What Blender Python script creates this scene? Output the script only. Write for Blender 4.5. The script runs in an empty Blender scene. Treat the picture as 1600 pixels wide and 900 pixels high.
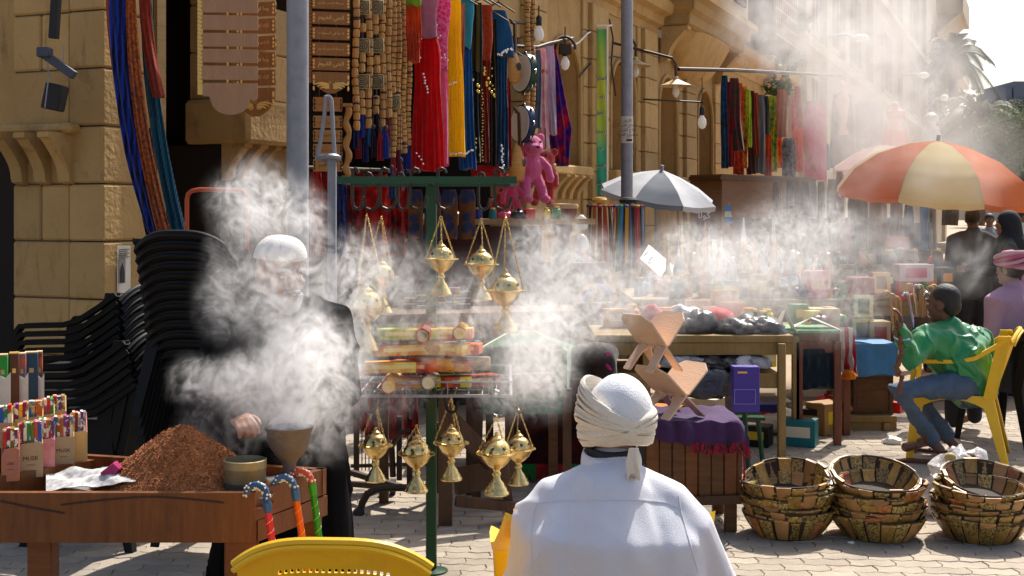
import bpy, bmesh, math, random, unicodedata
from math import sin, cos, pi, radians, sqrt
from mathutils import Vector, Matrix, noise, Euler
R = random.Random(11)
sc = bpy.context.scene
C = sc.collection
V = Vector
# ---------------------------------------------------------------- camera, world, sun, exposure
H, FP, HY = 1.62, 2000.0, 335.0
cam = bpy.data.objects.new('camera', bpy.data.cameras.new('camera')); C.objects.link(cam)
cam.location = (0, 0, H); cam.rotation_euler = (pi/2, 0, 0)
cam.data.lens = 45; cam.data.sensor_width = 36; cam.data.shift_y = (HY-450)/1600
cam.data.clip_start = .05; cam.data.clip_end = 3000
sc.camera = cam
SUN_EL, SUN_AZ = radians(52), radians(27)          # azimuth clockwise from +Y
w = bpy.data.worlds.new("World"); sc.world = w; w.use_nodes = True
nt = w.node_tree; bg = nt.nodes['Background']
sky = nt.nodes.new('ShaderNodeTexSky'); sky.sky_type = 'NISHITA'; sky.sun_disc = False
sky.sun_elevation = SUN_EL; sky.sun_rotation = SUN_AZ; sky.dust_density = 4.0; sky.air_density = 1.0
nt.links.new(sky.outputs[0], bg.inputs[0]); bg.inputs[1].default_value = .135
sl = bpy.data.lights.new('sun', 'SUN'); sl.energy = 5.0; sl.angle = radians(.5); sl.color = (1, .955, .89)
sun = bpy.data.objects.new('sun', sl); C.objects.link(sun)
sd = V((sin(SUN_AZ)*cos(SUN_EL), cos(SUN_AZ)*cos(SUN_EL), sin(SUN_EL)))
sun.rotation_euler = sd.to_track_quat('Z', 'Y').to_euler(); sun.location = (5, 12, 14)
vs = sc.view_settings; vs.view_transform = 'Standard'; vs.look = 'None'; vs.exposure = .56; vs.gamma = 1
sc.cycles.use_denoising = True; sc.cycles.max_bounces = 7; sc.cycles.diffuse_bounces = 4; sc.cycles.glossy_bounces = 3
sc.cycles.transparent_max_bounces = 12; sc.cycles.volume_bounces = 4; sc.cycles.volume_max_steps = 256
sc.cycles.caustics_reflective = False; sc.cycles.caustics_refractive = False

# ---------------------------------------------------------------- helpers
def at(px, py, Z): return V(((px-800)/FP*Z, Z, H-(py-HY)/FP*Z))
def gz(py): return FP*H/(py-HY)
def shape_ar(s):
    dec = {}
    for cp in range(0xFE70, 0xFEFD):
        x = unicodedata.decomposition(chr(cp)).split()
        if len(x) == 2: dec.setdefault(chr(int(x[1], 16)), {})[x[0]] = chr(cp)
    Fm = [dec.get(c, {}) for c in s]; out = []
    for i, c in enumerate(s):
        f = Fm[i]
        p = i > 0 and '<initial>' in Fm[i-1] and '<final>' in f
        n = i < len(s)-1 and '<initial>' in f and '<final>' in Fm[i+1]
        out.append(f.get('<medial>' if p and n else '<final>' if p else '<initial>' if n else '<isolated>', c))
    return ''.join(reversed(out))
TX = {}
def make_texts(lst):
    tmp = []
    for t, ar in lst:
        cu = bpy.data.curves.new('t', 'FONT'); cu.body = shape_ar(t) if ar else t; cu.size = 1; cu.extrude = .012
        cu.align_x = 'CENTER'; cu.resolution_u = 2
        o = bpy.data.objects.new('t', cu); C.objects.link(o); tmp.append((t, o, cu))
    dg = bpy.context.evaluated_depsgraph_get(); dg.update()
    for t, o, cu in tmp:
        me = bpy.data.meshes.new_from_object(o.evaluated_get(dg))
        TX[t] = ([tuple(v.co) for v in me.vertices], [tuple(p.vertices) for p in me.polygons])
        bpy.data.objects.remove(o); bpy.data.curves.remove(cu)
AY = ['بسم الله الرحمن الرحيم', 'الله لا اله الا هو', 'الحي القيوم', 'لا تاخذه سنة ولا نوم', 'له ما في السموات', 'وما في الارض']
BW = ['المقام', 'زيت', 'عطر', 'زمزم', 'عود', 'العنبر', 'القاهرة']
NOTE = ['الازهر', 'مفتاح البيت', 'علاج القرآن', 'مشروع القرية']
make_texts([(t, 1) for t in AY+BW+NOTE+['كولا']] + [('MUSK', 0), ('INCENSE', 0), ('USK', 0)])

class MB:
    def __init__(s): s.v = []; s.f = []; s.m = []; s.mi = 0
    def add(s, vs_, fs):
        o = len(s.v); s.v += [tuple(x) for x in vs_]; s.f += [tuple(i+o for i in f) for f in fs]; s.m += [s.mi]*len(fs); return s
    def obox(s, p, a, b, c):
        p, a, b, c = V(p), V(a), V(b), V(c)
        vs_ = [p, p+a, p+a+b, p+b, p+c, p+a+c, p+a+b+c, p+b+c]
        fs = [(0, 3, 2, 1), (4, 5, 6, 7), (0, 1, 5, 4), (1, 2, 6, 5), (2, 3, 7, 6), (3, 0, 4, 7)]
        if a.cross(b).dot(c) < 0: fs = [f[::-1] for f in fs]
        return s.add(vs_, fs)
    def box(s, c, d, M=None):
        M = (M or Matrix()).to_3x3(); a, b, e = (M@V((d[0], 0, 0)), M@V((0, d[1], 0)), M@V((0, 0, d[2])))
        return s.obox(V(c)-(a+b+e)/2, a, b, e)
    def bbox(s, c, d, M=None, r=.008):          # box with chamfered edges
        M4 = Matrix.Translation(c) @ (M.to_4x4() if M else Matrix())
        x, y, z = (k/2 for k in d); r = min(r, .45*min(d))
        vs_ = []
        for sx in (-1, 1):
            for sy in (-1, 1):
                for sz in (-1, 1):
                    vs_ += [M4@V((sx*x, sy*(y-r), sz*(z-r))), M4@V((sx*(x-r), sy*y, sz*(z-r))), M4@V((sx*(x-r), sy*(y-r), sz*z))]
        I = lambda sx, sy, sz, k: ((sx > 0)*4+(sy > 0)*2+(sz > 0))*3+k
        fs = []
        for q in (-1, 1):
            f = [I(q, -1, -1, 0), I(q, 1, -1, 0), I(q, 1, 1, 0), I(q, -1, 1, 0)]; fs.append(f if q > 0 else f[::-1])
            f = [I(-1, q, -1, 1), I(-1, q, 1, 1), I(1, q, 1, 1), I(1, q, -1, 1)]; fs.append(f if q > 0 else f[::-1])
            f = [I(-1, -1, q, 2), I(1, -1, q, 2), I(1, 1, q, 2), I(-1, 1, q, 2)]; fs.append(f if q > 0 else f[::-1])
        for a in (-1, 1):
            for b in (-1, 1):
                fs += [[I(a, b, -1, 0), I(a, b, 1, 0), I(a, b, 1, 1), I(a, b, -1, 1)], [I(a, -1, b, 0), I(a, 1, b, 0), I(a, 1, b, 2), I(a, -1, b, 2)], [I(-1, a, b, 1), I(1, a, b, 1), I(1, a, b, 2), I(-1, a, b, 2)]]
                for c_ in (-1, 1): fs.append([I(a, b, c_, 0), I(a, b, c_, 1), I(a, b, c_, 2)])
        cc = M4@V((0, 0, 0)); out = []
        for f in fs:
            p = [vs_[i] for i in f]; n = (p[1]-p[0]).cross(p[2]-p[0]); mid = sum(p, V())/len(p)
            out.append(tuple(f) if n.dot(mid-cc) > 0 else tuple(f[::-1]))
        return s.add(vs_, out)
    def beam(s, a, b, w_, h_, up=(0, 0, 1)):
        a, b = V(a), V(b); d = (b-a); n = d.normalized(); u = V(up)
        if abs(n.dot(u)) > .99: u = V((0, 1, 0))
        x = n.cross(u).normalized(); y = x.cross(n)
        return s.obox(a-x*w_/2-y*h_/2, x*w_, y*h_, d)
    def tube(s, pts, r, n=8, cap=True, closed=False, flat=1):
        pts = [V(p) for p in pts]; N = len(pts); rr = r if isinstance(r, (list, tuple)) else [r]*N
        t0 = (pts[1]-pts[0]).normalized(); u = t0.orthogonal().normalized(); vs_ = []; fs = []
        for i, p in enumerate(pts):
            if closed: t = (pts[(i+1) % N]-pts[i-1]).normalized()
            else: t = (pts[min(i+1, N-1)]-pts[max(i-1, 0)]).normalized()
            u = (u-t*u.dot(t)); u = u.normalized() if u.length > 1e-6 else t.orthogonal().normalized(); b = t.cross(u)
            vs_ += [p+(u*cos(2*pi*k/n)+b*sin(2*pi*k/n)*flat)*rr[i] for k in range(n)]
        for i in range(N if closed else N-1):
            j = (i+1) % N
            fs += [(i*n+k, i*n+(k+1) % n, j*n+(k+1) % n, j*n+k) for k in range(n)]
        if cap and not closed: fs += [tuple(range(n))[::-1], tuple((N-1)*n+k for k in range(n))]
        return s.add(vs_, fs)
    def lathe(s, prof, n=20, M=None, jit=None):
        M = M or Matrix(); vs_ = []; fs = []; N = len(prof)
        for i, (r, z) in enumerate(prof):
            vs_ += [M@V((r*cos(2*pi*k/n), r*sin(2*pi*k/n), z)) for k in range(n)]
        for i in range(N-1): fs += [(i*n+k, i*n+(k+1) % n, (i+1)*n+(k+1) % n, (i+1)*n+k) for k in range(n)]
        fs += [tuple(range(n))[::-1], tuple((N-1)*n+k for k in range(n))]
        return s.add(vs_, fs)
    def prism(s, poly, h, M=None):
        M = M or Matrix(); n = len(poly)
        vs_ = [M@V((x, y, 0)) for x, y in poly]+[M@V((x, y, h)) for x, y in poly]
        fs = [tuple(range(n))[::-1], tuple(range(n, 2*n))]+[(i, (i+1) % n, n+(i+1) % n, n+i) for i in range(n)]
        return s.add(vs_, fs)
    def grid(s, f, nu, nv, cu=False):
        vs_ = [f(i/(nu if cu else nu-1), j/(nv-1)) for j in range(nv) for i in range(nu)]
        fs = [(j*nu+i, j*nu+(i+1) % nu, (j+1)*nu+(i+1) % nu, (j+1)*nu+i) for j in range(nv-1) for i in range(nu if cu else nu-1)]
        return s.add(vs_, fs)
    def ball(s, c, r, n=12, m=8, M=None):
        r = (r, r, r) if not isinstance(r, (tuple, list)) else r; M = (M or Matrix()).to_3x3(); c = V(c)
        pr = lambda u, v: c+M@V((r[0]*sin(pi*v)*cos(2*pi*u), r[1]*sin(pi*v)*sin(2*pi*u), -r[2]*cos(pi*v)))
        vs_ = [pr(0, 0)]+[pr(i/n, j/m) for j in range(1, m) for i in range(n)]+[pr(0, 1)]
        fs = [(0, 1+(i+1) % n, 1+i) for i in range(n)]
        for j in range(m-2): fs += [(1+j*n+i, 1+j*n+(i+1) % n, 1+(j+1)*n+(i+1) % n, 1+(j+1)*n+i) for i in range(n)]
        L = 1+(m-2)*n; fs += [(L+i, L+(i+1) % n, len(vs_)-1) for i in range(n)]
        return s.add(vs_, fs)
    def text(s, t, size, M):
        vs_, fs = TX[t]; return s.add([M@V((x*size, y*size, z*size)) for x, y, z in vs_], fs)
    def hang(s, top, L, prof, dirv, dep, folds=5, amp=.01, n=28, m=10, ph=0, sway=(0, 0, 0), seed=0):
        """hanging cloth, a closed pleated tube; prof = [(s, halfwidth)]"""
        top = V(top); d = V(dirv).normalized(); q = V((0, 0, 1)).cross(d); sway = V(sway)
        def wd(t):
            for (a, x), (b, y) in zip(prof, prof[1:]):
                if t <= b: return x+(y-x)*(t-a)/max(b-a, 1e-6)
            return prof[-1][1]
        def f(u, v):
            a = 2*pi*u; hw = wd(v); x = cos(a)*hw
            k = amp*min(1, .25+v*1.2); pl = sin(folds*x/max(hw, .02)*1.7+ph+2*sin(v*3+ph))
            y = (dep*(.35+.65*v)*sin(a)) + k*pl + k*.6*noise.noise(V((x*9+seed*7, v*4, seed)))
            z = -L*v + (.012*sin(a*3+ph) if v > .98 else 0)
            return top+d*x+q*y+V((0, 0, z))+sway*v*v
        s.grid(f, n, m, cu=True); o = len(s.v)-n*m
        s.f.append(tuple(o+i for i in range(n))); s.m.append(s.mi)
        s.f.append(tuple(o+n*(m-1)+i for i in range(n))[::-1]); s.m.append(s.mi)
        return s
    def mesh(s, name, mats, smooth=38):
        me = bpy.data.meshes.new(name); me.from_pydata(s.v, [], s.f)
        for m_ in (mats if isinstance(mats, list) else [mats]): me.materials.append(m_)
        if len(me.materials) > 1: me.polygons.foreach_set('material_index', s.m)
        me.update()
        if smooth: me.shade_smooth(); me.set_sharp_from_angle(angle=radians(smooth))
        return me
    def build(s, name, mats, parent=None, smooth=38, world=True, **kw):
        if parent is not None and world:
            Mi = parent.matrix_basis.inverted(); p = parent.parent
            while p is not None: Mi = Mi @ p.matrix_basis.inverted(); p = p.parent
            s.v = [tuple(Mi@V(x)) for x in s.v]
        return link(name, s.mesh(name, mats, smooth), parent, **kw)
def link(name, me, parent=None, **kw):
    o = bpy.data.objects.new(name, me); C.objects.link(o)
    if parent is not None: o.parent = parent
    for k, x in kw.items(): o[k] = x
    return o
def tag(o, label=None, cat=None, group=None, kind=None):
    for k, x in (('label', label), ('category', cat), ('group', group), ('kind', kind)):
        if x: o[k] = x
    return o
def thing(name, label, cat, loc=(0, 0, 0), rz=0, group=None):
    if len(label.split()) > 16 or len(label.split()) < 4: print('LABEL', len(label.split()), label)
    o = bpy.data.objects.new(name, None); C.objects.link(o); o.empty_display_size = .1
    o.location = loc; o.rotation_euler = (0, 0, rz); o.matrix_basis = Matrix.LocRotScale(V(loc), Euler((0, 0, rz)), None)
    return tag(o, label, cat, group)
def copy_tree(o, parent=None):
    c = o.copy(); C.objects.link(c); c.parent = parent
    for ch in list(o.children): copy_tree(ch, c)
    return c
def clone(o, loc, rz=0, label=None, group=None, scale=None, rot=None):
    c = copy_tree(o); c.location = loc; c.rotation_euler = rot or (0, 0, rz)
    if scale: c.scale = scale if not isinstance(scale, (int, float)) else (scale,)*3
    return tag(c, label, None, group)
def fr(c, x, y):                                   # frame matrix: origin c, local x, local y
    x = V(x).normalized(); y = V(y).normalized(); z = x.cross(y).normalized(); y = z.cross(x)
    return Matrix.Translation(c) @ Matrix((x, y, z)).transposed().to_4x4()
def rot(ax, a): return Matrix.Rotation(radians(a), 3, ax)
def bake(o):                                       # apply modifiers without operators
    dg = bpy.context.evaluated_depsgraph_get(); dg.update()
    me = bpy.data.meshes.new_from_object(o.evaluated_get(dg)); o.modifiers.clear(); o.data = me; return me

# ---------------------------------------------------------------- materials
def hexc(h):
    c = [int(h[i:i+2], 16)/255 for i in (0, 2, 4)]
    return tuple(((x/12.92) if x <= .04045 else ((x+.055)/1.055)**2.4) for x in c)
MT = {}
def pm(name, c, c2=None, scale=6, rough=.75, metal=0, bump=0, bscale=60, spec=.4, trans=0, rv=.0, st=(1, 1, 1), kind='noise', detail=4, contrast=.25, c3=None, sheen=0, coat=0, isl=False, stain=0):
    if name in MT: return MT[name]
    m = bpy.data.materials.new(name); m.use_nodes = True; t = m.node_tree; N = t.nodes; Lk = t.links.new
    bs = N['Principled BSDF']; bs.inputs['Roughness'].default_value = rough; bs.inputs['Metallic'].default_value = metal
    bs.inputs['Specular IOR Level'].default_value = spec
    if sheen: bs.inputs['Sheen Weight'].default_value = sheen
    if coat: bs.inputs['Coat Weight'].default_value = coat; bs.inputs['Coat Roughness'].default_value = .15
    c = hexc(c) if isinstance(c, str) else c; c2 = hexc(c2) if isinstance(c2, str) else c2
    tc = N.new('ShaderNodeTexCoord'); mp = N.new('ShaderNodeMapping'); mp.inputs['Scale'].default_value = st
    Lk(tc.outputs['Object'], mp.inputs[0]); col = None; vec = mp.outputs[0]
    oi = N.new('ShaderNodeObjectInfo')
    if rv:                                          # every copy gets its own patch of the pattern
        ad = N.new('ShaderNodeVectorMath'); ad.operation = 'MULTIPLY_ADD'; Lk(oi.outputs['Random'], ad.inputs[0]); ad.inputs[1].default_value = (37, 23, 51); Lk(vec, ad.inputs[2]); vec = ad.outputs[0]
    if c2 is not None:
        if kind == 'noise':
            n = N.new('ShaderNodeTexNoise'); n.inputs['Scale'].default_value = scale; n.inputs['Detail'].default_value = detail; n.inputs['Roughness'].default_value = .62; fo = n.outputs['Fac']
        elif kind == 'voro':
            n = N.new('ShaderNodeTexVoronoi'); n.inputs['Scale'].default_value = scale; fo = n.outputs['Distance']
        elif kind == 'cell':
            n = N.new('ShaderNodeTexVoronoi'); n.inputs['Scale'].default_value = scale; s_ = N.new('ShaderNodeSeparateColor'); Lk(n.outputs['Color'], s_.inputs[0]); fo = s_.outputs[0]
        elif kind == 'wave':
            n = N.new('ShaderNodeTexWave'); n.inputs['Scale'].default_value = scale; n.inputs['Distortion'].default_value = 2.5; n.inputs['Detail'].default_value = 3; fo = n.outputs['Fac']
        elif kind == 'stripe':
            n = N.new('ShaderNodeTexWave'); n.inputs['Scale'].default_value = scale; n.inputs['Distortion'].default_value = .15; fo = n.outputs['Fac']
        Lk(vec, n.inputs['Vector'])
        rp = N.new('ShaderNodeValToRGB'); Lk(fo, rp.inputs[0]); e = rp.color_ramp.elements
        e[0].position = .5-contrast; e[1].position = .5+contrast; e[0].color = (*c, 1); e[1].color = (*c2, 1)
        if c3 is not None:
            c3 = hexc(c3) if isinstance(c3, str) else c3; k = e.new(.5+contrast*1.5 if contrast < .3 else .99); k.color = (*c3, 1)
        col = rp.outputs[0]
    if rv:
        hs = N.new('ShaderNodeHueSaturation')
        mr = N.new('ShaderNodeMapRange'); mr.inputs[3].default_value = 1-rv; mr.inputs[4].default_value = 1+rv
        if isl:
            g = N.new('ShaderNodeNewGeometry'); am = N.new('ShaderNodeMath'); am.operation = 'ADD'; Lk(g.outputs['Random Per Island'], am.inputs[0]); Lk(oi.outputs['Random'], am.inputs[1])
            fm = N.new('ShaderNodeMath'); fm.operation = 'FRACT'; Lk(am.outputs[0], fm.inputs[0]); Lk(fm.outputs[0], mr.inputs[0])
        else: Lk(oi.outputs['Random'], mr.inputs[0])
        Lk(mr.outputs[0], hs.inputs['Value'])
        if col: Lk(col, hs.inputs['Color'])
        else: hs.inputs['Color'].default_value = (*c, 1)
        col = hs.outputs[0]
    if stain and col:                               # weathering: dark patches and run marks with a shape of their own
        mp2 = N.new('ShaderNodeMapping'); mp2.inputs['Scale'].default_value = (2.2, 2.2, .7); Lk(tc.outputs['Object'], mp2.inputs[0])
        n3 = N.new('ShaderNodeTexNoise'); n3.inputs['Scale'].default_value = 2.6; n3.inputs['Detail'].default_value = 9; n3.inputs['Roughness'].default_value = .72; n3.inputs['Distortion'].default_value = .7; Lk(mp2.outputs[0], n3.inputs['Vector'])
        r3 = N.new('ShaderNodeMapRange'); Lk(n3.outputs['Fac'], r3.inputs[0]); r3.inputs[1].default_value = .54; r3.inputs[2].default_value = .70; r3.inputs[3].default_value = 0; r3.inputs[4].default_value = stain
        m3 = N.new('ShaderNodeMixRGB'); m3.blend_type = 'MULTIPLY'; Lk(r3.outputs[0], m3.inputs[0]); Lk(col, m3.inputs[1]); m3.inputs[2].default_value = (.30, .24, .20, 1); col = m3.outputs[0]
    if col: Lk(col, bs.inputs['Base Color'])
    else: bs.inputs['Base Color'].default_value = (*c, 1)
    if bump:
        n2 = N.new('ShaderNodeTexNoise'); n2.inputs['Scale'].default_value = bscale; n2.inputs['Detail'].default_value = 5; Lk(vec, n2.inputs['Vector'])
        b = N.new('ShaderNodeBump'); b.inputs['Strength'].default_value = min(1, bump); b.inputs['Distance'].default_value = .01*max(1, bump); Lk(n2.outputs['Fac'], b.inputs['Height']); Lk(b.outputs[0], bs.inputs['Normal'])
    if trans:
        tl = N.new('ShaderNodeBsdfTranslucent'); mx = N.new('ShaderNodeMixShader'); mx.inputs[0].default_value = trans
        if col: Lk(col, tl.inputs[0])
        else: tl.inputs[0].default_value = (*c, 1)
        Lk(bs.outputs[0], mx.inputs[1]); Lk(tl.outputs[0], mx.inputs[2]); Lk(mx.outputs[0], N['Material Output'].inputs[0])
    MT[name] = m; return m
def cloth(name, c, c2=None, **k):
    k = {**dict(scale=18, rough=.85, bump=.25, bscale=220, spec=.2, trans=.3, sheen=.2), **k}; return pm(name, c, c2, **k)
def wood(name, c, c2, **k):
    k = {**dict(scale=5, rough=.55, bump=.3, bscale=40, st=(1, 1, 9), kind='noise', detail=6, spec=.35), **k}; return pm(name, c, c2, **k)
M_stone = pm('stone', (.49, .32, .125), (.37, .225, .08), scale=2.2, rough=.9, bump=.9, bscale=26, rv=.16, detail=9, contrast=.3, stain=.6)
M_stone2 = pm('stone_dark', (.50, .32, .12), (.37, .22, .075), scale=3, rough=.9, bump=.9, bscale=26, rv=.12, detail=9, stain=.6)
M_pale = pm('pale_stone', (.50, .42, .30), (.40, .32, .22), scale=1.2, rough=.9, bump=.3, bscale=20, detail=8)
M_mortar = pm('mortar', (.13, .085, .045), (.08, .05, .03), scale=9, rough=.95)
M_dark = pm('dark_interior', (.018, .012, .009), rough=.95)  # near-black colour that stands in for shade inside rooms and hollows
M_shop = pm('shop_backcloth', (.10, .035, .02), (.03, .012, .01), scale=3, rough=.9)
M_black = pm('black_plastic', (.007, .007, .007), rough=.62, spec=.2, bump=.1, bscale=200)
M_yel = pm('yellow_plastic', (.84, .50, .004), (.78, .44, .004), scale=4, rough=.38, spec=.5, bump=.08, bscale=90, stain=.22)
M_steel = pm('galvanised', (.22, .23, .26), (.30, .31, .34), scale=14, rough=.55, metal=.35, bump=.15, bscale=50)
M_iron = pm('dark_iron', (.035, .027, .022), (.07, .04, .025), scale=25, rough=.6, metal=.4)
M_green = pm('green_paint', (.003, .06, .022), (.002, .035, .014), scale=20, rough=.35, bump=.1, bscale=60)
M_brass = pm('brass', (.85, .64, .28), (.62, .42, .14), scale=26, rough=.26, metal=1, rv=.14, detail=7, bump=.12, bscale=70)
M_glassy = pm('clear_plastic', (.75, .78, .78), rough=.25, spec=.8, trans=.5)
M_tbl = wood('stained_wood', (.21, .068, .012), (.11, .033, .007), st=(9, 1, 1), rough=.45, coat=.1, stain=.6)
M_tbl_v = wood('stained_wood_upright', (.21, .068, .012), (.11, .033, .007), rough=.45, stain=.6)
M_brown = wood('old_brown_wood', (.11, .05, .022), (.045, .02, .01), st=(6, 1, 1))
M_brown_v = wood('old_brown_wood_upright', (.17, .07, .02), (.07, .028, .009))
M_raw = wood('raw_wood', (.48, .27, .10), (.36, .19, .07), st=(7, 1, 1))
M_ply = wood('plywood', (.70, .49, .34), (.62, .41, .27), st=(1, 1, 6), scale=4, contrast=.35)
M_paper = pm('paper', (.72, .68, .60), (.60, .56, .48), scale=10, rough=.8, trans=.15)
M_card = pm('cardboard', (.50, .36, .19), (.42, .29, .15), scale=8, rough=.85, bump=.15)
M_white = pm('white_card', (.78, .76, .70), rough=.7)
M_ink = pm('ink', (.02, .018, .02), rough=.7)
M_gold = pm('gold_paint', (.75, .48, .14), rough=.35, metal=.6)
M_skin = pm('skin', (.35, .17, .095), (.28, .13, .075), scale=12, rough=.5, bump=.1, bscale=120)
M_skin2 = pm('dark_skin', (.15, .07, .04), (.11, .05, .03), scale=12, rough=.5)
M_hair = pm('dark_hair', (.012, .010, .009), (.03, .026, .022), scale=40, rough=.6, bump=.6, bscale=120)
def simple(name, c, **k): return pm(name, c, **k)
# ---------------------------------------------------------------- ground and pavement
M_ground = pm('dusty_ground', (.40, .31, .21), (.30, .23, .155), scale=1.3, rough=.95, bump=.3, bscale=12, detail=9)
M_pav = pm('paver_concrete', (.39, .325, .25), (.27, .225, .17), scale=7, rough=.92, bump=.45, bscale=90, rv=.13, isl=True, detail=8)
M_joint = pm('paver_joint', (.22, .165, .11), (.14, .105, .07), scale=20, rough=1)
g = MB(); g.add([(-600, -60, -.03), (600, -60, -.03), (600, 1500, -.03), (-600, 1500, -.03)], [(0, 1, 2, 3)])
g.build('ground', M_ground, kind='structure')
g = MB(); g.obox((-9, -3, -.05), (24, 0, 0), (0, 14.4, 0), (0, 0, .043))
pav = g.build('pavement', M_joint, kind='structure')
g = MB(); g.obox((-9, 11.4, -.05), (60, 0, 0), (0, 90, 0), (0, 0, .048))
g.build('street', M_ground, kind='structure')
def paver_shape(mb, M, gap=.004, a=.009, h=.03):
    L, W = .21, .105
    def ring(g_, z):
        pts = []
        xs = [-L/2, -L/4, 0, L/4, L/2]; ya = [a, -a, a, -a, a]
        for x, y in zip(xs, ya): pts.append((x*(1-g_/L*2), -W/2+g_+y))
        pts.append((L/2-g_+.012, 0))
        for x, y in list(zip(xs, ya))[::-1]: pts.append((x*(1-g_/L*2), W/2-g_+y))
        pts.append((-L/2+g_+.012, 0))
        return [M@V((x, y, z)) for x, y in pts]
    r0, r1, r2 = ring(gap/2, -h), ring(gap/2, -.003), ring(gap/2+.003, 0); n = len(r0)
    fs = [tuple(range(2*n, 3*n))]
    for k in (0, 1): fs += [(k*n+i, k*n+(i+1) % n, (k+1)*n+(i+1) % n, (k+1)*n+i) for i in range(n)]
    mb.add(r0+r1+r2, fs)
pb = MB(); paver_shape(pb, Matrix()); pvm = pb.mesh('paving_stone', M_pav, 30)
spots = []
th = radians(-4); ct, st_ = cos(th), sin(th)
for j in range(0, 75):
    for i in range(-24, 48):
        lx, ly = (i+(.5 if j % 2 else 0))*.21, j*.105
        x, y = lx*ct-ly*st_, 4.7+lx*st_+ly*ct
        if y < 5.0 or y > 10.6 or abs(x/y) > .52 or y > 9.6+.25*(x+2): continue
        spots.append((y, x))
spots.sort(); n_ind = 0; rest = MB()
def seen(x, y):
    px, py = 800+FP*x/y, HY+FP*H/y
    if px < 4 or px > 1596 or py > 897: return False
    for a, b, c_, d_ in ((790, 1150, 690, 900), (318, 556, 400, 900), (365, 690, 845, 900), (1160, 1302, 780, 848), (1302, 1440, 780, 848), (1455, 1600, 780, 855), (0, 400, 400, 848)):
        if a < px < b and c_ < py < d_: return False
    return True
for y, x in spots:
    M = Matrix.Translation((x, y, R.uniform(-.0025, .0015))) @ Matrix.Rotation(th+R.uniform(-.012, .012), 4, 'Z') @ Matrix.Rotation(R.uniform(-.012, .012), 4, 'X')
    if n_ind < 298 and seen(x, y):
        o = link('paving_stone', pvm, pav); o.matrix_basis = M; n_ind += 1
    else: paver_shape(rest, M)
rest.build('distant_paving', M_pav, pav, 30, kind='stuff')

# ---------------------------------------------------------------- stone building along the street
U, NN = V((.379, .925, 0)).normalized(), V((.925, -.379, 0)).normalized(); P0 = V((-2.54, 8, 0))
def P(t, d, z): return P0+U*t+NN*d+V((0, 0, z))
def tq(px, d=0):
    q = (px-800)/FP; b = P0+NN*d
    return (b.y*q-b.x)/(U.x-U.y*q)
bld = thing('stone_building', 'old tan limestone building with arched niches and shopfronts along the street', 'building', tuple(P0))
def slab(mb, t0, t1, d0, d1, z0, z1): mb.obox(P(t0, d0, z0), U*(t1-t0), NN*(d1-d0), V((0, 0, z1-z0)))
def chamf(mb, t0, t1, d0, d1, z0, z1, r=.012):
    mb.bbox(P((t0+t1)/2, (d0+d1)/2, (z0+z1)/2), (t1-t0, d1-d0, z1-z0), Matrix((U, -NN, V((0, 0, 1)))).transposed(), r)
def stone(t0, t1, d0, d1, z0, z1, r=.012, m=None):
    b = MB(); chamf(b, t0, t1, d0, d1, z0, z1, r); b.build('stone_block', m or M_stone, bld, 30)
CH = .3625
# pier at the corner: courses of blocks on a mortar core
b = MB(); slab(b, .012, .458, -.735, -.012, 0, 5.4); b.build('pier_core', M_mortar, bld)
for k in range(11):
    z0, z1 = k*CH+.005, (k+1)*CH-.005; j = .004*R.random()
    stone(-.022-j, .47, -.27, 0+j, z0, z1)
    if k % 3 == 1: stone(-.004, .47, -.51, -.278, z0, z1); stone(-.002, .47, -.746, -.518, z0, z1)
    else: stone(-.005+j, .47, -.746, -.278, z0, z1)
stone(-.05, .49, -.30, .03, 0.0, .30); stone(-.04, .48, -.29, .02, .30, .40, .03)
# lintel over the dark opening left of the pier, on scroll brackets
b = MB(); slab(b, .06, .47, -3.2, -.75, 2.19, 5.4); b.build('lintel', M_stone, bld)
def bracket(t, d, z, sz=.3, w_=.09, dirn=None, par=None):
    """scroll console: side profile extruded"""
    dirn = dirn or -U; prof = []
    for i in range(9): a = pi/2*i/8; prof.append((.62*sz*(1-.78*sin(a))+.05*sz, -.12*sz-.75*sz*(i/8)))
    poly = [(0, 0), (.75*sz, 0), (.75*sz, -.10*sz), (.66*sz, -.13*sz)]+prof+[(.16*sz, -.95*sz), (0, -1.0*sz)]
    side = dirn.cross(V((0, 0, 1)))
    M = fr(P(t, d, z)-side*(w_/2)*-1, dirn, (0, 0, 1)) if False else Matrix.Translation(P(t, d, z)) @ Matrix((dirn, V((0, 0, 1)), dirn.cross(V((0, 0, 1))))).transposed().to_4x4() @ Matrix.Translation((0, 0, -w_/2))
    mb = MB(); mb.prism(poly, w_, M); mb.build('bracket', M_stone, par or bld, 35)
stone(-.12, .0, -.76, -.18, 2.13, 2.19, .02)
for d in (-.66, -.47, -.28): bracket(-.002, d, 2.13, .32, .09)
# corbelled block at the far side of the deep dark doorway
stone(1.72, 2.40, -.7, -.10, 2.16, 2.50, .03); stone(1.80, 2.10, -.7, -.16, 2.506, 2.87); stone(2.106, 2.40, -.7, -.16, 2.506, 2.87); stone(1.80, 2.40, -.7, -.16, 2.876, 3.24); stone(1.80, 2.2, -.7, -.16, 3.246, 3.7)
for t in (1.82, 2.04, 2.26): bracket(t, -.38, 2.16, .28, .10, NN)
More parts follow.
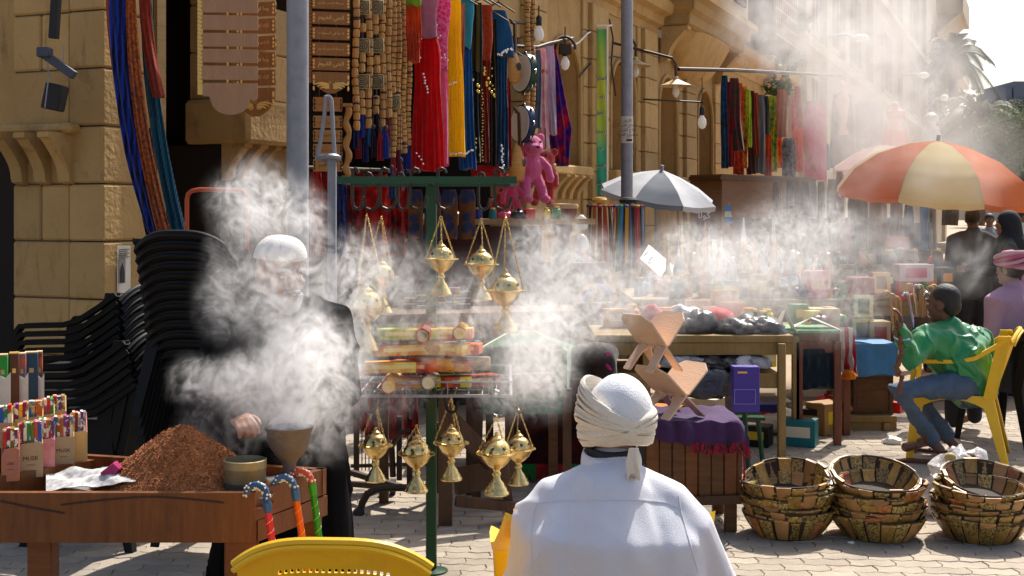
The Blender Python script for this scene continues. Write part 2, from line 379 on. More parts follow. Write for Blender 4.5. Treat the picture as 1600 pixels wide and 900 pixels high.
# rooms behind the openings, their shade put into near-black walls
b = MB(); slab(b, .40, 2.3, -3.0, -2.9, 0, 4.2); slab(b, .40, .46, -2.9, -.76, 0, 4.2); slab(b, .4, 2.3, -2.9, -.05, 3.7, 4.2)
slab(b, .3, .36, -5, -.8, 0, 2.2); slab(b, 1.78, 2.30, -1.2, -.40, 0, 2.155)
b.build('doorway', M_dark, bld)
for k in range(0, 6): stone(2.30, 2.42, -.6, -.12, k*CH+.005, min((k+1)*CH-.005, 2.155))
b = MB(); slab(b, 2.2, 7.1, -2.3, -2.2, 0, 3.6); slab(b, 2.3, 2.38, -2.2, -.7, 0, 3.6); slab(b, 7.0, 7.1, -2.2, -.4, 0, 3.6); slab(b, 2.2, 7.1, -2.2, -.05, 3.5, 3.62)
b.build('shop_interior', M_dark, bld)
b = MB(); slab(b, .47, 7.0, -.5, -.02, 3.62, 5.4); slab(b, .3, 7.0, -.5, -.06, 5.4, 7.2); slab(b, -.2, .3, -6, -.06, 5.4, 7.2); b.build('upper_wall', M_stone, bld)
# wall with arched niches
BAYS = [(8.36, 1.2), (10.78, 1.2), (13.14, 1.1), (15.57, 1.1)]; ZS, ZSP, ZT = 2.22, 3.2, 3.8
edges = [7.0, 9.57, 11.96, 14.36, 16.9]
wl = MB(); rv_ = MB()
def arch_pts(tc, wd):
    return [(tc-wd/2*cos(pi*i/14), ZSP+(ZT-ZSP)*sin(pi*i/14)**.9) for i in range(15)]
for (tc, wd), ta, tb in zip(BAYS, edges, edges[1:]):
    for d, mb in ((0, wl),):
        q = lambda t0, t1, z0, z1: mb.add([P(t0, d, z0), P(t1, d, z0), P(t1, d, z1), P(t0, d, z1)], [(0, 1, 2, 3)])
        q(ta, tb, 0, ZS); q(ta, tc-wd/2, ZS, 4.35); q(tc+wd/2, tb, ZS, 4.35)
        ap = arch_pts(tc, wd); n = len(ap)
        mb.add([P(t, d, z) for t, z in ap]+[P(tc-wd/2+wd*i/14, d, 4.35) for i in range(15)], [(i, i+1, n+i+1, n+i) for i in range(n-1)])
    pts = [(tc-wd/2, ZS)]+arch_pts(tc, wd)+[(tc+wd/2, ZS)]; n = len(pts)
    rv_ = MB(); rv_.add([P(t, 0, z) for t, z in pts]+[P(t, -.4, z) for t, z in pts], [(i, (i+1) % n, n+(i+1) % n, n+i) for i in range(n)]); rv_.build('reveal', M_stone, bld)
    b = MB(); slab(b, tc-wd/2-.1, tc+wd/2+.1, -.5, -.42, ZS-.1, ZT+.1); b.build('niche_core', M_mortar, bld)
    for k in range(5):
        z0, z1 = ZS+k*.33+.004, ZS+(k+1)*.33-.004; o = .3 if k % 2 else .62
        for a, c_ in ((tc-wd/2-.05, tc-wd/2+o), (tc-wd/2+o+.006, tc+wd/2+.05)): stone(a, c_, -.42, -.36, z0, z1, .008, M_stone2)
    stone(tc-wd/2-.12, tc+wd/2+.12, -.1, .16, ZS-.12, ZS, .02)
    for t in (tc-.42, tc-.14, tc+.14, tc+.42): bracket(t, .0, ZS-.12, .3, .12, NN)
    # archivolt: a proud moulded band
    am = MB(); L_ = [(tc-wd/2, ZS+.02)]+arch_pts(tc, wd)+[(tc+wd/2, ZS+.02)]
    am.tube([P(t, .015, z) for t, z in L_], .035, 6); am.build('arch_moulding', M_stone, bld)
wl.build('wall', M_stone2, bld)
for i, e in enumerate(edges[1:-1]):                # blocks of the pilasters between the niches
    a, c_ = BAYS[i][0]+BAYS[i][1]/2+.06, BAYS[i+1][0]-BAYS[i+1][1]/2-.06
    for k in range(12):
        z0, z1 = k*CH+.004, (k+1)*CH-.004
        stone(a, e-.36, -.1, .035, z0, z1); stone(e-.354, e+.30, -.1, .10, z0, z1); stone(e+.306, c_, -.1, .03, z0, z1)
for k in range(12):
    z0, z1 = k*CH+.004, (k+1)*CH-.004
    stone(7.0, 7.67, -.4, .06, z0, z1); stone(16.2, 16.9, -.1, .06, z0, z1)
# cornice and upper storey
def mould(t0, t1, d, prof, name, mat=M_stone):     # prof: (out, z) extruded along the street
    mb = MB(); n = len(prof)
    mb.add([P(t0, d+o, z) for o, z in prof]+[P(t1, d+o, z) for o, z in prof], [(i, (i+1) % n, n+(i+1) % n, n+i) for i in range(n)]+[tuple(range(n))[::-1], tuple(range(n, 2*n))])
    mb.build(name, mat, bld, 25)
CP = [(0, 4.35), (.06, 4.35), (.08, 4.47), (.16, 4.50), (.18, 4.62), (.30, 4.66), (.34, 4.80), (.30, 4.86), (0, 4.9)]
mould(7.0, 12.5, -.04, CP, 'cornice'); mould(16.6, 24, -.04, CP, 'cornice')
b = MB(); slab(b, 7, 24, -.5, -.03, 4.9, 11); slab(b, 16.9, 24, -.5, -.02, 0, 4.36); b.build('upper_wall', M_stone, bld)
# projecting bay
b = MB(); slab(b, 12.55, 16.5, -.1, .58, 4.92, 7.6); b.build('bay', M_pale, bld)
BPR = [(o, z) for o, z in ((.66, 4.92), (.62, 4.80), (.52, 4.74), (.50, 4.60), (.44, 4.56))]
b = MB()
rings = []
for o, z in ((.44, 4.5), (.50, 4.54), (.51, 4.68), (.60, 4.74), (.62, 4.86), (.72, 4.92), (.72, 5.02), (.56, 5.04)):
    e = o-.58; rings.append([P(12.5-e, -.05, z), P(12.5-e, o, z), P(16.55+e, o, z), P(16.55+e, -.05, z)])
vs_ = [p for r in rings for p in r]
b.add(vs_, [(i*4+k, i*4+k+1, i*4+k+5, i*4+k+4) for i in range(len(rings)-1) for k in range(3)]); b.add(rings[0], [(0, 1, 2, 3)]); b.build('bay_moulding', M_stone, bld, 20)
b = MB()                                            # the swelling corbel below the bay
def sw(u, v):
    a = pi*u; k = (1-v)**.55
    return P(14.5-1.8*cos(a)*(k*.9+.1), .02+.50*sin(a)**.7*k, 4.52-.75*v)
b.grid(sw, 17, 9); b.build('bay_corbel', M_stone2, bld)
for t in (12.7, 16.3): bracket(t, .06, 4.5, .55, .2, NN)
for i in range(3):
    b = MB(); t = 13.1+i*1.15; slab(b, t, t+.7, .55, .60, 5.35, 7.0); f = b.build('window', M_dark, bld)
    b = MB()
    for a, c_, e, f_ in ((t-.05, t+.75, 6.98, 7.06), (t-.05, t+.75, 5.28, 5.36), (t-.05, t, 5.36, 6.98), (t+.7, t+.75, 5.36, 6.98), (t+.33, t+.37, 5.36, 6.98)): slab(b, a, c_, .58, .63, e, f_)
    b.build('window_frame', M_brown, f)
# taller pale block farther up the street
ap = thing('apartment_building', 'tall pale plastered building half lost in smoke farther up the street', 'building', tuple(P(24, 0, 0)))
b = MB(); slab(b, 24, 75, -8, .15, 0, 22); b.build('wall', M_pale, ap)
for i, t in enumerate((24.3, 27.5, 31, 37.6, 48, 60, 74.2)):
    b = MB(); wd = .5+.012*t; slab(b, t, t+wd, .1, .34, 0, 22); b.build('pilaster', M_pale, ap)
for i, (t, wd) in enumerate(((25.5, 1.2), (29, 1.3), (33.5, 1.7), (42, 2.4), (53.5, 3.0), (66, 3.6))):
    for z in (2.9, 6.2, 9.6):
        b = MB(); slab(b, t, t+wd, .13, .17, z, z+2.1); f = b.build('window', pm('shutter', (.16, .15, .13), (.10, .095, .08), scale=6), ap)
        b = MB()
        for a, c_, e, h_ in ((t-.12, t+wd+.12, z+2.1, z+2.28), (t-.18, t+wd+.18, z-.14, z), (t-.1, t, z, z+2.1), (t+wd, t+wd+.1, z, z+2.1), (t+wd/2-.04, t+wd/2+.04, z, z+2.1)): slab(b, a, c_, .15, .26, e, h_)
        b.build('window_frame', M_pale, f)
for z in (5.6, 9.0):
    b = MB(); slab(b, 24, 75, .15, .45, z, z+.22); slab(b, 24, 75, .15, .36, z+.22, z+.34); b.build('string_course', M_pale, ap)
for z in (5.0, 9.0, 12.6):
    b = MB(); slab(b, 67, 74, .3, 1.7, z, z+.25); slab(b, 67, 74, 1.6, 1.7, z+.25, z+1.25); slab(b, 67, 67.1, .3, 1.7, z+.25, z+1.25); slab(b, 73.9, 74, .3, 1.7, z+.25, z+1.25)
    f = b.build('balcony', M_pale, ap)
    b = MB(); b.prism([(0, 0), (1.2, 0), (0, -1)], 6, Matrix.Translation(P(67.5, .3, z)) @ Matrix((NN, V((0, 0, 1)), U)).transposed().to_4x4()); b.build('balcony_bracket', M_pale, f)
# wooden lattice bay with a climbing plant
lb = MB(); slab(lb, 18.0, 20.4, 0, .75, 4.95, 7.2); f = lb.build('lattice_bay', M_brown, bld)
b = MB()
for i in range(11): slab(b, 18.05+i*.23, 18.09+i*.23, .76, .79, 5.0, 7.15)
for i in range(9): slab(b, 18.0, 20.4, .775, .80, 5.05+i*.25, 5.08+i*.25)
b.build('lattice', M_raw, f, kind='stuff')
# far buildings across the end of the street
fb = thing('far_building', 'dark blue grey block with rooftop rooms beyond the trees', 'building', at(1600, 335, 190))
def fbox(mb, x0, x1, y0, y1, Z, dz=12): a = at(x0, y1, Z); c_ = at(x1, y0, Z); mb.obox(a, (c_.x-a.x, 0, 0), (0, dz, 0), (0, 0, c_.z-a.z))
M_far = pm('far_wall', (.13, .16, .21), (.09, .115, .16), scale=.3); M_far2 = pm('far_pale_wall', (.38, .33, .27), (.3, .26, .21), scale=.3)
b = MB(); fbox(b, 1568, 1720, 154, 345, 190); fbox(b, 1584, 1640, 127, 154.2, 190.5); fbox(b, 1571, 1581, 138, 154.2, 190.6); b.build('wall', M_far, fb)
for x in (1574, 1586, 1597, 1610):
    for y in (160, 172):
        b = MB(); fbox(b, x, x+6, y, y+7, 189.8, .15); b.build('window', M_dark, fb)
f2 = thing('far_building', 'low beige building with a dark railing in front of the dark block', 'building', at(1600, 335, 150))
b = MB(); fbox(b, 1566, 1720, 168, 185, 150); b.build('wall', M_far2, f2)
b = MB(); fbox(b, 1562, 1720, 190, 345, 148, 14); b.build('lower_wall', M_far2, f2)
b = MB(); fbox(b, 1566, 1720, 184, 190, 147, .3); b.build('railing', M_iron, f2)
# ---------------------------------------------------------------- trees
M_leaf = pm('leaves', (.055, .085, .028), (.028, .045, .016), scale=3, rough=.7, rv=.25, isl=True, trans=.25)
M_leaf2 = pm('bright_leaves', (.12, .17, .03), (.06, .10, .02), scale=3, rough=.7, rv=.25, isl=True, trans=.35)
M_palm = pm('palm_leaf', (.075, .095, .04), (.045, .06, .025), scale=3, rough=.7, rv=.25, isl=True, trans=.2)
M_bark = pm('bark', (.16, .11, .07), (.09, .06, .04), scale=8, rough=.95, bump=1, bscale=12)
def leaf_tree(name, label, base, h, blobs, n, size, mat, cat='tree', seed=0, trunk=.18):
    r = random.Random(seed); t = thing(name, label, cat, base); base = V(base)
    tb = MB(); tb.tube([base+V((0, 0, z*h*.75))+V((.12*sin(z*5), .1*cos(z*4), 0))*h*.05 for z in (0, .25, .5, .75, 1)], [trunk*h*.12*(1-.7*z) for z in (0, .25, .5, .75, 1)], 8)
    for c_, rr in blobs: tb.tube([base+V((0, 0, h*.4)), base+V((c_[0]*.5, c_[1]*.5, h*.3+c_[2]*.4)), base+V(c_)], [trunk*h*.05, trunk*h*.035, .01*h*.3], 6)
    tb.build('trunk', M_bark, t)
    lb_ = MB()
    for i in range(n):
        c_, rr = blobs[r.randrange(len(blobs))]; d = V((r.gauss(0, 1), r.gauss(0, 1), r.gauss(0, 1))).normalized()
        p = base+V(c_)+V((d.x*rr, d.y*rr, d.z*rr*.8))*(r.random()**.35)*(1+.35*noise.noise(d*2.5+V(c_)))
        a = V((r.gauss(0, 1), r.gauss(0, 1), r.gauss(0, 1))).normalized(); b_ = a.orthogonal().normalized(); s_ = size*r.uniform(.6, 1.3)
        lb_.add([p-a*s_, p+b_*s_*.5+V((0, 0, s_*.12)), p+a*s_, p-b_*s_*.5+V((0, 0, s_*.12))], [(0, 1, 2, 3)])
    lb_.build('crown', mat, t, 0); return t
def palm(name, label, base, h, n, fl, seed=0):
    r = random.Random(seed); t = thing(name, label, 'tree', base); base = V(base)
    tb = MB(); pts = [base+V((.15*sin(z*3), 0, z*h)) for z in [i/14 for i in range(15)]]
    tb.tube(pts, [.30-.10*i/14+(.03 if i % 2 else 0) for i in range(15)], 9); tb.build('trunk', M_bark, t); top = pts[-1]
    for i in range(n):
        az = 2*pi*i/n+r.uniform(-.25, .25); el = r.uniform(-.15, 1.35); L_ = fl*r.uniform(.8, 1.1); d = V((cos(az), sin(az), 0)); q = V((-sin(az), cos(az), 0))
        mb = MB(); sp = []
        for k in range(13):
            s_ = k/12; sp.append(top+d*L_*s_*cos(el)*(1-.12*s_)+V((0, 0, L_*(s_*sin(el)-(.55+.3*cos(el))*s_*s_))))
        mb.tube(sp, [.045*(1-.85*k/12) for k in range(13)], 4)
        for k in range(1, 37):
            s_ = k/37*12; i0 = int(s_); p = sp[i0].lerp(sp[min(i0+1, 12)], s_-i0); tn = (sp[min(i0+1, 12)]-sp[i0]).normalized()
            ll = fl*.20*sin(pi*(.12+.86*k/37))**.6
            for sg in (-1, 1):
                e = p+(q*sg*.75+tn*.65-V((0, 0, .35))).normalized()*ll*r.uniform(.8, 1.1); wv = tn*.045*fl/2.5
                mb.add([p-wv, p+wv, e], [(0, 1, 2)])
        mb.build('frond', M_palm, t, 0)
    return t
palm('palm_tree', 'tall date palm standing above the other trees beside the pale building', at(1487, 352, 62), 8.2, 26, 3.2, 3)
palm('palm_tree', 'drooping date palm behind the orange and yellow parasol', at(1528, 352, 58), 4.9, 24, 3.2, 5)
leaf_tree('street_tree', 'dark round tree below the palms beside the pale building', at(1475, 352, 66), 5.6, [((0, 0, 5.6), 2.2), ((2, 0, 4.6), 2.1), ((-1.0, 0, 3.4), 1.8), ((3.6, 0, 3.4), 1.8), ((1.5, 0, 2.4), 1.8)], 5200, .18, M_leaf, seed=1)
leaf_tree('street_tree', 'dark tree at the photo edge below the low beige building', at(1590, 352, 64), 5.0, [((0, 0, 5.2), 1.5), ((1.8, 0, 4.6), 1.6), ((-1.2, 0, 3.8), 1.5), ((.6, 0, 3.0), 1.7)], 4200, .16, M_leaf, seed=2)
leaf_tree('shrub', 'bright green shrub catching the sun behind the parasol', at(1572, 345, 55), 3.0, [((0, 0, 4.3), .9), ((1.0, 0, 3.9), .9), ((-.8, 0, 3.6), .8), ((.2, 0, 2.7), 1.1)], 2200, .12, M_leaf2, 'shrub', 3)
leaf_tree('climbing_plant', 'pale green climbing plant hanging beside the lattice bay', P(20.9, .5, 3.9), 2.8, [((0, 0, 2.6), .45), ((.1, 0, 1.8), .4), ((0, 0, 1.0), .35), ((-.15, 0, .4), .3)], 900, .08, M_leaf2, 'plant', 4, .06)
# ---------------------------------------------------------------- poles, signs, lamps
def pole(label, px, Z, r, h):
    t = thing('metal_pole', label, 'pole', at(px, HY+FP*H/Z, Z)); c_ = t.location
    b = MB(); b.tube([c_, c_+V((0, 0, h))], r, 20); b.build('shaft', M_steel, t)
    b = MB(); b.tube([c_+V((0, 0, .001)), c_+V((0, 0, .25))], r*1.5, 16); b.box(c_+V((0, 0, .012)), (r*5, r*5, .02)); b.build('base', M_steel, t); return t
pl1 = pole('thick grey metal pole rising between the wooden plaques', 465, 7.5, .064, 6)
pl2 = pole('grey metal pole with a paper notice, in front of the arched niches', 979.5, 13.3, .062, 8)
b = MB(); b.tube([pl2.location+V((0, 0, z)) for z in (2.24, 2.28)], .066, 20); b.build('collar', M_steel, pl2)
n_ = thing('paper_notice', 'white paper notice with Arabic writing pasted round the grey pole', 'notice', at(979, 225, 13.2))
zc = lambda y: H-(y-HY)/FP*13.3
b = MB(); b.grid(lambda u, v: V((pl2.location.x+.066*sin((u-.5)*2.6), 13.3-.066*cos((u-.5)*2.6), zc(224)+v*(zc(182)-zc(224)))), 13, 2); b.build('sheet', M_paper, n_)
b = MB()
for i, s_ in enumerate(NOTE): b.text(s_, .042, fr((pl2.location.x, 13.3-.0685, zc(191+i*7.2)), (1, 0, 0), (0, 0, 1)))
b.box((pl2.location.x+.018, 13.3-.067, zc(219.5)), (.06, .004, .02)); b.build('lettering', M_ink, n_, 0)
# green banner
bn = thing('vertical_banner', 'narrow green and yellow vertical banner with Arabic words between two niches', 'banner', P(tq(938, .14), .14, 1.8))
Mb = bpy.data.materials.new('banner_cloth'); Mb.use_nodes = True; t_ = Mb.node_tree
g_ = t_.nodes.new('ShaderNodeTexCoord'); sp_ = t_.nodes.new('ShaderNodeSeparateXYZ'); rp_ = t_.nodes.new('ShaderNodeValToRGB'); mm_ = t_.nodes.new('ShaderNodeMapRange')
t_.links.new(g_.outputs['Object'], sp_.inputs[0]); t_.links.new(sp_.outputs[2], mm_.inputs[0]); mm_.inputs[1].default_value = 0; mm_.inputs[2].default_value = 2.3
t_.links.new(mm_.outputs[0], rp_.inputs[0]); t_.links.new(rp_.outputs[0], t_.nodes['Principled BSDF'].inputs['Base Color'])
e = rp_.color_ramp.elements
for p_, c_ in ((.0, (.01, .30, .20)), (.25, (.02, .36, .16)), (.36, (.33, .48, .03)), (.62, (.50, .52, .03)), (.82, (.28, .45, .04)), (.93, (.08, .36, .05)), (.965, (.30, .36, .33)), (1, (.34, .38, .36))):
    k_ = e.new(p_); k_.color = (*c_, 1)
tb_ = tq(938, .14); Zb = P(tb_, .14, 0).y; zb = lambda y: H-(y-HY)/FP*Zb
bn.location = P(tb_, .14, zb(306)); bn.matrix_basis = Matrix.Translation(bn.location)
wb = .155
b = MB(); bx_ = lambda u, v: P(tb_, .14, 0)+V((1, 0, 0))*((u-.5)*wb)+V((0, .012*sin(u*7+v*9), zb(306)+v*(zb(45)-zb(306))))
b.grid(bx_, 7, 24); b.build('cloth', Mb, bn)
b = MB()
for s_ in (-1, 1): b.tube([P(tb_, .135, zb(308))+V((s_*(wb/2+.018), 0, 0)), P(tb_, .135, zb(40))+V((s_*(wb/2+.018), 0, 0))], .012, 6)
b.tube([P(tb_, .135, zb(40))-V((.16, 0, 0)), P(tb_, .135, zb(40))+V((.16, 0, 0))], .012, 6); b.build('frame', M_white, bn)
b = MB(); b2 = MB()
for i, (s_, y) in enumerate(zip(BW, (122, 150, 176, 205, 231, 258, 285))):
    b.text(s_, .075 if i < 4 else .06, fr(P(tb_, .14, zb(y+3))+V((0, -.03, 0)), (1, 0, 0), (0, 0, 1)))
    b2.text(s_, .075 if i < 4 else .06, fr(P(tb_, .14, zb(y+3))+V((.006, -.022, -.005)), (1, 0, 0), (0, 0, 1)))
b.build('lettering', M_ink, bn, 0, kind='stuff'); b2.build('lettering_outline', M_white, bn, 0, kind='stuff')
M_enamel = pm('enamel_shade', (.55, .40, .22), (.42, .28, .13), scale=10, rough=.5)
M_bulb = pm('bulb_glass', (.85, .83, .78), rough=.12, spec=.8, trans=.4)
def cone_lamp(label, px, py, t, zarm, pxs, d):
    Z = t; c_ = at(px, py, Z); tt = thing('cone_lamp', label, 'lamp', c_)
    b = MB(); b.lathe([(.02, .13), (.03, .12), (.04, .085), (.225, 0), (.222, -.006), (.03, .075)], 24, Matrix.Translation(c_)); b.build('shade', M_enamel, tt)
    b = MB(); b.lathe([(.012, .06), (.025, .02), (.045, -.05), (.05, -.10), (.03, -.15), (.005, -.165)], 12, Matrix.Translation(c_)); b.build('bulb', M_bulb, tt)
    b = MB(); b.tube([c_+V((0, 0, .12)), c_+V((0, 0, .30)), c_+V((-.05, 0, .38)), at(*pxs, Z+d)], .018, 6); b.build('arm', M_iron, tt)
cone_lamp('conical enamel lamp on a long arm in front of the third niche', 1056, 134, 17.5, 0, (880, 47), .2)
cone_lamp('conical enamel lamp half hidden behind the grey pole', 993, 103, 18.2, 0, (975, 60), .4)
def bulb_lamp(label, px, py, Z, up=.3, s_=1, hood=False):
    c_ = at(px, py, Z); t = thing('hanging_bulb', label, 'light bulb', c_)
    b = MB(); b.lathe([(.002, -.075), (.03, -.06), (.045, -.02), (.038, .02), (.02, .05), (.018, .07)], 14, Matrix.Translation(c_) @ Matrix.Scale(s_, 4)); b.build('bulb', M_bulb, t)
    b = MB(); b.lathe([(.02, .06), (.024, .065), (.024, .13), (.01, .15)], 12, Matrix.Translation(c_) @ Matrix.Scale(s_, 4)); b.build('socket', M_ink, t)
    b = MB(); b.tube([c_+V((0, 0, .14*s_)), c_+V((0, 0, up))], .006, 5); b.build('cord', M_ink, t)
    if hood:
        b = MB(); b.bbox(c_+V((0, 0, .13)), (.12, .1, .1)); b.tube([c_+V((-.1+.1*(1-cos(a))*1, 0, .13+.12*sin(a))) for a in [pi*i/10 for i in range(11)]], .014, 6); b.build('lantern_housing', M_iron, t)
bulb_lamp('round light bulb hanging above the pale scarves', 842, 52, 11.6, .25, 1.1)
bulb_lamp('light bulb under a metal lantern box by the purple scarf', 883, 98, 12.4, .35, 1.0, True)
bulb_lamp('clear bulb hanging in front of the rightmost niche', 1097, 190, 17.5, .6, 1.4)
def rail(label, pts, r=.016, name='hanging_rail', cat='rail', mat=None):
    b = MB(); b.tube(pts, r, 7); o = b.build(name, mat or M_iron); tag(o, label, cat); return o
rail('dark rod jutting from the wall above the tambourines', [at(800, 35, 11.2), at(843, 36, 11.8)])
rail('bent iron bar carrying the pale scarves and purple scarf', [at(795, 72, 11.6), at(840, 74, 11.9), at(858, 68, 12.1), at(895, 60, 12.6)])
rail('thin dark rod below the cone lamp between niches', [at(1005, 155, 18.4), at(1100, 160, 18.6)], .014)
rail('long iron bar above the colourful scarves up the street', [at(1060, 108, 18.2), at(1150, 110, 19.5), at(1315, 118, 27)], .03)
for lab, x0, y0, x1, y1, Z in (('white street lamp head high in the smoke', 1290, 60, 1355, 60, 30), ('pale street lamp arm lowest, beside the dark tree', 1448, 168, 1480, 150, 38), ('pale street lamp arm between the other two', 1405, 122, 1450, 117, 40)):
    t = thing('street_lamp', lab, 'street lamp', at(x0, y0, Z)); a, c_ = at(x0, y0, Z), at(x1, y1, Z)
    b = MB(); b.tube([a+(c_-a)*k*.8+V((0, 0, .1*sin(k*pi))) for k in (0, .3, .6, 1)], .035, 6); b.build('arm', M_steel, t)
    b = MB(); b.ball(a.lerp(c_, .85), (abs(c_.x-a.x)*.2, .14, .10)); b.build('lamp_head', M_white, t)
# things fixed to the corner pier
ws = thing('wall_horn', 'dark hanging floodlight box and jointed bracket on the corner pier', 'floodlight', at(88, 160, 7.8))
b = MB(); b.bbox(at(86, 152, 7.78), (.11, .12, .16), rot('Y', 12)); b.build('housing', M_ink, ws)
b = MB(); b.beam(at(68, 84, 7.72), at(116, 118, 7.72), .06, .05); b.bbox(at(70, 82, 7.7), (.08, .08, .06)); b.build('bracket', pm('blue_grey_metal', (.05, .06, .09), rough=.5), ws)
b = MB(); b.beam(at(84, 60, 7.78), at(88, -5, 7.78), .05, .05); b.build('conduit', M_ink, ws)
b = MB(); b.tube([at(74, 92, 7.7), at(76, 120, 7.66), at(70, 168, 7.66)], .004, 5); b.tube([at(100, 70, 7.7), at(99, 95, 7.7)], .004, 5); b.build('cable', M_steel, ws)
po = thing('paper_poster', 'white paper notice with a dark robed portrait pasted on the corner pier', 'poster', P(.14, .012, 1.1))
b = MB(); ta, tb2 = tq(183, .012), tq(204, .012); zf = lambda y: H-(y-HY)/FP*8.15
b.add([P(ta, .012, zf(456)), P(tb2, .012, zf(459)), P(tb2, .012, zf(384)), P(ta, .012, zf(383))], [(0, 1, 2, 3)]); b.build('sheet', M_paper, po)
b = MB(); b.add([P(ta+.012, .016, zf(442)), P(ta+.075, .016, zf(442)), P(ta+.075, .016, zf(404)), P(ta+.012, .016, zf(404))], [(0, 1, 2, 3)]); b.build('portrait_ground', pm('grey_print', (.22, .2, .18)), po)
b = MB(); b.prism([(-.018, 0), (.018, 0), (.02, .06), (.009, .1), (0, .125), (-.009, .1), (-.02, .06)], .003, fr(P(ta+.043, .017, zf(441)), U, (0, 0, 1))); b.build('portrait', M_ink, po)
b = MB()
for i in range(5): slab(b, ta+.015, tb2-.015-.02*(i % 2), .014, .017, zf(390+i*3), zf(389+i*3))
b.build('lettering', M_ink, po)

for lab, pts in (('slack black cable looping across the wall above the second niche', [(905, 120), (925, 96), (960, 88), (1000, 96), (1030, 90)]), ('thin cable running down beside the green banner', [(952, 30), (958, 60), (955, 100), (962, 150)]), ('pale cable looping by the lantern bulb', [(893, 72), (905, 66), (918, 52), (930, 47)]), ('cable hanging in a curve below the swelling corbel', [(1048, 66), (1060, 60), (1066, 50), (1060, 44)])):
    b = MB(); P_ = [P(tq(x, .06), .06, 0)+V((0, 0, H-(y-HY)/FP*P(tq(x, .06), .06, 0).y)) for x, y in pts]; Q_ = []
    for i in range(len(P_)-1):
        for j in range(4): Q_.append(P_[i].lerp(P_[i+1], j/4))
    b.tube(Q_+[P_[-1]], .012, 5); tag(b.build('wall_cable', M_white if 'pale' in lab else M_ink), lab, 'cable')
# ---------------------------------------------------------------- hanging goods at the shopfront
X = V((1, 0, 0))
def ppm(Z): return FP/Z
b = MB(); slab(b, .47, .55, -.12, .03, 0, 3.3); slab(b, .552, .60, -.10, .0, 0, 3.3); b.build('door_frame', wood('yellow_wood', (.26, .15, .03), (.17, .09, .02)), bld)
def hung(name, label, cat, mat, x0, y0, x1, y1, Z, hw, group=None, folds=5, amp=.012, dep=.03, prof=None, dirv=(1, .1, 0), seed=0, n=26, m=14, parts=None):
    """a cloth hanging from pixel x0,y0 down to x1,y1 at distance Z; hw half width in pixels"""
    top = at(x0, y0, Z); bot = at(x1, y1, Z); L_ = top.z-bot.z; k = Z/FP
    t = thing(name, label, cat, top, 0, group)
    b = MB(); b.hang(top, L_, [(s_, w_*k) for s_, w_ in (prof or [(0, hw*.75), (.15, hw), (1, hw)])], dirv, dep, folds, amp, n, m, seed*1.7, (bot.x-top.x, 0, 0), seed)
    b.build('cloth', mat, t); return t, top, L_, k
rail('dark rod over the doorway that the scarves hang from', [at(150, -42, 7.45), at(300, -48, 7.6)], .015)
SG = 'long scarves hanging beside the doorway'
M_sblue = cloth('blue_scarf', '1c38a0', '070c30', scale=9, kind='wave', contrast=.4, trans=.15)
M_sor = cloth('orange_scarf', 'd0661a', '7a3a10', scale=50, kind='voro', contrast=.3, trans=.2, bump=.9, bscale=120)
M_steal = cloth('teal_scarf', '12708c', '0a3040', scale=45, kind='stripe', contrast=.3, trans=.2, bump=.6, bscale=150)
M_scopper = cloth('copper_scarf', 'b04a1e', '7a2c12', scale=30, trans=.2, bump=.9, bscale=160)
M_sgrey = cloth('grey_scarf', '2a2b30', '101014', scale=30, kind='stripe', trans=.15)
hung('scarf', 'copper brown fringed scarf at the outer edge of the scarves by the corner pier', 'scarf', M_scopper, 176, -40, 222, 255, 7.42, 12, SG, seed=1)
hung('scarf', 'dark blue patterned scarf, widest of those by the corner pier', 'scarf', M_sblue, 184, -40, 244, 362, 7.36, 20, SG, 6, .016, .04, [(0, 11), (.2, 15), (.7, 17), (1, 13)], seed=2)
hung('scarf', 'grey checked scarf end below the dark blue scarf', 'scarf', M_sgrey, 225, 200, 244, 374, 7.40, 14, SG, seed=3)
hung('scarf', 'orange brown chunky knit scarf between the blue scarf and the teal scarf', 'scarf', M_sor, 204, -40, 260, 378, 7.32, 14, SG, 6, .014, .03, [(0, 7), (.3, 9), (1, 11)], seed=4)
hung('scarf', 'bright orange short scarf beside the teal scarf', 'scarf', cloth('vermilion_scarf', 'b8380e', '7c2208', scale=40, trans=.2, bump=.9, bscale=140), 225, -40, 248, 150, 7.40, 9, SG, seed=5)
hung('scarf', 'teal woven scarf nearest the dark doorway', 'scarf', M_steal, 228, -40, 283, 376, 7.50, 12, SG, 5, .014, .04, [(0, 8), (.4, 11), (1, 12)], seed=6)
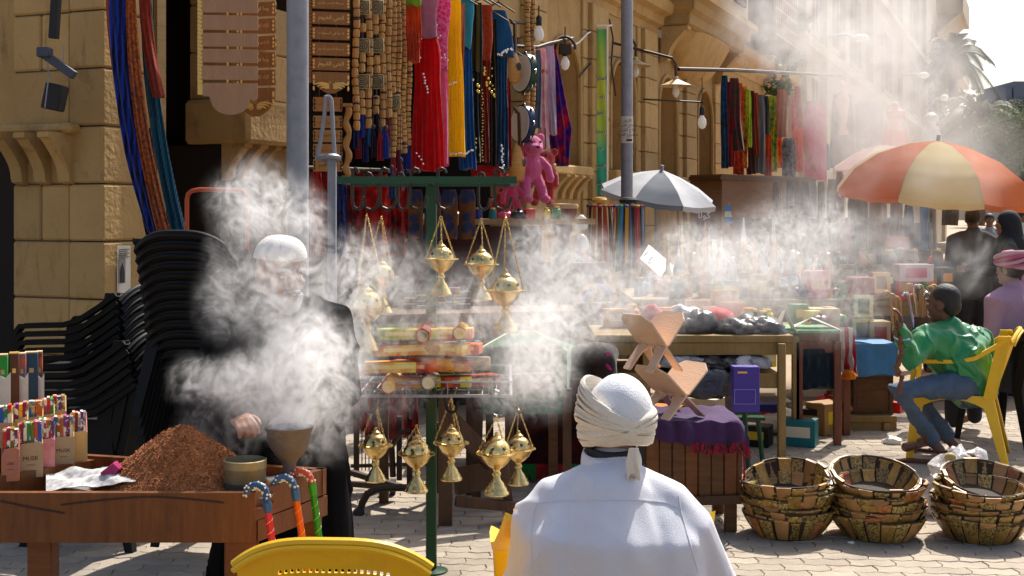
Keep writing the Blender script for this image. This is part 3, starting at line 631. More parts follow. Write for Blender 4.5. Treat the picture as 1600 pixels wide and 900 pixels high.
# wooden plaques with calligraphy
M_carved = wood('carved_brown_wood', (.32, .13, .03), (.22, .08, .018), st=(6, 1, 1))
M_amber = wood('amber_wood', (.42, .20, .05), (.30, .13, .03), st=(6, 1, 1))
def plaque(label, x0, x1, ys, Z, mat, lmat, yaw=0, letter=True, end='scallop', side=True, smat=None):
    k = Z/FP; wd = (x1-x0)*k; c_ = at((x0+x1)/2, ys[0][0], Z); t = thing('wooden_plaque', label, 'wall plaque', c_, radians(yaw), 'carved wooden plaques hanging at the shopfront')
    def L(x, z): return V((x, 0, z))
    zz = lambda y: -(y-ys[0][0])*k
    for i, (ya, yb) in enumerate(ys):
        h = (yb-ya)*k; zc_ = zz((ya+yb)/2); last = i == len(ys)-1
        if last and end:
            if end == 'scallop':
                poly = [(-wd/2, h/2), (-wd/2, -h*.05)]+[(-wd/2+wd*.08+wd*.04*(1-cos(a)), -h*.05-.0*a) for a in (0, 1.5)]
                poly += [(-wd*.36+wd*.36*(1-cos(a)), -h*.05-h*.75*sin(a)**.8) for a in [pi*j/12 for j in range(1, 12)]]
                poly += [(wd*.36+wd*.07*(1-cos(a)), -h*.05-h*.18*sin(a)) for a in [pi*j/5 for j in range(1, 6)]]+[(wd/2, h/2)]
            else: poly = [(-wd/2, h/2), (-wd/2, h*.1), (-wd*.3, -h*.3), (-wd*.1, -h*.5), (wd*.1, -h*.5), (wd*.3, -h*.3), (wd/2, h*.1), (wd/2, h/2)]
        else: poly = [(-wd/2, h/2)]+[(-wd/2-.004*(j % 2), h/2-h*j/4) for j in range(1, 4)]+[(-wd/2, -h/2), (wd/2, -h/2)]+[(wd/2+.004*(j % 2), -h/2+h*j/4) for j in range(1, 4)]+[(wd/2, h/2)]
        b = MB(); b.prism([(x, y+zc_) for x, y in poly], .016, Matrix.Translation((0, .008, 0)) @ Matrix.Rotation(pi/2, 4, 'X')); bo = b.build('board', mat, t, 20, world=False)
        if letter and not (last and end == 'wings' and False):
            s_ = AY[(i*2+len(label)) % len(AY)]; xs_ = [p[0] for p in TX[s_][0]]; wt = max(xs_)-min(xs_); sz = min(h*.72, wd*.68/wt)
            b = MB(); b.text(s_, sz, Matrix.Translation((-(max(xs_)+min(xs_))/2*sz, -.0095, zc_-sz*.22)) @ Matrix.Rotation(pi/2, 4, 'X'))
            b.build('lettering', lmat, bo, 0, world=False)
            b = MB()
            for sx in (-1, 1):
                for q in range(3): b.ball((sx*wd*.46, -.009, zc_+(q-1)*h*.27), (wd*.03, .004, h*.12), 6, 4)
            b.build('ornament', lmat, bo, world=False)
        elif not letter and i:
            b = MB()
            for sx in (-.05, .2): b.tube([(wd*sx, -.0, zc_+h/2-.004), (wd*sx, -.004, zc_+h/2+.02)], .006, 5)
            b.build('link', M_gold, t, world=False)
        if last and end == 'wings':
            b = MB()
            for sx in (-1, 1):
                for q in range(3):
                    b.tube([(sx*(.012+.10*wd*4*s_*(1-.2*q)), -.011, zc_-h*.1-.012*q+.03*h*10*s_*(1-s_)) for s_ in [j/8 for j in range(9)]], [.004+.004*sin(pi*j/8) for j in range(9)], 5)
                b.tube([(sx*(.03+.014*cos(a)), -.011, zc_-h*.18+.014*sin(a)) for a in [2*pi*j/12 for j in range(12)]], .004, 5, closed=True)
            b.build('gold_scroll', M_gold, t, world=False)
    if side:
        b = MB(); x = -wd/2-.018; z1 = zz(ys[-1][0]); n = 26
        for j in range(n): b.beam((x-.012, 0, z1*j/n-.004), (x+.012, 0, z1*(j+1)/n+.004), .016, .012, (0, 1, 0))
        b.beam((x, .012, .03), (x, .012, z1-.07), .03, .01, (0, 1, 0)); b.build('carved_edge', smat or M_gold, t, world=False)
    b = MB(); b.tube([(-wd*.3, 0, 0), (-wd*.3, .02, .5)], .004, 5); b.tube([(wd*.3, 0, 0), (wd*.3, .02, .5)], .004, 5); b.build('hanging_wire', M_iron, t, world=False)
    return t
M_plback = wood('pinkish_plank', (.46, .26, .14), (.38, .20, .10), st=(4, 1, 1), scale=4)
plaque('plain back of a plank plaque with scalloped foot, left of the thick pole', 318, 402, [(-30, -7), (-3, 20), (24, 47), (52, 73), (77, 98), (103, 125), (130, 168)], 7.7, M_plback, M_gold, 6, False)
plaque('brown plaque with gold script and winged foot behind the plain plank plaque', 366, 434, [(-22, 0), (4, 26), (30, 53), (57, 79), (83, 106), (110, 134), (138, 182)], 8.05, M_carved, M_gold, -18, True, 'wings', False)
plaque('dark brown plaque with gold script right of the thick pole', 488, 546, [(-26, -8), (-3, 14), (19, 38), (43, 62), (67, 87), (91, 110), (113, 146)], 8.3, M_carved, M_gold, 14, True, 'wings', True, M_carved)
plaque('amber plaque with black script hanging lowest right of the thick pole', 490, 534, [(152, 174), (181, 200), (203, 222), (225, 246), (249, 268)], 8.5, M_amber, M_ink, 10, True, None, False)
t = thing('turned_post', 'twisted amber wood post at the edge of the amber plaque', 'wooden post', at(543, 275, 8.5))
b = MB(); b.tube([at(543+2.5*sin(i*.9), 165+i*5, 8.5) for i in range(23)], [.016+.008*abs(sin(i*.7)) for i in range(23)], 9); b.build('shaft', M_amber, t)
b = MB(); b.box(at(543, 277, 8.5), (.07, .05, .02)); b.box(at(543, 164, 8.5), (.06, .05, .02)); b.build('base', M_amber, t)
# prayer bead strands
M_bead = pm('wooden_bead', (.50, .27, .075), (.36, .17, .04), scale=30, rough=.5, rv=.2, isl=True)
M_beadd = pm('dark_bead', (.03, .02, .03), (.05, .015, .02), scale=20, rough=.5)
TASS = ['7a1018', '101a50', '0c0c20', '8c1420', '182a80', '14325a', '6e0f2a', '24466e']
rail('horizontal rod carrying the strings of wooden beads', [at(540, -36, 8.6), at(655, -36, 9.4)], .014)
def strand(label, x, y1, Z, tl, tc, blocks, seed, rr=.019, long=True):
    r = random.Random(seed); k = Z/FP; top = at(x, -34, Z); t = thing('bead_string', label, 'bead string', top, 0, 'strings of wooden beads with tassels')
    b = MB(); z = top.z; zb_ = H-(y1-HY)*k; blk = [H-(y-HY)*k for y in blocks]
    xj = lambda z_: .006*sin(z_*9+seed)
    while z > zb_:
        h = r.uniform(.05, .075) if long else r.uniform(.032, .045)
        if not any(abs(z-h/2-q) < .07 for q in blk):
            c_ = V((top.x+xj(z), Z+r.uniform(-.006, .006), z-h/2))
            b.lathe([(rr*.55, -h/2), (rr*.95, -h*.42), (rr*r.uniform(.95, 1.08), 0), (rr*.95, h*.42), (rr*.55, h/2)], 8, Matrix.Translation(c_) @ Matrix.Rotation(r.uniform(-.06, .06), 4, 'Y'))
        z -= h+.003
    b.build('beads', M_bead, t, kind='stuff')
    b = MB(); b.tube([(top.x, Z, top.z), (top.x, Z, zb_)], .006, 5)
    z = top.z-.08
    while z > zb_: b.ball((top.x+xj(z), Z, z), (rr*1.05, rr*1.05, .012), 7, 4); z -= r.uniform(.16, .22)
    b.build('cord', M_beadd, t)
    for q in blk:
        b = MB(); b.bbox((top.x, Z-.012, q), (.105, .02, .10), None, .004); f = b.build('block', M_amber if r.random() < .3 else pm('pale_block', (.42, .33, .17), (.30, .22, .10), scale=40), t)
        b = MB()
        for rr_ in (.036, .022, .010): b.tube([(top.x+rr_*cos(a), Z-.023, q+rr_*sin(a)) for a in [2*pi*j/14 for j in range(14)]], .003, 4, closed=True)
        b.tube([(top.x+sx*.045, Z-.023, q+sz*.042) for sx, sz in ((-1, -1), (1, -1), (1, 1), (-1, 1))], .0025, 4, closed=True); b.build('ornament', M_ink, f)
    b = MB()
    for j in range(16):
        a = r.uniform(0, 2*pi); q = r.uniform(.002, .022)
        b.tube([(top.x+q*.4*cos(a), Z+q*.4*sin(a), zb_), (top.x+q*cos(a), Z+q*sin(a), zb_-tl*.5), (top.x+q*1.1*cos(a), Z+q*1.1*sin(a), zb_-tl*r.uniform(.88, 1))], .005, 4)
    b.build('tassel', cloth('tassel_'+tc, tc, trans=.05), t)
bl = (12, 72, 128)
for i, (x, y1, blk, lab) in enumerate(((556, 190, (), 'bead string of thin tubes at the edge nearest the wooden plaques'), (566, 172, bl, 'bead string with three square patterned blocks and a red tassel'), (577, 186, (), 'bead string with navy tassel just right of the blocks with red tassel'), (588, 172, bl, 'bead string with three square patterned blocks, second of its kind'), (598, 188, (), 'bead string with blue tassel in the middle of the cluster'), (607, 184, (), 'bead string with dark teal tassel beside the rounder strings'),
        (614, 240, (160,), 'long bead string with single block low on it'), (622, 228, (), 'round bead string with dark red tassel, third from the orange dress'), (630, 236, (), 'round bead string with navy tassel, second from the orange dress'), (638, 224, (), 'round bead string with blue tassel hanging nearest the orange dress'))):
    strand(lab, x, y1, 8.6+i*.07, .19, TASS[(i*3+1) % 8], blk, i, .0225 if i < 6 else .024, i < 6)
for i, (x, y) in enumerate(((560, 200), (571, 205), (583, 198), (594, 203), (603, 200), (612, 262), (626, 250))):
    k = 8.75/FP; c_ = at(x, y, 8.75); b = MB(); r = random.Random(i)
    t = thing('tassel', ['wine red', 'navy', 'teal tipped navy', 'crimson', 'royal blue', 'grey blue', 'deep red'][i]+' loose tassel hanging behind the bead strings', 'tassel', c_, 0, 'loose tassels behind the bead strings')
    for j in range(14):
        a = r.uniform(0, 6.28); q = r.uniform(.004, .026); b.tube([c_, c_+V((q*cos(a), q*sin(a), -.1)), c_+V((q*cos(a), q*sin(a), -.21))], .005, 4)
    b.build('threads', cloth('tassel_'+TASS[i], TASS[i], trans=.05), t)
    b = MB(); b.ball(c_, (.016, .016, .02), 8, 5); b.tube([c_, c_+V((0, 0, .35))], .003, 4); b.build('knot', M_beadd, t)
# dresses
rail('iron rail above the photo edge that the dresses hang from', [at(630, -52, 9.0), at(705, -50, 9.9), at(800, -46, 10.9)], .018)
DG = 'bright belly dance dresses hanging at the shopfront'
M_seq = pm('silver_sequin', (.85, .85, .88), rough=.25, metal=.9); M_coin = pm('gold_coin', (.85, .60, .12), rough=.25, metal=.9)
def dress(label, x, ytop, ybot, Z, prof, c1, c2, top=None, tprof=None, ysplit=None, folds=9, seed=0, trans=.5, coins=None, kind='noise', scale=14, dirv=(1, .25, 0), dx=0, contrast=.25):
    k = Z/FP; a = at(x, ytop, Z); t = thing('dress', label, 'dress', a, 0, DG)
    ys = ysplit if top else ytop; prof = [(a_, b_*1.14) for a_, b_ in prof]; tprof = [(a_, b_*1.22) for a_, b_ in tprof] if tprof else None
    b = MB(); s0 = at(x, ys, Z); b.hang(s0, (ybot-ys)*k, [(s_, w_*k) for s_, w_ in prof], dirv, .05, folds, .016, 40, 14, seed, (dx*k, 0, 0), seed); b.build('skirt', cloth('dress_%s_%s' % (c1, c2), c1, c2, trans=trans, kind=kind, scale=scale, contrast=contrast), t)
    if top:
        b = MB(); b.hang(a, (ysplit-ytop)*k+.02, [(s_, w_*k) for s_, w_ in tprof], dirv, .045, 3, .006, 28, 10, seed+1); b.build('bodice', top, t)
    b = MB(); hk = a+V((0, 0, .02)); b.tube([a-V(dirv).normalized()*.14+V((0, 0, -.01)), hk+V((0, 0, .05)), a+V(dirv).normalized()*.14+V((0, 0, -.01))], .007, 6); b.tube([hk+V((0, 0, .05)), hk+V((0, 0, .1)), hk+V((.02, 0, .13))], .004, 5); b.build('hanger', M_iron, t)
    for (mat_, pts) in (coins or []):
        b = MB()
        for px, py, rr in pts: b.ball(at(px, py, Z-.085), (rr*k, .004, rr*k), 8, 4)
        b.build('sequins' if mat_ is M_seq else 'coins', mat_, t, kind='stuff')
    return t
rs = random.Random(5)
sc_ = lambda x0, y0, x1, y1, n, rr=1.6, j=1: [(x0+(x1-x0)*i/max(n-1, 1)+rs.uniform(-j, j), y0+(y1-y0)*i/max(n-1, 1)+rs.uniform(-j, j), rr) for i in range(n)]
dress('short orange costume with lime green top at the end of the dresses by the beads', 646, -30, 96, 9.0, [(0, 10), (.5, 11), (1, 9)], 'd8601a', 'b0410c', cloth('lime_cloth', '7a9a1c', trans=.3), [(0, 9), (1, 10)], 5, seed=1)
dress('red dress with a sheer mauve top and white beads down its skirt', 668, -30, 266, 9.35, [(0, 12), (.1, 19), (.35, 18), (.8, 22), (1, 23)], 'd8060c', 'b80208', cloth('mauve_sheer', 'a86a80', 'b88292', trans=.5), [(0, 14), (.25, 15), (.6, 11), (1, 13)], 55, 10, 2, .5, [(M_seq, sc_(661, 115, 668, 145, 7, 1.8)+sc_(656, 90, 658, 60, 3)+sc_(650, 240, 662, 255, 4)), ])
dress('pink dress with a patterned top and pale sheer skirt', 686, -30, 258, 9.6, [(0, 11), (.2, 13), (1, 14)], 'd8608a', 'e690ac', cloth('pink_pattern', 'd02870', 'e87aa8', kind='voro', scale=40, trans=.4), [(0, 14), (.3, 16), (.7, 11), (1, 11)], 105, 8, 3, .55, [(M_seq, sc_(676, 30, 694, 100, 16, 1.3, 6))])
dress('yellow dress between the pink dress and the bright blue dress', 708, -30, 243, 9.85, [(0, 9), (.12, 11), (.4, 11), (.55, 14), (1, 18)], 'f2d000', 'eec000', None, None, None, 9, 4, .5, [(M_seq, sc_(693, 135, 712, 128, 9, 1.3)+sc_(700, 240, 724, 240, 10, 1.3)+sc_(695, 140, 694, 165, 4, 1.3))])
dress('pale salmon beaded top tucked behind the yellow dress', 719, 5, 115, 10.1, [(0, 7), (1, 5)], 'd88a6a', 'c07050', seed=5, folds=4)
dress('bright blue dress with a turquoise top', 727, -24, 264, 10.15, [(0, 8), (.3, 10), (1, 12)], '0a62b0', '084a90', cloth('turquoise_cloth', '3aa0b8', '2a86a6', trans=.4), [(0, 10), (.4, 12), (1, 7)], 72, 7, 6, .4, [(M_seq, sc_(728, 240, 738, 234, 5, 1.8))], dx=4)
dress('black dress with gold stripes and yellow coins', 742, 4, 252, 10.3, [(0, 9), (.4, 8), (1, 9)], '0a0a0a', '151010', cloth('black_gold', '141008', '5a4a1a', kind='stripe', scale=60, st=(.1, .1, 1), contrast=.1), [(0, 9), (.5, 11), (1, 9)], 108, 5, 7, .1, [(M_coin, sc_(734, 110, 748, 145, 8, 2.6, 4)+sc_(736, 200, 748, 240, 6, 1.8, 3))])
dress('orange red dress covered with gold sequins', 757, 8, 252, 10.45, [(0, 9), (.3, 6), (.6, 7), (1, 8)], 'a02808', '701806', cloth('coral_sheen', 'c84a1c', '8a2a10', scale=40, trans=.3), [(0, 10), (.6, 11), (1, 8)], 90, 5, 8, .3, [(M_coin, sc_(752, 100, 770, 145, 12, 2.3, 5)+sc_(753, 140, 754, 250, 24, 1.3, 1.2))])
dress('dark olive dress with gold specks behind the fringed blue dress', 768, 30, 258, 10.6, [(0, 7), (1, 9)], '3a2a10', '1c1408', seed=9, folds=5, coins=[(M_coin, sc_(764, 60, 770, 150, 10, 1.6, 4))])
dress('peacock blue dress with a fringed cape and silver belt', 779, 16, 264, 10.7, [(0, 13), (.3, 12), (.6, 15), (1, 18)], '0a4a78', '062c4c', cloth('peacock_fringe', '0c5c8c', '08406a', kind='stripe', scale=70, trans=.2, bump=.8), [(0, 9), (.4, 17), (1, 21)], 84, 10, 10, .25, [(M_seq, sc_(778, 86, 798, 76, 12, 2, 2)+sc_(783, 228, 786, 262, 9, 2.2, 1.5))], dx=-3)
dress('narrow scarlet dress at the end by the tambourines', 791, 84, 262, 10.9, [(0, 5), (.5, 6), (1, 8)], 'c01408', '8a0c06', seed=11, folds=4, coins=[(M_coin, sc_(786, 84, 790, 130, 14, 1.6, 2))])
hung('fringed_cloth', 'scarlet fluffy trim peeping below the dresses', 'cloth', cloth('scarlet_fluff', 'd01808', 'a01006', bump=1, bscale=300), 760, 258, 760, 284, 10.6, 24, seed=3, folds=12)
# lutes and tambourines
def lute(label, x, y0, y1, Z, yaw, m1):
    t = thing('lute', label, 'lute', at(x, y1, Z), radians(yaw)); k = Z/FP; h = (y1-y0)*k
    b = MB(); pr = [(.002, 0), (.6, .03), (.95, .13), (1, .23), (.8, .36), (.5, .47), (.12, .55), (.05, .56)]
    M = Matrix.Diagonal((1, .55, 1, 1)); b.lathe([(r_*h*.2, z*h) for r_, z in pr], 16, M); b.build('body', m1, t, world=False)
    b = MB(); b.beam((0, -.03, h*.5), (0, -.02, h*.92), .03, .02, (0, 1, 0)); b.build('neck', M_brown, t, world=False)
    b = MB(); b.beam((0, -.02, h*.92), (0, .02, h), .045, .018, (0, 1, 0))
    for q in range(3):
        for s_ in (-1, 1): b.tube([(0, 0, h*(.93+.025*q)), (s_*.04, 0, h*(.93+.025*q))], .005, 5)
    b.build('peg_head', M_brown, t, world=False)
    b = MB(); b.lathe([(.035, 0), (.035, .004)], 14, Matrix.Translation((0, -h*.108, h*.27)) @ Matrix.Rotation(pi/2, 4, 'X')); b.build('sound_hole', M_ink, t, world=False)
M_honey = wood('honey_wood', (.50, .24, .05), (.36, .15, .03))
lute('small honey coloured lute hanging by the upper tambourine', 801, 30, 132, 10.95, 60, M_honey)
lute('reddish lute hanging below the other lute by the lower tambourine', 807, 168, 286, 11.0, 70, wood('red_lute', (.40, .12, .03), (.5, .28, .04)))
def tamb(label, x, y, rpx, Z, nx, rim):
    c_ = at(x, y, Z); k = Z/FP; r_ = rpx*k; n_ = V((-nx, -sqrt(1-nx*nx), .05)).normalized(); t = thing('tambourine', label, 'tambourine', c_)
    M = Matrix.Translation(c_) @ n_.to_track_quat('Z', 'Y').to_matrix().to_4x4()
    b = MB(); b.lathe([(r_*.94, .005), (r_*.94, .008)], 30, M); b.build('skin', M_white, t)
    b = MB(); pr = [(r_*.93, -.06), (r_, -.06), (r_*1.01, 0), (r_*.93, .004)]; b.lathe(pr, 30, M); b.build('rim', rim, t)
    b = MB()
    for i in range(8): a = 2*pi*i/8; b.lathe([(.022, -.004), (.022, .004)], 10, M @ Matrix.Translation((r_*1.0*cos(a), r_*1.0*sin(a), -.03)) @ Matrix.Rotation(0, 4, 'X'))
    b.build('jingles', M_seq, t, kind='stuff')
tamb('white tambourine with dark green rim, the higher one', 815, 114, 31, 11.1, .86, pm('dark_green_rim', (.01, .05, .03), rough=.3))
tamb('white tambourine with navy rim, the lower one', 813, 194, 30, 11.1, .86, pm('navy_rim', (.01, .025, .09), rough=.3))
strand('dark bead string hanging behind the tambourines', 824, 218, 11.5, .05, '5a1a10', (), 31, .03, False)
strand('brown bead string hanging between tambourines and pale scarves', 832, 214, 11.6, .05, '5a1a10', (), 32, .03, False)
PG = 'scarves hanging from the bent iron bar'
hung('scarf', 'grey blue gauzy scarf, first on the bent iron bar', 'scarf', cloth('grey_blue_gauze', '6a7888', '515e70', trans=.4), 838, 78, 838, 200, 11.7, 8, PG, seed=21)
hung('scarf', 'pale pink scarf with orange flower print on the bent iron bar', 'scarf', cloth('pale_pink_print', 'd8a0a8', 'e8c4c4', kind='voro', scale=9, c3='d05020', trans=.4), 846, 76, 850, 232, 11.85, 9, PG, seed=22)
hung('scarf', 'lilac white scarf next to the purple floral scarf', 'scarf', cloth('lilac_gauze', 'c8b4c4', 'b09ab0', trans=.4), 858, 72, 862, 210, 12.0, 9, PG, seed=23)
M_pur = cloth('purple_floral', '3a0a8a', 'a80a50', kind='noise', scale=7, contrast=.06, c3='d01028', trans=.4)
hung('scarf', 'violet and crimson floral scarf spread widest on the bent iron bar', 'scarf', M_pur, 866, 78, 879, 258, 12.2, 16, PG, 6, .03, .05, [(0, 4), (.25, 11), (.7, 21), (1, 10)], seed=24)
hung('scarf', 'purple floral scarf tail flaring toward the niche', 'scarf', cloth('magenta_floral', '6a0a8a', 'b01070', kind='noise', scale=8, contrast=.1, trans=.4), 864, 82, 884, 236, 12.35, 14, PG, 5, .02, .05, [(0, 3), (.3, 8), (.75, 13), (1, 4)], seed=25)
# plush toys
def plush(label, x, y, Z, s_, c1, c2, yaw=0, seed=0):
    c_ = at(x, y, Z); t = thing('plush_toy', label, 'plush toy', c_, radians(yaw), 'plush toys hanging by the counter')
    b = MB(); q = lambda a, b_, c__: (a*s_, b_*s_, c__*s_)
    b.ball(q(0, 0, .30), q(.13, .12, .12)); b.ball(q(0, 0, .08), q(.12, .10, .15)); b.ball(q(0, -.10, .27), q(.085, .07, .06)); b.ball(q(0, 0, .19), q(.07, .07, .07))
    for sx in (-1, 1):
        b.ball(q(sx*.12, .02, .39), q(.05, .03, .055)); b.tube([q(sx*.09, -.01, .17), q(sx*.16, -.07, .08), q(sx*.17, -.1, -.02)], [.05*s_, .045*s_, .045*s_], 8); b.ball(q(sx*.17, -.1, -.03), .05*s_, 8, 6)
        b.tube([q(sx*.06, 0, -.02), q(sx*.09, -.06, -.14), q(sx*.10, -.09, -.23)], [.065*s_, .055*s_, .05*s_], 8); b.ball(q(sx*.10, -.13, -.25), q(.055, .08, .045), 8, 6)
    o = b.build('body', pm('plush_'+c1, c1, c2, scale=30, rough=.95, bump=1, bscale=220, sheen=.5), t, world=False)
    md = o.modifiers.new('r', 'REMESH'); md.mode = 'VOXEL'; md.voxel_size = .012*s_/1; sm = o.modifiers.new('s', 'SMOOTH'); sm.iterations = 4; bake(o); o.data.shade_smooth()
    b = MB()
    for sx in (-1, 1): b.ball(q(sx*.05, -.115, .345), .014*s_, 8, 6)
    b.ball(q(0, -.165, .29), q(.022, .014, .014), 8, 6); b.build('face', M_ink, t, world=False)
    b = MB(); b.tube([q(0, 0, .4), q(0, 0, .7)], .004, 5); b.build('cord', M_ink, t, world=False)
plush('bubblegum pink plush toy with a hat brim hanging by the counter', 830, 274, 11.2, .84, 'e05a90', 'd04880', 25)
plush('red plush toy behind the bubblegum pink one', 852, 286, 11.7, .72, 'c01818', 'a01010', -20)
plush('dark pink plush toy lowest, above the counter plank', 800, 312, 11.1, .55, 'd83868', 'c02858', 15)
plush('small crimson plush toy below the lower lute', 786, 322, 11.3, .5, 'b81828', '981020', -10)
# ---------------------------------------------------------------- cloths and stall behind the rack
M_redf = cloth('red_floral', 'b01408', '180806', kind='noise', scale=11, contrast=.12, c3='d88a10', trans=.35)
M_redf2 = cloth('red_gold_print', '8c0c08', 'c82010', kind='voro', scale=16, contrast=.3, c3='d8a020', trans=.3)
M_blueg = cloth('blue_glitter', '16348a', '0a1440', kind='cell', scale=60, trans=.2)
RG = 'red printed cloths hanging behind the rack'
rail('dark rod over the red printed cloths', [at(480, 262, 8.6), at(650, 268, 9.6)], .014)
for i, (x, y0, y1, Z, hw, m_, lab) in enumerate(((494, 268, 400, 8.5, 10, M_redf2, 'red and gold cloth nearest the thick pole'), (508, 262, 392, 8.55, 10, M_redf, 'red floral cloth left of the metal frame'), (534, 280, 400, 8.6, 8, M_blueg, 'glittering blue cloth just right of the metal frame'), (556, 268, 396, 8.7, 16, M_redf, 'red floral bag cloth under the rack end'), (590, 272, 404, 8.9, 20, M_redf2, 'red and gold cloth below the hooks'), (622, 280, 400, 9.1, 16, M_redf, 'dark flowered red cloth nearest the spotted covers'))):
    hung('printed_cloth', lab, 'cloth', m_, x, y0, x, y1, Z, hw, RG, seed=40+i, amp=.02)
    if i == 1: hung('printed_cloth', 'silver trimmed blue cloth between the red cloths', 'cloth', M_blueg, 521, 270, 521, 330, 8.7, 7, RG, seed=51)
for i, (x, y0, y1) in enumerate(((566, 606, 672), (585, 604, 690), (620, 600, 684), (640, 606, 680))):
    hung('printed_cloth', ['red and yellow cloth hanging low by the black robe', 'scarlet flowered cloth hanging low beside the trolley', 'red cloth with gold leaves hanging low left of the green post', 'crimson flared cloth hanging low nearest the green post'][i], 'cloth', [M_redf2, M_redf][i % 2], x, y0-30, x, y1, 7.5+i*.1, 14, 'red printed cloths hanging low under the tray', seed=60+i, amp=.02, prof=[(0, 8), (.5, 12), (1, 15)])
M_spot = cloth('spotted_brown', '7a4a18', '6a3c12', kind='voro', scale=13, contrast=.12, trans=.15)
MT['spotted_brown'].node_tree.nodes['Color Ramp'].color_ramp.elements[0].color = (.02, .03, .08, 1)
for i, x in enumerate((648, 676, 702, 730)):
    hung('spotted_cover', ['brown dark spotted cover left of the green post', 'brown spotted cover right beside the green post', 'mustard spotted cover in the middle behind the hooks', 'mustard spotted cover nearest the plush toys'][i], 'cover', M_spot, x, 296, x, 372, 9.8+i*.1, 13, 'spotted brown covers behind the rack', folds=2, amp=.008, seed=70+i)
mf = thing('strap_stand', 'bent silver metal strap frame standing in front of the amber plaque', 'metal frame', at(520, 560, 8.0))
b = MB(); pts = [at(495, 250, 8.0)]+[at(495+11*sin(pi/2*i/6)+3*i/6, 250-100*i/6, 8.0) for i in range(1, 7)]+[at(509+9*sin(pi/2*i/5), 150+10*i/5*i/5, 8.0) for i in range(1, 6)]+[at(520, 200, 8.0), at(523, 246, 8.0)]
b.tube(pts, .014, 6); b.build('strap', M_steel, mf)
b = MB(); b.tube([at(516+15*cos(a)-2, 247+3*sin(a), 8.0+.06*sin(a)) for a in [2*pi*i/16 for i in range(16)]], .018, 6, closed=True); b.build('ring', M_steel, mf)
b = MB(); b.beam(at(519, 246, 8.0), at(519, 800, 8.0), .05, .05); b.build('upright', M_steel, mf)
# shop counter behind the rack
ct_ = thing('shop_counter', 'low wooden shop counter with a dark red cloth behind the rack', 'counter', at(720, 640, 10.6))
b = MB(); a = at(560, 345, 10.9); b.obox(at(560, 352, 10.4), (2.0, 1.1, 0), (-.2, .5, 0), (0, 0, .05)); b.build('plank', M_raw, ct_)
b = MB(); b.hang(at(690, 354, 10.55), .75, [(0, .95), (1, .95)], (2.0, 1.1, 0), .04, 14, .02, 60, 8); b.build('cloth', cloth('dark_red_cloth', '3a0c0a', '200606', trans=.05), ct_)
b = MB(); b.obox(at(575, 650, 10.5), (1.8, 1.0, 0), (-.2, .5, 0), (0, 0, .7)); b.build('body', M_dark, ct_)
t = thing('goblet_drum', 'brown goblet drum standing on the counter by the belts', 'drum', at(879, 412, 11.6)); k = 11.6/FP
b = MB(); b.lathe([(18*k, 0), (17*k, 10*k), (11*k, 32*k), (11*k, 42*k), (22*k, 78*k), (23*k, 88*k), (22*k, 89*k)], 22, Matrix.Translation(at(879, 412, 11.6))); b.build('shell', wood('drum_wood', (.16, .035, .015), (.09, .02, .01)), t)
b = MB(); b.lathe([(24*k, 86*k), (25*k, 90*k), (24*k, 93*k), (1*k, 94*k)], 22, Matrix.Translation(at(879, 412, 11.6))); b.build('drum_head', M_card, t)
b = MB(); b.obox(at(850, 412, 11.3), (.6, .3, 0), (-.2, .6, 0), (0, 0, -.6)); tag(b.build('crate', M_brown), 'dark wooden crate under the goblet drum', 'crate')
# ---------------------------------------------------------------- green rack with hooks and brass censers
ZR = gz(893); rk = thing('display_rack', 'green metal display rack with a square top frame and a wire tray', 'rack', at(674, 893, ZR))
k = ZR/FP; cx, cy = at(674, 893, ZR).x, ZR
zt, zm = H-(284-HY)*k, H-(592-HY)*k
b = MB(); b.bbox((cx, cy, zt/2-.0), (.048, .048, zt), None, .004); b.build('post', M_green, rk)
b = MB(); hx, hy = .355, .30
def ringf(b, z, h, w_=.03):
    for s_ in (-1, 1): b.box((cx, cy+s_*hy, z), (2*hx, w_, h)); b.box((cx+s_*(hx+w_/2+.0005), cy, z), (w_, 2*hy+w_, h))
    b.box((cx, cy, z-h*.2), (w_, 2*hy-w_-.002, h*.5))
ringf(b, zt, .03); b.build('top_frame', M_green, rk)
b = MB(); b.box((cx-hx*.5-.02, cy, zt-.012), (hx*.9, .02, .012)); b.box((cx+hx*.5+.02, cy, zt-.012), (hx*.9, .02, .012)); b.build('cross_bar', M_green, rk)
b = MB(); ringf(b, zm-.035, .012, .012); ringf(b, zm+.025, .008, .008); b.build('tray_frame', M_steel, rk)
b = MB()
for i in range(13): b.tube([(cx-hx+2*hx*i/12, cy-hy, zm-.03), (cx-hx+2*hx*i/12, cy+hy, zm-.03)], .003, 5)
for i in range(9):
    for s_ in (-1, 1): b.tube([(cx-hx+2*hx*i/8, cy+s_*hy, zm-.04), (cx-hx+2*hx*i/8, cy+s_*hy, zm+.03)], .0025, 5)
b.build('tray_wires', M_steel, rk, kind='stuff')
b = MB(); b.box((cx, cy, zm-.055), (2*hx, .022, .012)); b.box((cx, cy, zm-.0552), (.022, 2*hy, .012)); b.build('tray_support', M_green, rk)
b = MB(); b.lathe([(.001, 0), (.075, 0), (.075, .008), (.03, .02), (.001, .021)], 18, Matrix.Translation((cx, cy, 0))); b.build('foot', M_green, rk)
M_hook = pm('hook_steel', (.035, .03, .025), rough=.35, metal=.6)
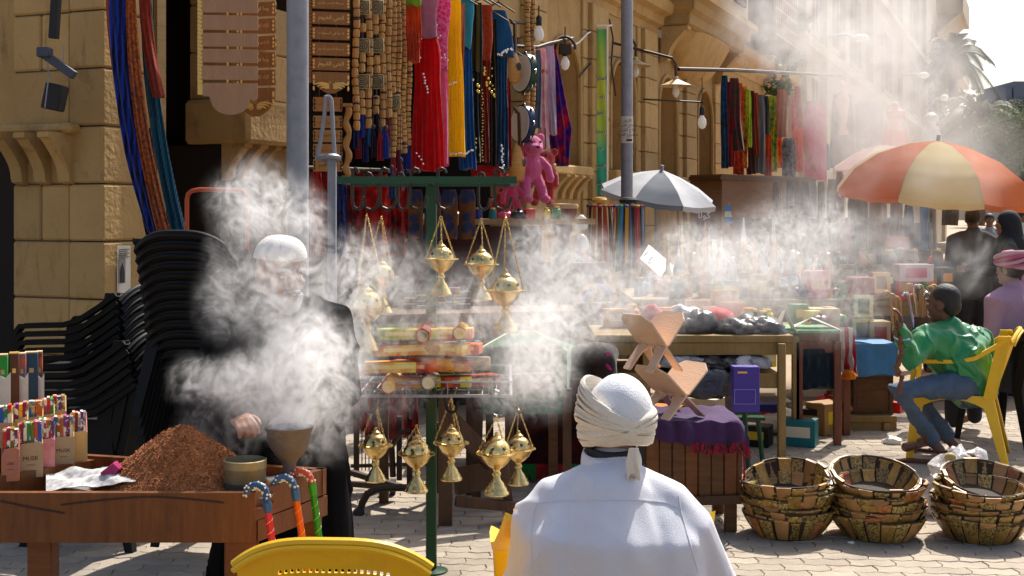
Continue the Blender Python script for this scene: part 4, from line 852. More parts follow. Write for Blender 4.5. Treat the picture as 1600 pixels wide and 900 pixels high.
def hook(x, y, z, L_, yaw, tip=.035):
    pts = [(0, 0, .02), (.012, 0, .03), (.022, 0, .018), (.022, 0, -.01)]
    pts = [(-.02*cos(a), 0, .018+.02*sin(a)) for a in (0, .8, 1.57, 2.4)]+[(.02, 0, -L_*.35), (.018, 0, -L_*.7)]+[(-.015+.035*cos(a), 0, -L_*.8-.035*sin(a)) for a in (0, .8, 1.57, 2.4, 3.1)]+[(-.055, 0, -L_*.8+.02)]
    b = MB(); M = Matrix.Translation((x, y, z)) @ Matrix.Rotation(yaw, 4, 'Z'); b.tube([M@V(p) for p in pts], .0075, 7)
    o = b.build('hook', M_hook, rk); return M@V((-.015, 0, -L_*.8-.035))
hk = {}
for i, (px, py2, dy) in enumerate(((555, 332, -1), (575, 331, 1), (600, 325, -1), (626, 330, 1), (648, 322, -1), (690, 335, -1), (752, 336, 1), (780, 336, -1))):
    x = at(px, 300, ZR+dy*hy).x; hook(x, cy+dy*hy, zt+.012, .13, 2.4+.5*(i % 3))
for i, px in enumerate((590, 650, 705, 775, 808)):
    hook(at(px, 600, ZR).x, cy-hy*(1 if i % 2 else .6), zm-.05, .05, 1.0+i*.7)
def censer_parts(t, s_=1, ch=.26, open_=0):
    b = MB(); b.lathe([(q*s_, z*s_) for q, z in ((.0, 0), (.048, 0), (.052, .006), (.048, .014), (.044, .018), (.042, .028), (.034, .036), (.030, .048), (.018, .062), (.014, .075), (.019, .082), (.019, .088), (.013, .096), (.017, .106))], 24); b.build('foot', M_brass, t, world=False)
    b = MB(); b.lathe([(q*s_, z*s_) for q, z in ((.017, .106), (.032, .116), (.050, .134), (.060, .152), (.066, .162), (.082, .166), (.083, .170), (.064, .172), (.055, .160), (.0, .150))], 28); b.build('bowl', M_brass, t, world=False)
    b = MB(); b.lathe([(q*s_, z*s_) for q, z in ((.060, .173), (.058, .186), (.048, .206), (.034, .220), (.026, .222), (.024, .230), (.014, .238), (.008, .240), (.010, .246), (.006, .254), (.0, .256))], 26); lid = b.build('lid', M_brass, t, world=False)
    b = MB()
    for i in range(7):
        a = 2*pi*i/7; M = Matrix.Rotation(a, 4, 'Z') @ Matrix.Translation((.0555*s_, 0, .194*s_)) @ Matrix.Rotation(radians(62), 4, 'Y')
        b.prism([((.009 if j % 2 == 0 else .004)*s_*cos(j*pi/5), (.009 if j % 2 == 0 else .004)*s_*sin(j*pi/5)) for j in range(10)], .0015, M)
    b.build('star_hole', M_ink, lid, 0, world=False, kind='stuff')
    for i in range(3):
        a = 2*pi*i/3+.3; b = MB(); p0 = V((.080*s_*cos(a), .080*s_*sin(a), .168*s_)); p1 = V((.004*cos(a), .004*sin(a), .168*s_+ch)); n = int(ch/.011)
        for j in range(n):
            p = p0.lerp(p1, (j+.5)/n); d = (p1-p0).normalized(); q = d.orthogonal().normalized(); q2 = d.cross(q); q = q if j % 2 else q2
            b.tube([p+d*.0075*cos(g_)+q*.0035*sin(g_) for g_ in [2*pi*h/6 for h in range(6)]], .0015, 4, closed=True)
        b.build('chain', M_brass, t, 60, world=False)
    b = MB(); b.tube([(.006*cos(g_), 0, .168*s_+ch+.006+.006*sin(g_)) for g_ in [2*pi*h/10 for h in range(10)]], .0018, 5, closed=True); b.build('ring', M_brass, t, world=False)
CG = 'brass censers hanging on the rack'
cp = thing('censer', 'brass censer pattern piece for copying', 'censer', (0, 0, 0), 0, CG); censer_parts(cp)
cens = [  # px, py of foot, py of chain top, depth offset, scale, label
    (573, 549, 338, -.30, 1.15, 'tall brass censer hanging lowest of the upper row by the robed man'),
    (596, 490, 342, .05, 1.0, 'brass censer half behind the tall one in the upper row'),
    (689, 461, 342, -.30, .92, 'brass censer hanging against the green post in the upper row'),
    (752, 470, 345, .22, 1.02, 'brass censer farthest back in the smoke of the upper row'),
    (790, 519, 340, -.30, 1.06, 'brass censer at the end of the upper row above the green cloth'),
    (587, 752, 632, -.05, .95, 'brass censer hanging beside the trolley in the lower row'),
    (651, 769, 668, -.30, .98, 'brass censer hanging left of the green post in the lower row'),
    (705, 750, 625, -.10, .98, 'brass censer hanging just right of the green post in the lower row'),
    (776, 773, 655, -.34, 1.05, 'brass censer hanging nearest in front of the bench frame in the lower row'),
    (810, 757, 640, .1, .98, 'brass censer at the end of the lower row by the white robe')]
for i, (px, pf, pc, dz, s_, lab) in enumerate(cens):
    Z = ZR+dz; kk = Z/FP; o = cp if i == 0 else None
    ch = ((pf-pc)*kk-.168*s_)
    if i == 0: censer0 = None
    t = thing('censer', lab, 'censer', at(px, pf, Z), R.uniform(0, 2), CG); censer_parts(t, s_, ch)
for c_ in list(cp.children):
    for g_ in list(c_.children): bpy.data.objects.remove(g_)
    bpy.data.objects.remove(c_)
bpy.data.objects.remove(cp)
# incense boxes heaped on the tray
IC = [('c01008', 'e8b008'), ('d02008', 'f0c818'), ('e8b008', 'b01810'), ('7a0818', 'd8a018'), ('1c3460', 'c8b898'), ('d87808', 'f0d848'), ('7aa010', 'e8d020'), ('b00c10', 'e06820'), ('c8400c', '501008')]
from math import degrees as degrees_
for row, (z, n, x0, dx, L_) in enumerate(((zm-.02, 5, 612, 30, .13), (zm+.05, 5, 618, 28, .13), (zm+.125, 4, 630, 29, .12), (zm+.195, 4, 636, 28, .12))):
    for i in range(n):
        c1, c2 = IC[(row*5+i*2) % 9]; px = x0+i*dx; Zi = ZR-.2+.02*i; c_ = at(px, 0, Zi); c_.z = z+.035
        along = (row+i) % 2 == 0; rr = .034
        t = thing('incense_box', ['lowest', 'second', 'third', 'topmost'][row]+' layer incense box, '+['end by the robed man', 'next to the end one', 'in the middle', 'right of the middle', 'end by the green cloth'][i]+', '+['red', 'scarlet', 'golden', 'wine', 'slate', 'ochre', 'olive', 'brick', 'rust'][(row*5+i*2) % 9], 'incense box', c_, 0, 'incense boxes heaped on the rack tray')
        M = Matrix.Translation(c_) @ (Matrix.Rotation(pi/2+R.uniform(-.1, .1), 4, 'Y') @ Matrix.Rotation(.52, 4, 'Z') if not along else Matrix.Rotation(pi/2+R.uniform(-.1, .1), 4, 'X') @ Matrix.Rotation(.52, 4, 'Z'))
        Lh = .10 if not along else .16
        flat = (row*3+i) % 5 in (1, 3, 4)
        if flat:
            yw = R.uniform(-.5, .5); Mf = rot('Z', degrees_(yw)); b = MB(); b.bbox(c_-V((0, 0, .006)), (.20 if i % 2 else .27, .085, .046), Mf, .003); b.build('sleeve', pm('box_'+c1, c1, c2, kind='noise', scale=14, contrast=.12, rough=.4), t, 20)
            b = MB(); b.box(c_-V((0, 0, .006))+Mf@V((0, -.0435, .004)), (.15 if i % 2 else .2, .004, .016), Mf); b.build('end_label', pm('lab_'+c2, c2, 'f0e0b0', scale=30, rough=.5), t, 20)
        else:
            b = MB(); b.lathe([(rr, -Lh), (rr, Lh)], 6, M); b.build('sleeve', pm('box_'+c1, c1, c2, kind='noise', scale=14, contrast=.12, rough=.4), t, 20)
            for s_ in (-1, 1): b = MB(); b.lathe([(rr*.75, s_*Lh-.002), (rr*.75, s_*Lh+.002)], 12, M); b.build('end_label', pm('lab_'+c2, c2, 'f0e0b0', scale=30, rough=.5), t, 20)
for i, (px, yb_, h, wd, c1) in enumerate(((640, 492, 36, 18, '20242c'), (660, 492, 30, 18, '5a4a30'), (690, 492, 40, 12, '10141c'), (702, 492, 42, 10, '3a5a78'), (713, 492, 42, 10, '882018'), (724, 492, 36, 22, '1c2a3c'))):
    Z = ZR+.45; a = at(px-wd/2, yb_, Z+1.2); t = thing('small_box', ['black', 'khaki', 'narrow black', 'narrow steel blue', 'narrow red', 'navy'][i]+' little box standing behind the incense boxes', 'box', a); kk = (Z+1.2)/FP
    b = MB(); b.obox(a, (wd*kk, 0, 0), (0, .1, 0), (0, 0, h*kk)); b.build('carton', pm('carton_'+c1, c1, rough=.4), t)
    b = MB()
    for q in range(3): b.obox(a+V((.002, -.003, h*kk*(.2+.25*q))), (wd*kk-.004, 0, 0), (0, .003, 0), (0, 0, h*kk*.06))
    b.build('printed_band', M_white if i % 2 else M_gold, t)
b = MB(); b.obox(at(590, 492, ZR+1.2), (1.1, .3, 0), (0, .5, 0), (0, 0, -.05)); sh = b.build('shelf_board', M_brown); tag(sh, 'dark board behind the rack carrying small boxes', 'shelf')
b = MB(); b.beam(at(600, 500, ZR+1.4)-V((0, 0, .03)), V((at(600, 500, ZR+1.4).x, ZR+1.4, 0)), .05, .05); b.beam(at(735, 500, ZR+1.6)-V((0, 0, .03)), V((at(735, 500, ZR+1.6).x, ZR+1.6, 0)), .05, .05); b.build('leg', M_brown, sh, world=False)
# ---------------------------------------------------------------- plastic armchairs
def solid(mb, name, mat, parent, th, smooth=45, off=0, **kw):
    o = mb.build(name, mat, parent, smooth, world=False, **kw); md = o.modifiers.new('s', 'SOLIDIFY'); md.thickness = th; md.offset = off
    bake(o); o.data.shade_smooth(); o.data.set_sharp_from_angle(angle=radians(smooth)); return o
def bkp(u, v):                                       # backrest surface, u -1..1, v 0..1
    z = .44+.40*v; x = u*(.205+.03*v); z -= .075*abs(u)**3*v
    return V((x, -.20-.13*v-.045*(1-u*u), z))
def make_chair(label, mat, perf=False, group=None, low=False, closed=False):
    t = thing('plastic_chair', label, 'chair', (0, 0, 0), 0, group)
    b = MB(); b.grid(lambda u, v: V(((u-.5)*(.42+.04*v), -.22+.46*v, .42-.018*sin(pi*u)*sin(pi*min(1, v*1.1))-.03*max(0, v-.85)/.15)), 13, 13); solid(b, 'seat', mat, t, .008)
    b = MB()
    if perf:
        nu, nv = 61, 37; o = 0
        b.v = [tuple(bkp(-1+2*i/(nu-1), j/(nv-1))) for j in range(nv) for i in range(nu)]
        for j in range(nv-1):
            for i in range(nu-1):
                hole = 5 <= j <= 28 and 7 <= i <= 53 and i % 2 == 1 and j % 3 != 0 and (i-30)**2/24**2+((j-18)/15)**2 < 1.0
                if not hole: b.f.append((j*nu+i, j*nu+i+1, (j+1)*nu+i+1, (j+1)*nu+i)); b.m.append(0)
    else:
        nu, nv = 25, 13
        b.v = [tuple(bkp(-1+2*i/(nu-1), j/(nv-1))) for j in range(nv) for i in range(nu)]
        for j in range(nv-1):
            for i in range(nu-1):
                if closed or not (1 <= j <= 8 and i % 4 in (1, 2) and 2 < i < 22): b.f.append((j*nu+i, j*nu+i+1, (j+1)*nu+i+1, (j+1)*nu+i)); b.m.append(0)
    solid(b, 'backrest', mat, t, .006)
    b = MB(); b.tube([bkp(-1+2*i/24, 1)+V((0, -.006, 0)) for i in range(25)], .013, 8); b.tube([bkp(-1+2*i/24, 1)+V((0, -.02, -.012)) for i in range(25)], .008, 6); b.build('top_rim', mat, t, world=False)
    for s_ in (-1, 1):
        b = MB()
        arm = [(s_*.235, -.33, .80), (s_*.245, -.24, .735), (s_*.26, -.13, .665), (s_*.268, -.04, .64), (s_*.268, .10, .635), (s_*.262, .20, .63), (s_*.258, .225, .60), (s_*.255, .235, .52), (s_*.25, .24, .42)]
        if low: arm = [(s_*.215, -.25, .50), (s_*.235, -.2, .55), (s_*.245, -.10, .58), (s_*.245, .0, .585), (s_*.245, .12, .58), (s_*.24, .2, .56), (s_*.235, .23, .5), (s_*.23, .24, .42)]
        n = len(arm); P_ = [V(p) for p in arm]
        for i in range(n-1):
            a, c_ = P_[i], P_[i+1]; d = (c_-a).normalized(); sd_ = V((1, 0, 0)); up = sd_.cross(d).normalized()*-1
        vs_ = []
        for i in range(n):
            d = (P_[min(i+1, n-1)]-P_[max(i-1, 0)]).normalized(); up = d.cross(V((1, 0, 0))).normalized(); w_ = .030
            vs_ += [P_[i]+V((q*w_, 0, 0))+up*h for q, h in ((-1, -.018), (-.85, .006), (0, .010), (.85, .006), (1, -.018), (.80, -.016), (0, -.002), (-.80, -.016))]
        b.add(vs_, [(i*8+k_, i*8+(k_+1) % 8, (i+1)*8+(k_+1) % 8, (i+1)*8+k_) for i in range(n-1) for k_ in range(8)]+[tuple(range(8)), tuple((n-1)*8+q for q in range(8))[::-1]])
        b.build('armrest', mat, t, 40, world=False)
        b = MB(); b.obox((s_*.232-.011, -.335, .81), (.022, 0, 0), (0, .075, 0), (0, .09, -.40)) if not low else b.obox((s_*.215-.003, -.25, .60), (.006, 0, 0), (0, .03, 0), (0, .03, -.18)); b.build('back_post', mat, t, world=False)
        for yf, yt in ((.235, .275), (-.225, -.315)):
            b = MB(); sgn = 1 if yf > 0 else -1; w0, w1 = .062, .036
            top = V((s_*.225, yf, .425)); bot = V((s_*.268, yt, 0))
            prof = lambda c_, w_: [c_+V((s_*.006, sgn*.006, 0)), c_+V((s_*.006, -sgn*w_, 0)), c_+V((-s_*.004, -sgn*w_, 0)), c_+V((-s_*.006, -sgn*.006, 0)), c_+V((-s_*w_, -sgn*.004, 0)), c_+V((-s_*w_, sgn*.006, 0))]
            vs_ = prof(top, w0*1.25)+prof(top.lerp(bot, .22), w0)+prof(bot, w1)
            b.add(vs_, [(j*6+i, j*6+(i+1) % 6, (j+1)*6+(i+1) % 6, (j+1)*6+i) for j in range(2) for i in range(6)]+[tuple(range(6)), tuple(range(12, 18))[::-1]]); b.build('leg', mat, t, 30, world=False)
        b = MB(); n = 11
        vs_ = [(s_*.226, -.21+.43*i/(n-1), .425) for i in range(n)]+[(s_*.232, -.21+.43*i/(n-1), .425-.03-.075*abs(2*i/(n-1)-1)**2.5) for i in range(n)]
        b.add(vs_, [(i, i+1, n+i+1, n+i) for i in range(n-1)]); solid(b, 'side_apron', mat, t, .006)
    for yy, dy in ((.232, .005), (-.222, -.01)):
        b = MB(); n = 11; vs_ = [(-.22+.44*i/(n-1), yy, .425) for i in range(n)]+[(-.22+.44*i/(n-1), yy+dy, .40-.07*abs(2*i/(n-1)-1)**2.5) for i in range(n)]
        b.add(vs_, [(i, i+1, n+i+1, n+i) for i in range(n-1)]); solid(b, 'apron', mat, t, .006)
    return t
YG = 'yellow plastic armchairs'
ch1 = make_chair('yellow plastic armchair with a perforated back, cut off at the bottom of the photo', M_yel, True, YG, True)
ch1.location = (at(527, 850, 3.25).x, 3.62, -.028); ch1.rotation_euler = (0, 0, radians(-3)); ch1.scale = (1.08, 1, .975)
chy = make_chair('yellow plastic armchair that the man in the green jacket sits on', M_yel, False, YG)
chy.location = (at(1497, 0, 8.55).x, 8.6, 0); chy.rotation_euler = (0, 0, radians(68)); chy.scale = (1.06, 1.06, 1.03)
ch2 = clone(chy, (.262, 3.86, 0), radians(2), 'yellow plastic armchair under the man in the white robe', YG, (1.1, 1, .98))
BG = 'black plastic armchairs stacked by the corner pier'
cb = make_chair('bottom chair of the tall black stack by the dark doorway', M_black, False, BG, False, True)
c0 = at(372, 880, 6.15)
cb.location = (c0.x-.02, 6.2, .07); cb.rotation_euler = (0, 0, radians(-16)); d_ = V((sin(radians(16)), cos(radians(16)), 0))
ORD = ['second', 'third', 'fourth', 'fifth', 'sixth', 'seventh', 'eighth', 'ninth', 'tenth', 'eleventh', 'twelfth', 'thirteenth', 'fourteenth', 'fifteenth', 'sixteenth', 'seventeenth']
for i in range(14):
    clone(cb, cb.location+V((0, 0, .045*(i+1)))-d_*(.011*(i+1)), cb.rotation_euler.z+R.uniform(-.02, .02), ('top chair' if i == 13 else ORD[i]+' chair from the bottom')+' of the tall black stack by the dark doorway', BG)
for q, (px, Z, zt_, n, nm) in enumerate(((132, 6.85, 438, 7, 'hinder low stack'), (142, 6.45, 508, 6, 'front low stack'))):
    top = H-(zt_-HY)*Z/FP
    for i in range(n):
        z = top-.86-.043*i
        clone(cb, (at(px, 0, Z).x-.004*i*(-1 if q else 1)+.006*i, Z, max(z, .0)), radians(78)+R.uniform(-.02, .02), ('top chair' if i == 0 else ORD[i-1]+' chair from the top')+' of the '+nm+' of black chairs', BG)
br = thing('metal_barrier', 'orange red bent pipe rail in the dark doorway above the black stack', 'barrier', at(330, 600, 7.2))
b = MB(); b.tube([at(292, 420, 7.2), at(292, 312, 7.2), at(294, 303, 7.2), at(300, 298, 7.2), at(312, 296, 7.2), at(375, 297, 7.2), at(382, 300, 7.2), at(386, 308, 7.2), at(386, 420, 7.2)], .013, 8); b.build('pipe', pm('red_pipe', (.45, .07, .015), rough=.4), br)
b = MB(); b.tube([at(292, 420, 7.2), V((at(292, 0, 7.2).x, 7.2, 0))], .013, 8); b.tube([at(386, 420, 7.2), V((at(386, 0, 7.2).x, 7.2, 0))], .013, 8); b.build('leg', pm('red_pipe', (.45, .07, .015)), br)
# ---------------------------------------------------------------- foreground stall table and its goods
tb = thing('stall_table', 'reddish brown wooden stall table with a raised rim holding the spice heap', 'table', (-1.3, 4.1, 0))
zR = .78; FL, FR, BR_, BL = V((-1.95, 3.86, 0)), V((-.776, 3.86, 0)), V((-.615, 4.24, 0)), V((-1.95, 4.62, 0))
th_ = .028
def board(a, c_, z0, z1, name='rim_board', th=.028, inward=None):
    d = (c_-a).normalized(); q = V((-d.y, d.x, 0)) if inward is None else inward; mb = MB(); mb.obox(a+V((0, 0, z0)), c_-a, q*th, V((0, 0, z1-z0))); return mb.build(name, M_tbl, tb, 20)
board(FL, FR, zR-.15, zR); board(FR, BR_, zR-.085, zR); board(BR_+V((0, 0, 0)), BL, zR-.085, zR); board(FR+V((.004, .03, 0)), BR_+V((.004, -.002, 0)), zR-.155, zR-.09, 'apron_board')
b = MB(); b.add([FL+V((0, .02, zR-.05)), FR+V((-.02, .02, zR-.05)), BR_+V((-.02, 0, zR-.05)), BL+V((0, 0, zR-.05)), FL+V((0, .02, zR-.07)), FR+V((-.02, .02, zR-.07)), BR_+V((-.02, 0, zR-.07)), BL+V((0, 0, zR-.07))], [(0, 1, 2, 3), (7, 6, 5, 4), (0, 4, 5, 1), (1, 5, 6, 2), (2, 6, 7, 3), (3, 7, 4, 0)]); b.build('top_board', M_brown, tb)
for p_, w_ in ((FR+V((-.05, .055, 0)), .09), (V((-1.435, 3.92, 0)), .075), (BR_+V((-.05, -.035, 0)), .07), (BL+V((.05, -.05, 0)), .07)):
    b = MB(); b.bbox(p_+V((0, 0, .345)), (w_, w_, .69-.062), None, .005); b.build('leg', M_tbl_v, tb)
b = MB(); b.tube([at(95+t_*255, 773+ (40*(1-((t_*255)/255)**2) if False else 0)+30*abs(t_-.55)**1.4+3, 3.857) for t_ in [0, .1, .2, .3, .4, .5, .6, .7, .8, .9, 1]], .0022, 5)
b.tube([at(0+t_*100, 783+18*t_*t_+ (6*sin(t_*3)), 3.857) for t_ in [i/8 for i in range(9)]], .0022, 5); b.build('cable', M_iron, tb)
# spice heap: cone with thousands of flakes
M_sp = pm('spice', (.38, .135, .04), (.22, .068, .02), scale=30, rough=.9, bump=.8, bscale=160)
M_fl = pm('spice_flake', (.52, .20, .06), (.28, .085, .026), scale=60, rough=.85, rv=.38, isl=True)
hc = V((-1.065, 4.12, zR-.047)); hr = .31
def hz(x, y):
    r_ = sqrt(x*x+y*y*1.5); q = max(0, 1-r_/hr); return .255*(q**1.12)*(1-.18*q*q*q)+.012*noise.noise(V((x*14, y*14, 3)))*(q > 0)+.006*noise.noise(V((x*50, y*50, 1)))
hp = MB(); hp.grid(lambda u, v: hc+V(((u-.5)*.66, (v-.5)*.52, hz((u-.5)*.66, (v-.5)*.52))), 60, 48)
heap = hp.build('spice_heap', M_sp); heap.location = (0, 0, 0); tag(heap, 'cone of reddish brown spice shreds piled on the stall table', 'spice heap')
fl = MB(); r = random.Random(3)
for i in range(9000):
    x, y = r.uniform(-.32, .32), r.uniform(-.25, .16)
    if x*x+y*y*1.5 > hr*hr*.97: continue
    p = hc+V((x, y, hz(x, y)+.001)); a = V((r.gauss(0, 1), r.gauss(0, 1), r.gauss(0, .5)-.3*0)).normalized()*r.uniform(.003, .008); n_ = V((r.gauss(0, .5), r.gauss(0, .5), 1)).normalized(); c_ = a.cross(n_).normalized()*r.uniform(.0008, .002)
    fl.add([p-a-c_, p+a-c_*.6, p+a+c_*.6+n_*.001, p-a+c_], [(0, 1, 2, 3)])
fl.build('spice_shreds', M_fl, heap, 0, kind='stuff')
b = MB(); b.grid(lambda u, v: hc+V(((u-.5)*.66, (v-.5)*.48, .008+.018*max(abs(u-.5)*2, abs(v-.5)*2)**4)), 20, 16); tr_ = solid(b, 'tray', pm('tray_metal', (.3, .3, .3), rough=.4, metal=.7), None, .003); tag(tr_, 'thin metal tray under the spice heap', 'tray')
# crumpled newspaper, magenta packet
np_ = MB(); r = random.Random(4)
def npf(u, v):
    p = at(72+u*140, 768-v*28-12*u, 3.95+.12*v); return p+V((0, 0, .012*noise.noise(V((u*5, v*4, 1)))+.008*abs(sin(u*5+v*3))))
np_.grid(npf, 22, 10)
o = solid(np_, 'newspaper', pm('newsprint', (.62, .60, .56), (.30, .29, .28), scale=40, contrast=.12, rough=.85), None, .002); tag(o, 'crumpled newspaper sheet lying beside the spice heap', 'newspaper')
t = thing('magenta_packet', 'magenta cardboard packet on the crumpled newspaper', 'packet', at(172, 742, 4.0))
b = MB(); b.bbox(at(174, 735, 4.02), (.055, .04, .03), rot('Y', -38), .003); b.build('carton', pm('magenta', (.35, .02, .12), rough=.4), t)
b = MB(); b.bbox(at(160, 742, 4.02), (.08, .035, .008), rot('Y', -40), .002); b.build('flap', M_white, t)
# tin
tn = thing('tin_can', 'open dented tin can standing on the stall table rim', 'tin', at(383, 765, 4.0)); kk = 4.0/FP; zb0 = zR-.05
M_tin = pm('old_tin', (.42, .36, .22), (.25, .20, .10), scale=9, rough=.45, metal=.65, bump=.2, bscale=20)
M = Matrix.Translation((at(383, 765, 4.0).x, 4.0, zb0)); rr = 32*kk
b = MB(); b.lathe([(rr*.97, 0), (rr, .004), (rr, .028), (rr*.985, .032), (rr, .036), (rr, .094), (rr*1.03, .097), (rr*1.04, .103), (rr*1.03, .118), (rr*1.05, .124), (rr*.99, .126), (rr*.97, .10), (rr*.95, .02), (.001, .018)], 36, M); b.build('can', M_tin, tn)
b = MB(); b.lathe([(rr*1.003, .038), (rr*1.005, .04), (rr*1.005, .055), (rr*1.003, .057)], 36, M); b.build('dark_residue', pm('residue', (.06, .05, .035), rough=.8), tn)
# burner
bu = thing('incense_burner', 'grey clay goblet burner pouring white smoke on the stall table', 'incense burner', (at(452, 750, 4.12).x, 4.12, zb0)); M = Matrix.Translation(bu.location)
M_clay = pm('ash_clay', (.20, .16, .13), (.12, .09, .07), scale=12, rough=.9, bump=.4)
b = MB(); b.lathe([(.046, 0), (.048, .012), (.03, .025), (.022, .05), (.022, .085), (.028, .10), (.045, .118), (.060, .14), (.070, .17), (.072, .19), (.077, .2), (.079, .207), (.071, .207), (.064, .18), (.001, .17)], 28, M); b.build('goblet', M_clay, bu)
b = MB(); r = random.Random(8)
for i in range(22):
    a = r.uniform(0, 6.28); q = r.uniform(0, .056); b.bbox(M@V((q*cos(a), q*sin(a), .188+r.uniform(-.004, .006))), (.02, .016, .014), rot('Z', r.uniform(0, 180)) @ rot('X', r.uniform(0, 90)), .004)
b.build('charcoal', pm('charcoal', (.03, .028, .028), (.12, .11, .1), scale=60, rough=.95), bu, kind='stuff')
# canes hooked on the table edge
def cane(label, pts, ys, c1, c2, hmat):
    t = thing('hooked_cane', label, 'cane', pts[-1], 0, 'decorated canes hooked on the table edge')
    n = ys; b = MB(); b.tube(pts[:n], .0105, 9); b.build('handle', hmat, t)
    b = MB(); r = random.Random(n)
    for i in range(n-1):
        for q in range(4):
            a = pts[i].lerp(pts[i+1], q/4); d = V((r.gauss(0, 1), -abs(r.gauss(0, 1)), r.gauss(0, 1))).normalized(); b.ball(a+d*.012, .0035, 5, 4)
    b.build('bead_studs', M_white, t, kind='stuff')
    d = pts[-1]-pts[n-1]; b = MB(); b.tube([pts[n-1]+d*k_ for k_ in (0, .02, .12)], [.0135, .0135, .012], 9); b.build('ferrule', hmat if c1 != '1c8a20' else pm('c_green', '2a9a2a', rough=.3), t)
    b = MB(); b.tube([pts[n-1]+d*k_ for k_ in (.12, 1)], .011, 9); b.build('shaft', pm('cane_'+c1, c1, rough=.25), t)
    b = MB(); L_ = d.length; x_ = d.orthogonal().normalized(); y_ = d.cross(x_).normalized(); b.tube([pts[n-1]+d*(.12+.88*j/60)+(x_*cos(j*.75)+y_*sin(j*.75))*.0105 for j in range(61)], .0014, 4); b.build('spiral_stripe', pm('cane2_'+c2, c2, rough=.3), t)
def cpts(x0, y0, x1, y1, w_, Z, drop):
    out = []
    for i in range(11):
        a = pi*(1.0-i/10*.96); out.append(at(x0+w_/2+w_/2*cos(a), y0+abs(w_)*.42-abs(w_)*.62*sin(a) if i < 6 else y0+abs(w_)*.42-abs(w_)*.62*sin(a), Z))
    out.append(at(x1, y1, Z)); return out
M_hb = pm('navy_beadwork', (.01, .05, .16), (.02, .10, .26), scale=200, rough=.4); M_hb2 = pm('blue_beadwork', (.03, .14, .33), (.02, .08, .2), scale=200, rough=.4); M_hb3 = pm('coral_beadwork', (.62, .10, .04), (.5, .07, .03), scale=200, rough=.4)
def mk(x0, y0, xh, yh, xe, ye, Z):
    hw = (xh-x0)/2; pts = [at(x0+hw+hw*cos(pi*(1-i/8)), y0+hw*.7-hw*.85*sin(pi*(1-i/8))*1, Z) for i in range(9)]; pts.append(at(xh+(xe-xh)*.08, yh, Z)); pts.append(at(xe+(xe-xh)*.3, ye+ (ye-yh)*.6, Z)); return pts
cane('cane with navy beaded hook and red shaft, nearest the leg of the table', mk(386, 760, 416, 785, 430, 868, 3.83), 10, 'c01030', 'f0a0a8', M_hb)
cane('cane with blue beaded hook and orange shaft, between the other two', mk(428, 748, 459, 765, 478, 856, 3.98), 10, 'd85a10', 'f0a850', M_hb2)
cane('cane with coral beaded hook and green shaft, nearest the robed man', mk(455, 739, 486, 755, 503, 852, 4.10), 10, '1c8a20', '8ae070', M_hb3)
# stepped box with incense packs
sb = thing('step_box', 'brown wooden step box on the table carrying the incense packs', 'display box', at(60, 770, 3.95))
def packbox(c_, rows): pass
k4 = 3.95/FP
a, c_ = at(-30, 770, 3.90), at(148, 758, 3.98)
fA, fB = V((at(-60, 0, 3.84).x, 3.84, 0)), V((at(148, 0, 4.2).x, 4.2, 0)); fd = (fB-fA); fq = V((-fd.y, fd.x, 0)).normalized()
b = MB(); b.obox(fA+V((0, 0, zR-.0495)), fd, fq*.016, V((0, 0, .084))); b.build('front_board', M_tbl, sb)
b = MB(); b.obox(fB+V((0, 0, zR-.0495))+fq*.0, fq*.32, -fd.normalized()*.016, V((0, 0, .083))); b.build('side_board', M_tbl, sb)
for z, d0, d1, e in ((.803, .018, .10, .02), (.874, .10, .19, .05), (.975, .19, .30, .12)):
    b = MB(); b.obox(fA+fq*d0+V((0, 0, zR-.0495)), fd*(1-e), fq*(d1-d0), V((0, 0, z-zR+.0495))); b.build('step', M_tbl, sb)
PAL = ['d0480c', '0c58a8', '2a8018', 'c81020', '6a2a7a', 'e8a808', '98101c', '0880a8', 'c06808', '607808']
